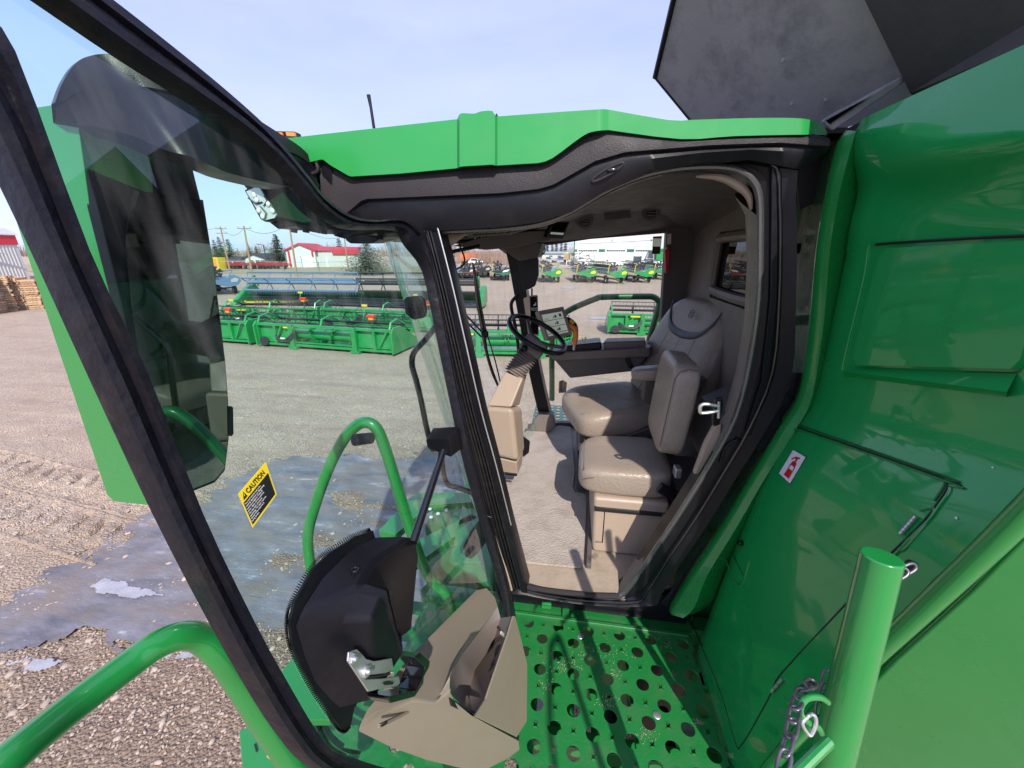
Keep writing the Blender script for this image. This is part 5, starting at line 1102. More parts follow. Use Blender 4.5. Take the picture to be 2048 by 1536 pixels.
def ice_mat(name, c0, c1, white):
    m, nt, b = new_mat(name); N = nt.nodes; L = nt.links; tc = N.new('ShaderNodeTexCoord'); mp = N.new('ShaderNodeMapping'); mp.inputs['Scale'].default_value = (.7, 1.9, 1); mp.inputs['Rotation'].default_value = (0, 0, R(15)); L.new(tc.outputs['Object'], mp.inputs[0])
    n = N.new('ShaderNodeTexNoise'); n.inputs['Scale'].default_value = 2.2; n.inputs['Detail'].default_value = 9; n.inputs['Roughness'].default_value = .65; L.new(mp.outputs[0], n.inputs['Vector'])
    c = N.new('ShaderNodeValToRGB'); e = c.color_ramp.elements; e[0].position = .32; e[0].color = (*c0, 1); e[1].position = .60; e[1].color = (*c1, 1); x = e.new(.70); x.color = (*white, 1); L.new(n.outputs['Fac'], c.inputs[0])
    v_ = N.new('ShaderNodeTexVoronoi'); v_.inputs['Scale'].default_value = 15; L.new(mp.outputs[0], v_.inputs['Vector'])
    cr = N.new('ShaderNodeValToRGB'); cr.color_ramp.elements[0].position = .06; cr.color_ramp.elements[0].color = (.8, .8, .8, 1); cr.color_ramp.elements[1].position = .16; cr.color_ramp.elements[1].color = (0, 0, 0, 1); L.new(v_.outputs['Distance'], cr.inputs[0])
    n2 = N.new('ShaderNodeTexNoise'); n2.inputs['Scale'].default_value = 1.1; L.new(tc.outputs['Object'], n2.inputs['Vector'])
    ml = N.new('ShaderNodeMath'); ml.operation = 'MULTIPLY'; L.new(cr.outputs[0], ml.inputs[0]); r2 = N.new('ShaderNodeMapRange'); r2.inputs['From Min'].default_value = .45; r2.inputs['From Max'].default_value = .6; L.new(n2.outputs['Fac'], r2.inputs['Value']); L.new(r2.outputs[0], ml.inputs[1])
    mx = N.new('ShaderNodeMix'); mx.data_type = 'RGBA'; L.new(ml.outputs[0], mx.inputs['Factor']); L.new(c.outputs[0], mx.inputs['A']); mx.inputs['B'].default_value = (.55, .58, .62, 1)
    n4 = N.new('ShaderNodeTexNoise'); n4.inputs['Scale'].default_value = 1.6; n4.inputs['Detail'].default_value = 12; n4.inputs['Roughness'].default_value = .75; L.new(mp.outputs[0], n4.inputs['Vector'])
    c4 = N.new('ShaderNodeValToRGB'); c4.color_ramp.elements[0].position = .46; c4.color_ramp.elements[0].color = (0, 0, 0, 1); c4.color_ramp.elements[1].position = .60; c4.color_ramp.elements[1].color = (.9, .8, .8, 1); L.new(n4.outputs['Fac'], c4.inputs[0])
    m4 = N.new('ShaderNodeMix'); m4.data_type = 'RGBA'; L.new(c4.outputs[0], m4.inputs['Factor']); L.new(mx.outputs['Result'], m4.inputs['A']); m4.inputs['B'].default_value = (.20, .155, .12, 1)
    L.new(m4.outputs['Result'], b.inputs['Base Color']); b.inputs['Roughness'].default_value = .42
    bp = N.new('ShaderNodeBump'); bp.inputs['Strength'].default_value = .8; bp.inputs['Distance'].default_value = .04; L.new(n4.outputs['Fac'], bp.inputs['Height']); L.new(bp.outputs['Normal'], b.inputs['Normal'])
    return m
M['ice'] = ice_mat('grey_ice', (.10, .095, .11), (.21, .205, .23), (.46, .46, .50))
M['snow'] = mk('old_snow', (.33, .33, .37), .7, bump=1, bscale=14, var=.35, vscale=5, dirt=(.20, .19, .20), dscale=6, damt=.6)
M['field'] = mk('dry_grass_field', (.32, .26, .15), .95, bump=.6, bscale=3, var=.3, vscale=.2)
def sheet(name, pts, z, mat, kind='structure', th=None, lab=None):
    m = MB().tri([V((x, y, z)) for x, y in pts]).build(name, mat, None, smooth=False); tag(m, kind=kind)
    if lab: m['label'] = lab
    return m
# near ground has real relief, far ground is flat
from mathutils import noise as mn
gx = MB(); xs = [-16+i*.11 for i in range(0, 182)]; yv = [.2+i*.10 for i in range(0, 119)]
def gh(x, y):
    e = min(1, (x+16)/2, (4-x)/2, (y-.2)/1, (12.2-y)/2); e = max(0, e)
    z = .045*mn.noise(V((x*.5, y*1.3, 0)))+.03*mn.noise(V((x*1.6, y*3.5, 3)))+.016*mn.noise(V((x*4, y*8, 3)))+.01
    # tyre lug prints
    return z*e+.002
def track_c(x, k): return (4.83, 4.02)[k]-.13*(x+10)
def in_track(x, y, m_):
    return -12.4+m_ < x < -6.0-m_ and any(abs(y-track_c(x, k)) < .42-m_ for k in (0, 1))
gx.grid([[V((x, y, gh(x, y)-(.12 if in_track(x, y, .14) else 0))) for x in xs] for y in yv]); o = gx.build('churned_gravel', 'gravel', None, ang=180); tag(o, kind='structure')
o = MB().grid([[V((x, y, -.075 if (-15.5 < x < 3.7 and .5 < y < 11.8) else 0)) for x in (-1500, -300, -60, -16.05, -15.9, -10, -4, 3.9, 4.05, 30, 300, 1500)] for y in (-1500, -200, -30, .15, .3, 4, 8, 12.0, 12.15, 30, 90, 300, 1500)]).build('ground', 'gravel', None, ang=180); tag(o, kind='structure')
for k in (0, 1):
    tm_ = MB(); rows = []
    for j in range(35):
        row = []
        for i in range(270):
            x = -12.45+i*.0242; v_ = -.42+j*.0247; y = track_c(x, k)+v_
            ph = ((x+.45*v_*(1 if v_ > -.02 else -1)+.05*mn.noise(V((x*2, y*2, 0)))+.10*k)/.40) % 1.0; g_ = max(0, 1-abs(ph-.5)/.20)
            g_ = min(1, g_*1.7)*min(1, max(0, (.36-abs(v_))/.06))*(1 if abs(v_) > .03 or True else 0)
            amp = (.095 if k == 0 else .08)*max(0, min(1, .7+1.1*mn.noise(V((x*1.1, y*1.7, 4+k)))))
            z = gh(x, y)+.012-amp*g_+.022*mn.noise(V((x*9, y*14, 2)))+.02*max(0, 1-abs(abs(v_)-.38)/.05)
            if j in (0, 34) or i in (0, 269): z -= .05
            row.append(V((x, y, z)))
        rows.append(row)
    tm_.grid(rows); tag(tm_.build('tyre_track', 'gravel', None, ang=180), kind='structure')
def blob(pix, z, name, mat, jit=.06, sc_=1.0):
    P = [ZP(x, y, z) for x, y in pix]; Q = catmull(P, 24, True)[0]; Q = [p+V((mn.noise(p*1.1)*.5+mn.noise(p*3.1)*.25+mn.noise(p*8)*.09, mn.noise(p*1.3+V((5, 5, 0)))*.3+mn.noise(p*3.3+V((5, 5, 0)))*.2+mn.noise(p*9)*.07, 0))*sc_ for p in Q]
    poly = [(p.x, p.y) for p in P]; cs = .04 if sc_ >= 1 else .02
    xs_ = [p[0] for p in poly]; ys_ = [p[1] for p in poly]; m = MB(); idx = {}
    def inside(x, y):
        x += sc_*(mn.noise(V((x*1.1, y*1.1, 2)))*.5+mn.noise(V((x*3, y*5, 4)))*.28+mn.noise(V((x*9, y*13, 5)))*.10); y += sc_*(mn.noise(V((x*1.3, y*1.3, 7)))*.3+mn.noise(V((x*4, y*5, 8)))*.18+mn.noise(V((x*11, y*12, 1)))*.07)
        c = False; j = len(poly)-1
        for i in range(len(poly)):
            if (poly[i][1] > y) != (poly[j][1] > y) and x < (poly[j][0]-poly[i][0])*(y-poly[i][1])/(poly[j][1]-poly[i][1])+poly[i][0]: c = not c
            j = i
        return c
    nx_, ny_ = int((max(xs_)-min(xs_)+1.2*sc_)/cs), int((max(ys_)-min(ys_)+1.2*sc_)/cs); x0_, y0_ = min(xs_)-.6*sc_, min(ys_)-.6*sc_
    def vid(i, j):
        if (i, j) not in idx:
            idx[(i, j)] = len(m.v); x, y = x0_+i*cs, y0_+j*cs; m.v.append(V((x+cs*.35*mn.noise(V((x*40, y*40, 0))), y+cs*.35*mn.noise(V((x*40, y*40, 9))), z+.006*mn.noise(V((x*2, y*3, 1))))))
        return idx[(i, j)]
    for i in range(nx_):
        for j in range(ny_):
            if inside(x0_+(i+.5)*cs, y0_+(j+.5)*cs): m.f.append([vid(i, j), vid(i+1, j), vid(i+1, j+1), vid(i, j+1)])
    o = m.build(name, mat, None, ang=180); return tag(o, kind='structure')
blob([(395, 985), (480, 945), (600, 915), (720, 912), (850, 912), (960, 905), (1080, 920), (1180, 960), (1300, 1300), (1100, 1400), (800, 1330), (640, 1300), (500, 1240), (440, 1120)], .032, 'ice_sheet', 'ice')
blob([(-60, 1330), (-40, 1220), (60, 1140), (170, 1120), (200, 1080), (310, 1030), (420, 1010), (520, 1100), (560, 1260), (430, 1280), (250, 1262), (120, 1300)], .028, 'ice_sheet', 'ice')
blob([(165, 1180), (200, 1162), (260, 1160), (310, 1172), (320, 1190), (270, 1195), (210, 1190)], .040, 'snow_patch', 'snow', sc_=.35)
blob([(-20, 1345), (60, 1318), (130, 1325), (90, 1345), (20, 1352)], .02, 'snow_patch', 'snow', sc_=.2)
blob([(300, 1308), (340, 1300), (390, 1305), (396, 1318), (350, 1316)], .02, 'snow_patch', 'snow', sc_=.15)
blob([(150, 1536), (250, 1480), (370, 1500), (430, 1560), (300, 1600)], .006, 'ice_sheet', 'ice')
blob([(1175, 635), (1200, 632), (1222, 634), (1205, 639)], .02, 'snow_patch', 'snow'); blob([(1120, 575), (1140, 573), (1160, 576), (1140, 579)], .02, 'snow_patch', 'snow')
# loose pebbles: nearest ones as a ground cover object
mb = MB(); 
ICO = [V(v_).normalized() for v_ in ((0, 1, 1.6), (0, -1, 1.6), (0, 1, -1.6), (0, -1, -1.6), (1, 1.6, 0), (-1, 1.6, 0), (1, -1.6, 0), (-1, -1.6, 0), (1.6, 0, 1), (1.6, 0, -1), (-1.6, 0, 1), (-1.6, 0, -1))]
ICF = [[0, 1, 8], [0, 10, 1], [0, 4, 5], [0, 8, 4], [0, 5, 10], [1, 7, 6], [1, 6, 8], [1, 10, 7], [2, 9, 3], [2, 3, 11], [2, 5, 4], [2, 4, 9], [2, 11, 5], [3, 6, 7], [3, 9, 6], [3, 7, 11], [4, 8, 9], [5, 11, 10], [6, 9, 8], [7, 10, 11]]
def pebble(m, p, r_):
    rot = Matrix.Rotation(random.random()*6, 3, 'Z'); s = V((random.uniform(.8, 1.5), random.uniform(.6, 1), random.uniform(.35, .6)))*r_
    m.add([p+rot @ V((v_.x*s.x, v_.y*s.y, v_.z*s.z)) for v_ in ICO], ICF)
for k in range(7500):
    x, y = random.uniform(-20, 900), 1536-(random.random()**.8)*(1536-780); p = ZP(x, y, 0)
    if p.length > 14 or p.x < -14: continue
    big = random.random() < .035; pebble(mb, V((p.x, p.y, gh(p.x, p.y)+.004)), random.uniform(.02, .045) if big else random.uniform(.006, .018))
M['pebble'] = mk('river_pebbles', (.40, .32, .26), .8, var=.45, vscale=4)
tag(mb.build('pebbles', 'pebble', None, ang=60), 'loose rounded pebbles strewn over the brown gravel below the handrail', 'pebbles', kind='stuff')
sheet('dry_grass', [(-200, 62), (60, 62), (60, 92), (-300, 92)], .03, 'field')
# ================================================================ BACKGROUND
HH = V((_h.x, _h.y, 0))
def G(x, y): return ZP(x, y, 0)
def topz(x, yb, yt): g = G(x, yb); return PP(x, yt, g, HH).z
M['wallwhite'] = mk('white_metal_cladding', (.62, .64, .63), .6, var=.05, vscale=.3)
M['wallgrey'] = mk('pale_ribbed_cladding', (.55, .55, .52), .6, var=.06, vscale=.4)
M['roofred'] = mk('red_metal_roof', (.55, .03, .05), .5, var=.1, vscale=.5)
M['roofdark'] = mk('dark_shingle_roof', (.05, .055, .06), .8, var=.2, vscale=1)
M['roofgreen'] = mk('pale_green_roof', (.30, .40, .38), .6)
M['doorwhite'] = mk('overhead_door_white', (.78, .80, .80), .5, var=.03)
M['bandgreen'] = mk('dark_green_band', (.02, .16, .09), .5)
M['windowdark'] = mk('window_pane_dark', (.05, .07, .09), .15, coat=.5)
M['pole'] = mk('weathered_pole_wood', (.36, .23, .14), .85, var=.25, vscale=2)
M['galv'] = mk('galvanised_pipe', (.50, .50, .48), .45, .3, var=.1)
M['wood'] = mk('pallet_wood', (.42, .27, .16), .85, var=.35, vscale=1.3)
M['bark'] = mk('conifer_bark', (.10, .075, .055), .9)
M['needle'] = mk('spruce_needles', (.060, .075, .042), .85, var=.45, vscale=1.2)
M['needle2'] = mk('pale_spruce_needles', (.13, .15, .11), .85, var=.4, vscale=1.0)
M['twig'] = mk('bare_twigs', (.24, .18, .14), .9, var=.3, vscale=2)
M['redtwig'] = mk('reddish_bare_twigs', (.30, .19, .15), .9, var=.3, vscale=1)
M['hblack'] = mk('black_header_paint', (.025, .027, .03), .45, coat=.2)
M['reelblack'] = mk('black_reel_bars', (.03, .033, .037), .5)
M['tyre'] = mk('tyre_rubber', (.03, .03, .03), .8)
M['fred'] = mk('faded_red_paint', (.42, .035, .045), .5)
M['fblue'] = mk('blue_paint_and_sky_tint', (.12, .20, .32), .5)  # blue paint of yard things; also the sky tint put into the draper reel
M['forange'] = mk('orange_box_paint', (.75, .14, .03), .5)
M['rimw'] = mk('pale_wheel_rim', (.55, .55, .50), .5)
def local(mb): mb.local = True; return mb
def LB(): m = MB(); m.local = True; return m
def part(m, name, mat, par, **k): return m.build(name, mat, par, **k)
def copy_tree(o, loc=None, rz=None, parent=None, label=None):
    c = o.copy(); COL.objects.link(c)
    if parent is not None: c.parent = parent
    if loc is not None: c.location = loc
    if rz is not None: c.rotation_euler = (0, 0, rz)
    if label: c['label'] = label
    for ch in [x for x in bpy.data.objects if x.parent == o]: copy_tree(ch, parent=c)
    return c
# ---- harvesting headers, parked on the gravel, seen from the back
def header(name, L_, loc, rz, label, green='green_field', reel=True, sc=1.0, cab=True):
    t = empty(name, loc, label, 'header', 'green headers parked in the gravel yard', rz); t.scale = (1, 1, .84)
    m = LB()
    m.b2(-L_/2, L_/2, -.06, .06, 1.10, 1.22); m.b2(-L_/2, L_/2, -.05, .10, .14, .26); m.b2(-L_/2, L_/2, -.03, .03, .30, .36)
    for k in (0, .14, .27, .75, .88, 1):
        x = -L_/2+.06+(L_-.12)*k; m.b2(x-.05, x+.05, -.065, .065, .20, 1.12)
    for x in (-L_*.22, L_*.24): m.b2(x-.10, x+.10, -.14, .0, .05, 1.22); m.b2(x-.2, x+.2, -.16, .02, .02, .14)
    for x in (-L_*.36, L_*.40): m.prism([V((x-.03, -.07, .3)), V((x+.03, -.07, .3)), V((x+.45, -.07, 1.1)), V((x+.36, -.07, 1.1))], (0, .05, 0))
    part(m, 'frame', green, t)
    m = LB()
    for a, b in ((-L_/2, -L_*.22), (L_*.24, L_/2)): m.add([V((a, .03, .30)), V((b, .03, .30)), V((b, .10, 1.12)), V((a, .10, 1.12))], [[0, 1, 2, 3]]); 
    m.add([V((-L_/2, .03, .28)), V((L_/2, .03, .28)), V((L_/2, 1.5, .12)), V((-L_/2, 1.5, .12))], [[0, 1, 2, 3]])
    part(m, 'back_sheet', green, t)
    m = LB().cyl((-L_/2+.1, .55, .62), (L_/2-.1, .55, .62), .27, n=20)
    for k in range(int(L_*14)):
        x = -L_/2+.2+(L_-.4)*k/(L_*14); s_ = 1 if x < 0 else -1; a = k*.45*s_
        m.box((x, .55+.36*math.cos(a), .62+.36*math.sin(a)), (.02, .12, .22), Matrix.Rotation(a, 3, 'X'))
    part(m, 'auger', green, t)
    prof = [(-.18, .10), (-.18, 1.10), (-.02, 1.30), (.5, 1.30), (1.3, .80), (2.1, .16), (1.9, .08)]
    for x in (-L_/2-.04, L_/2-.02): part(LB().prism([V((x, a, b)) for a, b in prof], (.08, 0, 0)), 'end_shield', green, t, bevel=.03)
    if reel:
        rl = LB().cyl((-L_/2+.15, 1.15, 1.22), (L_/2-.15, 1.15, 1.22), .07)
        for q in range(6):
            a = q*PI/3+.3; c = V((0, 1.15+.48*math.cos(a), 1.22+.48*math.sin(a)))
            rl.tube([c+V((-L_/2+.15, 0, 0)), c+V((L_/2-.15, 0, 0))], .028, 6)
            for k in range(6): x = -L_/2+.2+(L_-.4)*k/5; rl.tube([V((x, 1.15, 1.22)), c+V((x, 0, 0))], .018, 4)
            for k in range(int(L_*5)): x = -L_/2+.2+(L_-.4)*k/(L_*5); rl.tube([c+V((x, 0, 0)), c+V((x, .03, -.20))], .007, 3, caps=False)
        rl = part(rl, 'reel', 'reelblack', t)
    for x in (-L_/2+.12, 0, L_/2-.12):
        part(LB().tube([V((x, -.02, 1.18)), V((x, .12, 1.50)), V((x, .55, 1.60)), V((x, 1.15, 1.24))], .045, 8), 'reel_arm', green, t)
    for x in (L_*.34,):
        lm_ = part(LB().box((x, .25, 1.74), (.34, .12, .14)), 'marker_lamp', 'redlamp', t, bevel=.02); part(LB().box((x, .25, 1.62), (.2, .10, .10)), 'amber_lens', 'amber', lm_); part(LB().tube([V((x, .25, 1.58)), V((x+.06, .2, 1.3)), V((x+.1, 0, 1.2))], .02, 6), 'lamp_stalk', 'reelblack', lm_)
    for x in (L_*.12,):
        y_ = part(LB().box((x, 1.9, 1.92), (.26, .05, .10)), 'marker_plate', 'yellow', t); part(LB().tube([V((x, 1.9, 1.86)), V((x, 1.7, 1.2)), V((x, 1.2, .9))], .02, 6), 'plate_stalk', green, y_)
    if cab:
        m = LB(); 
        for k in range(4): m.tube([V((-1.25, -.12, .9-.08*k)), V((-1.6, -.2, .55-.05*k)), V((-2.1, -.16, .42+.05*k)), V((-2.3, .0, .7))], .028, 6, sm=4)
        part(m, 'hydraulic_hoses', 'reelblack', t)
        part(LB().box((-1.75, -.24, .56), (.22, .03, .07)), 'hose_tag', 'white', t)
        part(LB().box((-1.55, -.075, 1.06), (.5, .01, .07)), 'yellow_decal', 'yellow', t)
        part(LB().cyl((-L_/2+.35, -.12, .32), (-L_/2+.35, -.05, .32), .22), 'drive_pulley', 'reelblack', t)
    return t
def at(xa, ya, xb, yb): a, b = G(xa, ya), G(xb, yb); return (a+b)/2, math.atan2((b-a).y, (b-a).x), (b-a).length
def put_header(xa, ya, xb, yb, label, **k):
    c, a, l = at(xa, ya, xb, yb); return header('grain_header', l, c, a, label, **k)
put_header(522, 692, 790, 712, 'green header nearest to the cab, hoses at its left end, behind the door glass')
put_header(250, 672, 505, 690, 'green header left of the nearest one, partly behind the mirror')
put_header(455, 652, 640, 655, 'green header in the second row, two red lamps above its back beam')
put_header(650, 654, 900, 668, 'green header in the second row behind the nearest one, running to the windshield post')
put_header(885, 712, 1150, 716, 'green header seen through the windshield behind the wiper')
put_header(1215, 668, 1460, 676, 'green header beyond the far door window with a red lamp')
# long draper header with raised reel
def draper(loc, rz, L_, label):
    t = empty('draper_header', loc, label, 'header', None, rz)
    m = LB(); m.b2(-L_/2, L_/2, -.06, .06, .86, .98); m.b2(-L_/2, L_/2, -.05, .08, .3, .42); part(m, 'frame', 'green_field', t)
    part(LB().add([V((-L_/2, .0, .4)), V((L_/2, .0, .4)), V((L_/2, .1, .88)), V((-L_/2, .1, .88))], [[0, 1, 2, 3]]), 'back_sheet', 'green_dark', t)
    part(LB().add([V((-L_/2, .0, .45)), V((L_/2, .0, .45)), V((L_/2, 1.4, .2)), V((-L_/2, 1.4, .2))], [[0, 1, 2, 3]]), 'draper_belt', 'reelblack', t)
    for s_ in (-1, 1):
        rl = LB(); x0, x1 = (-L_/2+.2, -.1) if s_ < 0 else (.1, L_/2-.2)
        rl.cyl((x0, 1.0, 1.65), (x1, 1.0, 1.65), .13)
        for q in range(5):
            a = q*2*PI/5+.5; c = V((0, 1.0+.72*math.cos(a), 1.65+.72*math.sin(a))); rl.tube([c+V((x0, 0, 0)), c+V((x1, 0, 0))], .065, 6)
            for k in range(6): x = x0+(x1-x0)*k/5; rl.tube([V((x, 1.0, 1.65)), c+V((x, 0, 0))], .04, 4)
            for k in range(int((x1-x0)*5)): x = x0+(x1-x0)*k/((x1-x0)*5); rl.tube([c+V((x, 0, 0)), c+V((x, .03, -.26))], .010, 3, caps=False)
        part(rl, 'reel', 'fblue' if s_ > 0 else 'reelblack', t)  # dark reel; sky reflected in the door glass is put into the blue half
        part(LB().prism([V((s_*L_/2, a, b)) for a, b in ((-.3, .25), (-.3, 1.1), (.0, 1.5), (.8, 1.35), (2.2, .5), (2.5, .15), (1.0, .1))], (.35*s_, 0, 0)), 'end_shield', 'green_field', t, bevel=.12, seg=3)
        part(LB().tube([V((s_*L_/2*.98, 0, 1.3)), V((s_*L_/2*.98, .2, 2.1)), V((s_*L_/2*.98, 1.0, 1.68))], .06, 6), 'reel_arm', 'green_field', t)
    part(LB().prism([V((L_/2-5, 1.45, .34)), V((L_/2+.1, 1.45, .20)), V((L_/2+.1, 1.45, .36)), V((L_/2-5, 1.45, .46))], (0, .04, 0)), 'yellow_stripe', 'yellow', t)
    m = LB()
    for k in range(4):
        for s_ in (-1, 1): m.cyl((s_*(L_*.28)+k*.5, -.3, .4), (s_*(L_*.28)+k*.5, -.05, .4), .4)
    part(m, 'gauge_wheels', 'tyre', t)
    return t
c, a, l = at(520, 606, 965, 612)
draper(c, a+PI, l, 'very long green header with a raised slatted reel, spanning behind both rows')
# ---- headers on transport wheels, seen end-on, in a row by the fence
def trailer_header(loc, rz, label, green, shield2, group, flip=1, length=9):
    t = empty('header_on_trailer', loc, label, 'header', group, rz)
    f = flip
    sh = [(-1.35*f, 1.25), (-.9*f, 1.05), (.2*f, .72), (.95*f, .78), (1.35*f, 1.15), (1.25*f, 1.55), (.9*f, 1.75), (.2*f, 1.45), (-.5*f, 1.35)]
    s1 = part(LB().prism([V((x, 0, z)) for x, z in sh], (0, .5, 0)), 'end_shield', green, t, bevel=.08, seg=3)
    part(LB().prism([V((x, -.02, z)) for x, z in ((.5*f, 1.1), (1.0*f, 1.12), (1.18*f, 1.35), (.9*f, 1.5), (.55*f, 1.35))], (0, .04, 0)), 'shield_badge', shield2, s1)
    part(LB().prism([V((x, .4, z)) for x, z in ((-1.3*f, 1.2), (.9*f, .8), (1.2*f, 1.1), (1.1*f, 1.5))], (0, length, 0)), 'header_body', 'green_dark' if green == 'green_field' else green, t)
    m = LB(); m.cyl((-.5*f, .2, 2.0), (-.5*f, length, 2.0), .12)
    for q in range(6):
        a = q*PI/3+.2; cx, cz = -.5*f+.62*math.cos(a), 2.0+.5*math.sin(a); m.tube([V((cx, .1, cz)), V((cx, length, cz))], .055, 6)
        m.tube([V((-.5*f, .15, 2.0)), V((cx, .15, cz))], .05, 5); m.prism([V((cx, .1, cz)), V((cx+.35*math.cos(a+2), .1, cz+.3*math.sin(a+2))), V((-.5*f, .1, 2.0))], (0, .06, 0))
        for k in range(12): m.tube([V((cx, .3+k*.7, cz)), V((cx-.06, .3+k*.7, cz-.28))], .02, 3, caps=False)
    part(m, 'reel', 'reelblack', t)
    part(LB().tube([V((.4*f, .3, 1.5)), V((.9*f, .3, 2.15)), V((.1*f, .3, 2.1))], .07, 6), 'reel_arm', green, t)
    m = LB(); m.b2(-.12, .12, .4, length, .45, .62); m.b2(-1.0, 1.0, .9, 1.05, .5, .62); m.b2(-.9, .9, 5.0, 5.15, .45, .6); m.tube([V((0, .6, .5)), V((.35*f, -1.0, .12))], .05, 6); part(m, 'trailer_frame', 'green_dark' if green == 'green_field' else 'hblack', t)
    for x, y in ((-.95, 1.0), (.95, 1.0), (-.8, 5.1), (.8, 5.1)):
        wl_ = part(LB().cyl((x-.12, y, .36), (x+.12, y, .36), .36, n=16), 'wheel', 'tyre', t); part(LB().cyl((x-.13, y, .36), (x+.13, y, .36), .18, n=12), 'rim', 'rimw', wl_)
    part(LB().tube([V((-1.2*f, .2, 1.25)), V((-1.15*f, .1, 2.1)), V((-.95*f, .1, 2.2))], .04, 6), 'divider_rod', 'yellow', t)
    return t
RG = 'green headers on transport wheels by the fence'
for x, y, fl, lb in ((1103, 566, 1, 'green header on transport wheels just right of the dark monitor'), (1172, 566, 1, 'green header on transport wheels before the first garage door'),
                     (1234, 568, 1, 'green header on transport wheels before the middle garage door'), (1287, 566, 1, 'green header on transport wheels beside the loader, left of the red hammer'), (1325, 560, 1, 'green header on transport wheels half hidden behind the far door post')):
    g = G(x, y); trailer_header(g, R(8 if x != 1234 else 20), lb, 'green_field', 'yellow', RG, fl, 8)
RB = 'black headers on transport wheels'
for x, y, sh, lb in ((903, 560, 'fblue', 'black header on transport wheels with a blue end shield, left in the windshield view'), (938, 560, 'fred', 'black header on transport wheels with a red and white end shield'), (965, 556, 'hblack', 'plain black header on transport wheels behind the wiper blade'),
                     (1003, 562, 'bandgreen', 'black header on transport wheels with a green and white end shield'), (868, 556, 'fred', 'black header on transport wheels behind the near windshield post')):
    t = trailer_header(G(x, y), R(12), lb, sh if sh in ('fblue',) else 'hblack', sh if sh != 'hblack' else 'galv', RB, 1, 8)
    if sh in ('fred', 'bandgreen'):
        part(LB().prism([V((x_, -.05, z)) for x_, z in ((-.9, 1.0), (.2, .74), (.9, .8), (1.2, 1.15), (.5, 1.05))], (0, .06, 0)), 'colour_panel', sh, t); part(LB().prism([V((x_, -.06, z)) for x_, z in ((.1, 1.1), (.8, 1.2), (1.1, 1.5), (.3, 1.35))], (0, .05, 0)), 'white_panel', 'white', t)
# left far yard: grey-blue headers and wheels
for x, y, lb in ((455, 590, 'grey blue header on transport wheels, far left in the yard beside the mirror'), (395, 585, 'dark header on transport wheels hidden mostly by the mirror')):
    trailer_header(G(x, y), R(60), lb, 'fblue', 'galv', 'grey headers at the left of the yard', 1, 7)
# ---- big garage
def face_building(name, label, cat, x0, yb0, x1, yb1, depth, parts): pass
ga, gb = G(1146, 531), G(1420, 533); ux_ = (gb-ga).normalized(); un = V((-ux_.y, ux_.x, 0)); Lg = (gb-ga).length
Hg = 9.2
gar = empty('garage_building', ga, 'large white garage with three overhead doors and a dark green band', 'garage', None, math.atan2(ux_.y, ux_.x))
sc_ = lambda x: (PP(x, 531, ga, un)-ga).dot(ux_)
part(LB().b2(0, Lg, 0, 25, 0, Hg), 'wall', 'wallwhite', gar)
part(LB().prism([V((-.6, -.6, Hg)), V((-.6, 12.5, Hg+2.2)), V((-.6, 25.6, Hg))], (Lg+1.2, 0, 0)), 'roof', 'roofgreen', gar)
part(LB().b2(-.05, .25, -.06, .0, 0, Hg), 'corner_trim', 'bandgreen', gar); 
dz = topz(1200, 531, 493)
for a, b in ((1153.5, 1194.5), (1209, 1250), (1266, 1308), (1324, 1366)):
    xa, xb = sc_(a), sc_(b); d_ = part(LB().b2(xa, xb, -.10, .0, 0, dz), 'overhead_door', 'doorwhite', gar)
    part(LB().b2(xa-.12, xb+.12, -.16, -.0, dz, dz+.14), 'door_head', 'wallgrey', d_)
    m = LB(); 
    for k in range(8): m.b2(xa+.25+(xb-xa-.5)*k/8, xa+.25+(xb-xa-.5)*(k+.86)/8, -.13, -.10, dz*.74, dz*.82)
    part(m, 'door_window_row', 'windowdark', d_)
    m = LB()
    for k in range(1, 6): m.b2(xa, xb, -.115, -.10, dz*k/6-.02, dz*k/6)
    part(m, 'panel_joint', 'wallgrey', d_)
for a, b in ((1147, 1153), (1195.5, 1208), (1251, 1265), (1309, 1323)):
    part(LB().b2(sc_(a), sc_(b), -.05, 0, dz*.72, dz*.86), 'green_band', 'bandgreen', gar)
for x in (1221, 1298): part(LB().box((sc_(x), -.2, dz*1.35), (.3, .3, .25)), 'wall_lamp', 'wallgrey', gar)
part(LB().b2(sc_(1212), sc_(1216), -.14, -.1, 1.2, 1.5), 'door_vent', 'windowdark', gar)
for k, x in enumerate((1193, 1207, 1250)):
    g = G(x, 531.5); o = MB().cyl(g, g+V((0, 0, 1.3)), .12).build('bollard', 'yellow', None)
    tag(o, ['yellow bollard right of the first garage door', 'yellow bollard left of the middle garage door', 'yellow bollard right of the middle garage door'][k], 'bollard', 'yellow bollards at the garage')
# ---- red roofed building
ra, rb2 = G(576, 535), G(720, 534); ux_ = (rb2-ra).normalized(); ang_ = math.atan2(ux_.y, ux_.x); un = V((-ux_.y, ux_.x, 0))
sc2 = lambda x: (PP(x, 534, ra, un)-ra).dot(ux_)
rbld = empty('red_roofed_building', ra, 'white shed with a red metal roof and red corner panels', 'building', None, ang_)
zz = lambda x, yt: topz(x, 534, yt)
e0, e1 = sc2(577), sc2(634); He = zz(600, 502); Hp = zz(600, 489)
part(LB().prism([V((e0, 0, 0)), V((e1, 0, 0)), V((e1, 0, He)), V(((e0+e1)/2, 0, Hp)), V((e0, 0, He))], (0, 14, 0)), 'wall', 'wallwhite', rbld)
part(LB().prism([V((e1, 1, 0)), V((sc2(720), 1, 0)), V((sc2(720), 1, zz(680, 503))), V((e1, 1, zz(640, 503)))], (0, 10, 0)), 'wing_wall', 'wallgrey', rbld)
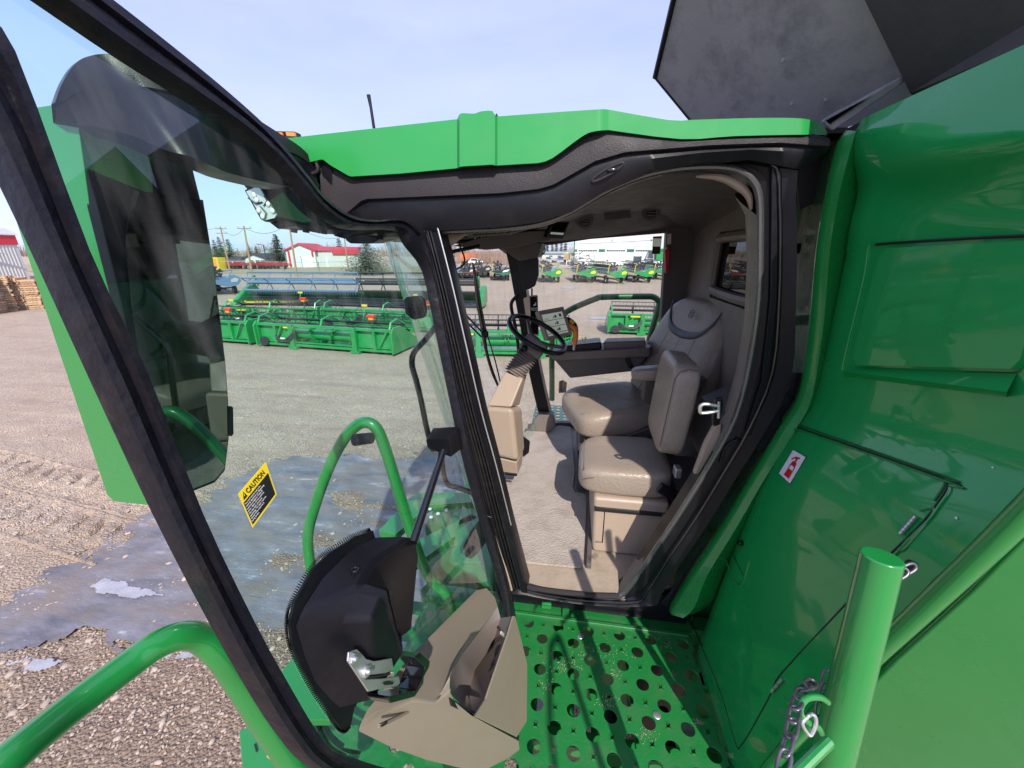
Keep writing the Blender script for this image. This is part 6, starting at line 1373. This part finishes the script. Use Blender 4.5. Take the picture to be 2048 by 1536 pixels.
part(LB().prism([V((e0-.4, -.4, He-.1)), V(((e0+e1)/2, -.4, Hp)), V((e1+.4, -.4, He-.1)), V((e1+.4, -.4, He+.2)), V(((e0+e1)/2, -.4, Hp+.35)), V((e0-.4, -.4, He+.2))], (0, 15, 0)), 'roof', 'roofred', rbld)
part(LB().prism([V((e1-.2, .6, zz(640, 502))), V((sc2(722), .6, zz(680, 501.5))), V((sc2(722), 6, zz(680, 495))), V((e1-.2, 6, zz(640, 494)))], (0, 0, .15)), 'wing_roof', 'roofred', rbld)
part(LB().b2(sc2(667), sc2(722), .5, .8, zz(690, 508), zz(690, 499)), 'wing_fascia', 'roofred', rbld)
for a, b in ((580.5, 584.5), (627, 631)): part(LB().b2(sc2(a), sc2(b), -.06, 0, 0 if a < 600 else He*.62, He), 'red_corner_panel', 'roofred', rbld)
part(LB().b2(sc2(606), sc2(628), -.08, 0, 0, He*.68), 'overhead_door', 'doorwhite', rbld)
part(LB().b2(sc2(605), sc2(606), -.1, 0, 0, He*.7), 'door_jamb', 'windowdark', rbld); part(LB().b2(sc2(652), sc2(655), .9, 1.0, 0, 2.3), 'side_door', 'doorwhite', rbld)
# ---- left building with red band
la, lb_ = G(-140, 572), G(62, 560)
ux_ = (lb_-la).normalized(); Ll = (lb_-la).length
lbl = empty('striped_building', la, 'ribbed white building with a red band, behind the wooden pallets', 'building', None, math.atan2(ux_.y, ux_.x))
zl_ = lambda yt: topz(20, 563, yt)
m = LB(); m.b2(0, Ll, 0, 20, 0, zl_(489)); part(m, 'wall', 'wallgrey', lbl)
m = LB()
for k in range(int(Ll/.35)): m.b2(k*.35, k*.35+.09, -.05, 0, 0, zl_(489))
part(m, 'cladding_rib', 'wallwhite', lbl)
m = LB(); m.b2(-.1, Ll+.1, -.12, 20, zl_(489), zl_(469)); part(m, 'red_band', 'roofred', lbl)
m = LB(); m.prism([V((-.2, -.25, zl_(469))), V((-.2, 10, zl_(452)+.9)), V((-.2, 20, zl_(469)))], (Ll+.4, 0, 0)); part(m, 'roof', 'wallgrey', lbl)
m = LB()
for k in range(5): m.b2(-.3, Ll+.3, -.2+k*.3, -.1+k*.3, zl_(469)+.05+k*.17, zl_(469)+.13+k*.17)
part(m, 'roof_rib', 'wallwhite', lbl)
part(LB().tube([V((2.0, -.1, zl_(500))), V((Ll*.62, -.5, zl_(503))), V((Ll*.80, -.6, zl_(508)))], [.12, .1, .04], 6), 'lamp_arm', 'galv', lbl)
# ---- pallets: every pallet a thing
def pallet_mesh():
    m = LB()
    for k in range(7): m.b2(-.6+k*.175, -.6+k*.175+.10, -.5, .5, .118, .14)
    for k in range(3): m.b2(-.6+k*.525, -.6+k*.525+.15, -.5, .5, .0, .02)
    for y in (-.5, -.05, .40): m.b2(-.6, .6, y, y+.10, .02, .118)
    return m
pm0 = None; woods = []
for i, c in enumerate(((.47, .33, .21), (.38, .25, .16), (.56, .36, .20), (.34, .27, .20))): M['wood%d' % i] = mk('pallet_wood', c, .85, var=.3, vscale=2); woods.append(M['wood%d' % i])
pr = pallet_mesh(); protos = []
for i in range(4):
    o = pr.build('wooden_pallet', woods[i], None, smooth=False); protos.append(o)
used = [False]*4
stk = [(-48, 632, 17, 'leftmost'), (-8, 625, 17, 'left'), (22, 621, 16, 'second'), (47, 618, 15, 'third'), (73, 617, 14, 'rightmost')]
for si, (x, y, n, nm) in enumerate(stk):
    g = G(x, y); hn = {'leftmost': 'stack cut off by the left photo edge', 'left': 'first stack in from the left photo edge', 'second': 'second stack in from the left photo edge', 'third': 'stack nearest the mirror in front', 'rightmost': 'stack half hidden by the green mirror shell'}[nm]
    for k in range(n):
        i = random.randrange(4); src = protos[i]
        if used[i]: c = src.copy(); COL.objects.link(c)
        else: c = src; used[i] = True
        c.location = g+V((random.uniform(-.05, .05), random.uniform(-.05, .05), k*.142)); c.rotation_euler = (0, 0, R(35)+random.uniform(-.05, .05)+(si % 2)*PI/2)
        tag(c, 'weathered wooden pallet in the '+hn, 'pallet', 'wooden pallets in the '+hn)
# ---- houses
def house(x0, x1, yb, ytw, ytr, label, wall='wallwhite', roof='roofdark', dep=8, gable=False):
    a, b = G(x0, yb), G(x1, yb); u_ = (b-a).normalized(); l = (b-a).length; t = empty('house', a, label, 'house', None, math.atan2(u_.y, u_.x))
    hw, hr = topz((x0+x1)/2, yb, ytw), topz((x0+x1)/2, yb, ytr)
    if gable:
        part(LB().prism([V((0, 0, 0)), V((l, 0, 0)), V((l, 0, hw)), V((l/2, 0, hr)), V((0, 0, hw))], (0, dep, 0)), 'wall', wall, t)
        part(LB().prism([V((-.5, -.4, hw-.2)), V((l/2, -.4, hr)), V((l+.5, -.4, hw-.2)), V((l+.5, -.4, hw+.1)), V((l/2, -.4, hr+.35)), V((-.5, -.4, hw+.1))], (0, dep+.8, 0)), 'roof', roof, t)
    else:
        part(LB().b2(0, l, 0, dep, 0, hw), 'wall', wall, t)
        part(LB().prism([V((-.5, -.5, hw)), V((-.5, dep/2, hr)), V((-.5, dep+.5, hw))], (l+1, 0, 0)), 'roof', roof, t)
    for k in (.25, .55, .8): part(LB().b2(l*k, l*k+1.1, -.06, 0, hw*.35, hw*.75), 'window', 'windowdark', t)
    return t
house(441, 490, 531, 519, 513, 'low white house with a long dark roof, left behind the fence')
house(490, 532, 531, 517, 509, 'small white house with a gabled dark roof, right of the long low house', gable=True)
house(522, 576, 526, 508, 501, 'pale building with a grey green roof behind the small gabled house', 'wallgrey', 'roofgreen', 10)
house(1084, 1141, 523, 507, 503, 'pale low building with a flat roof left of the big garage', 'wallgrey', 'roofgreen', 8)
house(880, 905, 520, 514, 511, 'tiny pale house behind the bare trees in the windshield view', 'wallgrey', 'roofdark', 6)
# ---- trees
def spruce(x, yb, yt, wpx, label, mat='needle', dens=1.0, wide=1.0):
    g = G(x, yb); h = topz(x, yb, yt); r0 = (G(x+wpx/2, yb)-G(x-wpx/2, yb)).length*.72*wide
    t = empty('spruce_tree', g, label, 'tree', 'spruce trees round the yard'); t.rotation_euler = (0, 0, random.random()*6)
    part(LB().tube([V((0, 0, 0)), V((.05, 0, h*.5)), V((0, 0, h*.98))], [h*.02, h*.012, .01], 8), 'trunk', 'bark', t)
    m = LB(); nl = int(26*dens)
    for i in range(nl):
        f = (i+random.random()*.6)/nl; z = h*(.06+.92*f); rr = r0*(1-f)**.65*random.uniform(.75, 1.1)+.05; nb = max(5, int((12*(1-f)+5)*dens))
        for k in range(nb):
            a = random.random()*2*PI; L__ = rr*random.uniform(.6, 1.12); d = V((math.cos(a), math.sin(a), 0)); s = V((-d.y, d.x, 0)); ns = max(3, int(7*(1-f)+3))
            for q in range(ns):
                u = (q+random.random())/ns; c = V((0, 0, z))+d*L__*u+V((0, 0, -.22*L__*u*u-.03*L__)); sz = h*.021*random.uniform(.6, 1.5)*(1.2-.5*u)
                for w_ in (0, 1):
                    v0 = c+s*random.uniform(-1, 1)*sz*1.2; dd = (d*random.uniform(.3, 1.2)+s*random.uniform(-1, 1)+V((0, 0, random.uniform(-.6, .25)))).normalized()*sz*1.9; nn_ = dd.cross(V((random.uniform(-1, 1), random.uniform(-1, 1), 1))).normalized()*sz*.55
                    m.add([v0-nn_, v0+nn_, v0+dd], [[0, 1, 2]])
    part(m, 'crown', mat, t, smooth=False); return t
spruce(438, 530, 478, 26, 'dark spruce leftmost behind the utility pole with double crossarm')
spruce(449, 528, 472, 20, 'tall narrow spruce right behind the double crossarm pole')
spruce(466, 530, 476, 30, 'bushy spruce between the first two utility poles')
spruce(503, 524, 488, 12, 'small dark spruce behind the houses, right of the second pole')
spruce(518, 524, 491, 16, 'short spruce behind the pale roofed building')
spruce(561, 533, 467, 42, 'tall pointed spruce left of the red roofed shed', dens=1.4)
spruce(738, 549, 483, 118, 'very wide pale spruce right of the red roofed shed', 'needle2', 1.9)
spruce(684, 530, 474, 30, 'dark spruce standing behind the right end of the red roof')
for i, (x, yt, w_) in enumerate(((1084, 484, 10), (1094, 478, 9), (1104, 482, 10), (1112, 476, 9), (1122, 480, 10), (1130, 474, 9))):
    spruce(x, 516, yt, w_, ['narrow spruce leftmost of six left of the garage', 'second narrow spruce left of the garage, taller than its left neighbour', 'third narrow spruce left of the garage', 'fourth narrow spruce left of the garage, pointed', 'fifth narrow spruce left of the garage', 'narrow spruce rightmost of six, nearest the garage'][i])
def bare(x, yb, yt, label, mat='twig', n=60, spread=.28, group='bare poplars behind the yard', nm='bare_tree'):
    g = G(x, yb); h = topz(x, yb, yt); t = empty(nm, g, label, 'tree', group)
    part(LB().tube([V((0, 0, 0)), V((.1, 0, h*.5)), V((0, .1, h))], [h*.018, h*.011, .02], 6), 'trunk', 'twig' if mat == 'twig' else 'bark', t)
    m = LB()
    for k in range(n):
        z = h*random.uniform(.2, .95); a = random.random()*6.28; l = h*spread*random.uniform(.4, 1)*(1.1-z/h*.6); p0 = V((0, 0, z)); p1 = p0+V((math.cos(a)*l*.6, math.sin(a)*l*.6, l*.6)); p2 = p1+V((random.uniform(-.3, .3)*l, random.uniform(-.3, .3)*l, l*.5))
        m.tube([p0, p1, p2], [h*.005, h*.003, h*.0015], 4, caps=False)
        for q in range(4): b_ = p0.lerp(p1, random.random()); m.tube([b_, b_+V((random.uniform(-.4, .4)*l, random.uniform(-.4, .4)*l, l*.5))], [h*.0022, h*.001], 3, caps=False)
    part(m, 'crown', mat, t); return t
for i, x in enumerate((872, 880, 888, 896, 903, 910, 920, 930)): bare(x, 524, 482+(i*7 % 9), ['bare tree behind the near windshield post', 'first bare tree right of the near windshield post', 'bare tree with pale trunk, second from the post', 'bare tree, third from the post', 'bare tree, fourth from the post', 'bare tree, fifth from the post', 'bare tree left of the orange box', 'bare tree behind the orange box'][i])
for i, x in enumerate((385, 480, 535, 548, 600, 650, 712)): bare(x, 522, 492+(i*5 % 8), ['bare tree behind the mirror', 'bare tree between the second pole and the houses', 'bare tree above the grey green roof', 'bare tree left of the tall pointed spruce', 'bare tree behind the red shed gable', 'bare tree behind the red shed wing', 'bare tree just behind the wide pale spruce'][i], n=40)
# red-brown thicket: uncountable
m = MB()
for k in range(650):
    x = random.uniform(912, 1030); g = G(x, random.uniform(524, 529)); h = random.uniform(2.5, 6)*(1-.4*abs(x-975)/60)
    m.tube([g, g+V((random.uniform(-.8, .8), 0, h*.6)), g+V((random.uniform(-1.6, 1.6), 0, h))], [.045, .03, .012], 3, caps=False)
tag(m.build('thicket', 'redtwig', None), 'reddish leafless thicket behind the black headers', 'bushes', kind='stuff')
m = MB()
for k in range(2600):
    x = random.uniform(-200, 1180); g = G(x, random.uniform(511, 514)); h = random.uniform(3, 9)*(.7+.3*math.sin(x*.05))
    m.tube([g, g+V((random.uniform(-.8, .8), 0, h*.6)), g+V((random.uniform(-2.6, 2.6), 0, h))], [.18, .12, .04], 3, caps=False)
tag(m.build('far_tree_line', 'twig', None), 'hazy line of bare trees along the horizon', 'tree line', kind='stuff')
# ---- utility poles and wires
def upole(xt, yt, xb, yb, label, arms=1):
    g = G(xb, yb); tp = PP(xt, yt, g, HH); t = empty('utility_pole', g, label, 'utility pole', 'utility poles behind the fence')
    m = LB(); d = tp-g; m.tube([V((0, 0, 0)), d], [.17, .11], 10); part(m, 'pole', 'pole', t)
    for k in range(arms): part(LB().tube([d*(.955-.1*k)+V((-1.2, 0, 0)), d*(.955-.1*k)+V((1.2, 0, 0))], .07, 6), 'crossarm', 'pole', t)
    for k in (-1.05, 0, 1.05): part(LB().cyl(d*.955+V((k, 0, .05)), d*.955+V((k, 0, .3)), .06), 'insulator', 'galv', t)
    return g+d*.97
T = [upole(440.5, 453, 460, 542, 'utility pole with two crossarms, leftmost', 2), upole(487.5, 452, 505, 552, 'brown utility pole with one crossarm, second from the left', 1), upole(577, 440, 594, 553, 'utility pole in front of the red shed gable, its top behind the roof lamps', 1), upole(688, 470, 697, 540, 'utility pole at the right end of the red roof', 1)]
far = T[-1]+V((60, -5, -1))
for k, (a, b) in enumerate(zip([T[0]+V((-60, 10, 0))]+T, T+[far])):
    w_ = MB()
    pts = [a.lerp(b, i/12)+V((0, 0, -1.2*4*(i/12)*(1-i/12))) for i in range(13)]; w_.tube(pts, .025, 4)
    tag(w_.build('power_line', 'reelblack', None), ['power line left of the double crossarm pole', 'power line between the first and second poles', 'power line from the second pole to the pole at the red shed', 'power line over the red roof', 'power line right of the last pole'][k], 'power line', 'power lines')
# lamp post
g = G(535, 537); tp = PP(527, 490, g, HH)
t = empty('street_lamp', g, 'thin dark lamp post with a short arm between the houses and the tall spruce', 'street lamp'); d = tp-g
part(LB().tube([V((0, 0, 0)), d, d+V((-1.6, 0, .2))], .09, 6), 'post', 'reelblack', t); part(LB().box(d+V((-1.8, 0, .15)), (.7, .25, .12)), 'lamp_head', 'galv', t)
# ---- fence: posts, rails and wire panels
def fence(pix, h, label, step, rail=True, nm='chain_link_fence'):
    t = empty(nm, G(*pix[0]), label, 'fence'); o0 = t.location
    m = LB(); pts = [G(*p)-o0 for p in pix]; posts = []
    for a, b in zip(pts, pts[1:]):
        n = max(1, int((b-a).length/step))
        for k in range(n+1): p = a.lerp(b, k/n); posts.append(p)
        if rail: part(LB().tube([a+V((0, 0, h*.97)), b+V((0, 0, h*.97))], .035, 5), 'rail', 'galv', t)
        w_ = LB()
        for q in range(1, 8): w_.tube([a+V((0, 0, h*q/8.5)), b+V((0, 0, h*q/8.5))], .006, 3, caps=False)
        part(w_, 'wire', 'galv', t)
    for p in posts: part(LB().cyl(p, p+V((0, 0, h)), .05, n=6), 'post', 'galv', t)
    return t
fence([(438, 545), (500, 546), (570, 548), (640, 549), (705, 545), (775, 549), (850, 552)], 2.0, 'chain link fence in front of the houses and the red roofed shed', 4.5)
fence([(1020, 545), (1085, 543), (1150, 543), (1240, 543), (1330, 543)], 1.1, 'white pipe fence in front of the garage', 9, nm='pipe_fence')
# ---- red farm implements behind the fence
def implement(x, y, label, mat='fred', s=.8):
    t = empty('farm_implement', G(x, y), label, 'farm implement', 'red implements in the neighbouring yard', random.uniform(-.3, .3)); m = LB()
    for k in range(5): m.b2(-2.5*s, 2.5*s, k*.5-1, k*.5-.9, .8+.25*(k % 2), .92+.25*(k % 2))
    for k in range(9): m.b2(-2.4*s+k*.6*s, -2.3*s+k*.6*s, -1, 1.2, .7, .8); m.tube([V((-2.4*s+k*.6*s, -1, .8)), V((-2.4*s+k*.6*s+.1, -1.2, 1.2+.5*random.random()))], .05, 4)
    part(m, 'frame', mat, t)
    for x_ in (-2*s, 0, 2*s): part(LB().cyl((x_-.15, -.9, .4), (x_+.15, -.9, .4), .4, n=12), 'wheel', 'tyre', t)
    for x_ in (-1.2*s, 1.2*s): part(LB().prism([V((x_-.35, 0, .9)), V((x_+.35, 0, .9)), V((x_+.2, 0, 1.45)), V((x_-.2, 0, 1.55))], (0, .5, 0)), 'hopper', mat, t)
IL = ['red implement at the left end of the neighbouring yard', 'red implement behind the double crossarm pole', 'red implement between the first two poles', 'red implement right of the second pole', 'red implement with dark frame in front of the gabled house', 'red implement below the grey green roof', 'red implement below the tall pointed spruce', 'red implement nearest the red roofed shed']
for i, x in enumerate((452, 467, 481, 497, 512, 528, 545, 562)): implement(x, 537+(i % 2), IL[i], 'fred' if i != 4 else 'hblack')
g = G(431, 539); o = empty('yellow_container', g, 'small yellow box container at the left end of the fence', 'container'); part(LB().b2(-1, 1, 0, 2, 0, 2.4), 'box_body', 'yellow', o); part(LB().b2(-.8, .8, -.03, 0, .2, 2.2), 'container_door', 'amber', o)
g = G(936, 527); o = empty('orange_container', g, 'orange box container behind the black headers', 'container'); part(LB().b2(-2.6, 2.6, 0, 2.5, .5, 2.9), 'box_body', 'forange', o); part(LB().b2(-2.4, -.2, -.04, 0, .6, 2.7), 'container_door', 'orange', o)
# ---- pickups, loader, stacked parts, green combine by the garage
def pickup(x, y, rz, label, mat):
    t = empty('pickup_truck', G(x, y), label, 'pickup truck', None, rz)
    part(LB().prism([V((a, -.95, b)) for a, b in ((-2.7, .5), (2.7, .5), (2.75, 1.0), (1.5, 1.1), (.8, 1.75), (-.7, 1.78), (-.9, 1.15), (-2.7, 1.15))], (0, 1.9, 0)), 'body', mat, t, bevel=.08)
    part(LB().prism([V((a, -.97, b)) for a, b in ((1.3, 1.12), (.75, 1.68), (-.6, 1.70), (-.65, 1.15))], (0, 1.94, 0)), 'side_window', 'windowdark', t)
    for a in (-1.7, 1.75):
        for b in (-.98, .78): part(LB().cyl((a, b, .4), (a, b+.2, .4), .4, n=16), 'wheel', 'tyre', t)
pickup(1120, 524, R(10), 'pale blue pickup truck parked left of the garage', 'fblue'); pickup(1098, 525, R(-20), 'silver pickup truck left of the pale blue one', 'galv'); pickup(947, 530, R(15), 'white pickup truck below the orange container', 'white'); pickup(1312, 538, R(95), 'white pickup truck in front of the garage, right of the loader', 'white')
t = empty('skid_loader', G(1273, 535), 'small white and orange loader with a dark glass cab', 'loader')
part(LB().b2(-.9, .9, -1, 1, .4, 1.1), 'body', 'wallwhite', t, bevel=.05); part(LB().b2(-.75, .75, -.8, .8, 1.1, 2.5), 'cab', 'windowdark', t)
for a in (-.8, .7): part(LB().b2(a, a+.1, -.85, .9, 1.1, 2.55), 'cab_post', 'hblack', t)
part(LB().b2(-.9, .9, -1.9, -1.0, .15, .7), 'bucket', 'forange', t)
for a in (-1.0, .8): part(LB().cyl((a, -.6, .4), (a+.25, -.6, .4), .42), 'wheel', 'tyre', t); part(LB().cyl((a, .6, .4), (a+.25, .6, .4), .42), 'wheel', 'tyre', t)
t = empty('parked_combine', G(1322, 533), 'green combine parked in front of the garage, behind the warning decal', 'combine harvester')
part(LB().b2(-1.5, 3.5, 0, 6, 1.2, 3.6), 'body', 'green_field', t, bevel=.2); part(LB().b2(-2.9, -1.5, .3, 2.2, 1.9, 3.5), 'cab', 'windowdark', t, bevel=.1); part(LB().b2(-3.1, -1.4, .2, 2.4, 3.5, 3.7), 'cab_roof', 'green_field', t); part(LB().tube([V((-2.2, -.4, 4.0)), V((3, -.4, 4.4))], .25, 10), 'unloading_auger', 'green_field', t)
for a in (-1.2, 2.6): part(LB().cyl((a, -.4, .8), (a, .2, .8), .8), 'wheel', 'tyre', t)
t = empty('platform_steps', G(1298, 536), 'white mobile access steps left of the parked combine', 'steps'); m = LB()
for a in (-.8, .8): m.tube([V((a, 0, 0)), V((a, 0, 2.2)), V((a*.6, 0, 3.3))], .05, 5)
for k in range(6): m.b2(-.8, .8, -.2, .1, .4*k, .4*k+.05)
part(m, 'step_frame', 'white', t)
t = empty('parts_rack', G(1163, 538), 'tall rack stacked with folded grey header parts in front of the garage', 'rack'); m = LB()
for k in range(3): m.b2(-2.6, 2.6, -1, 1, .5+k*1.0, .6+k*1.0)
for a in (-2.6, 2.5):
    for b in (-1, .9): m.b2(a, a+.1, b, b+.1, 0, 3.2)
part(m, 'rack_frame', 'galv', t)
m = LB()
for k in range(70): z = .7+random.randrange(3)*1.0; a = V((random.uniform(-2.3, 2.3), random.uniform(-1, .9), z+random.random()*.5)); m.tube([a, a+V((random.uniform(-.9, .9), random.uniform(-.4, .4), random.uniform(-.2, .6)))], .05, 4)
part(m, 'stacked_parts', 'reelblack', t)
g = G(1133, 530); t = empty('yard_sign', g, 'brown sign board on a white post left of the parts rack', 'sign'); part(LB().b2(-.1, .1, 0, .1, 0, 3.4), 'sign_post', 'white', t); part(LB().b2(-.9, .9, -.1, 0, 1.4, 3.0), 'sign_board', 'wood', t)
# something for the paint to mirror on the side away from the photograph
spots = [(-70, -8), (-78, 2), (-62, -22), (-55, -40), (-82, 12), (-40, -60), (-20, -70), (5, -75), (30, -66)]
base = [o for o in bpy.data.objects if o.name.startswith('spruce_tree') and o.type == 'EMPTY' and not o.parent][5]
for i, (x, y) in enumerate(spots): copy_tree(base, (x, y, 0), i*.9, label='dark spruce outside the picture, seen only mirrored in paint')
for o in bpy.data.objects:
    if o.get('label', '').endswith('mirrored in paint'): o['group'] = 'spruces mirrored in the paint'
bpy.context.view_layer.update()
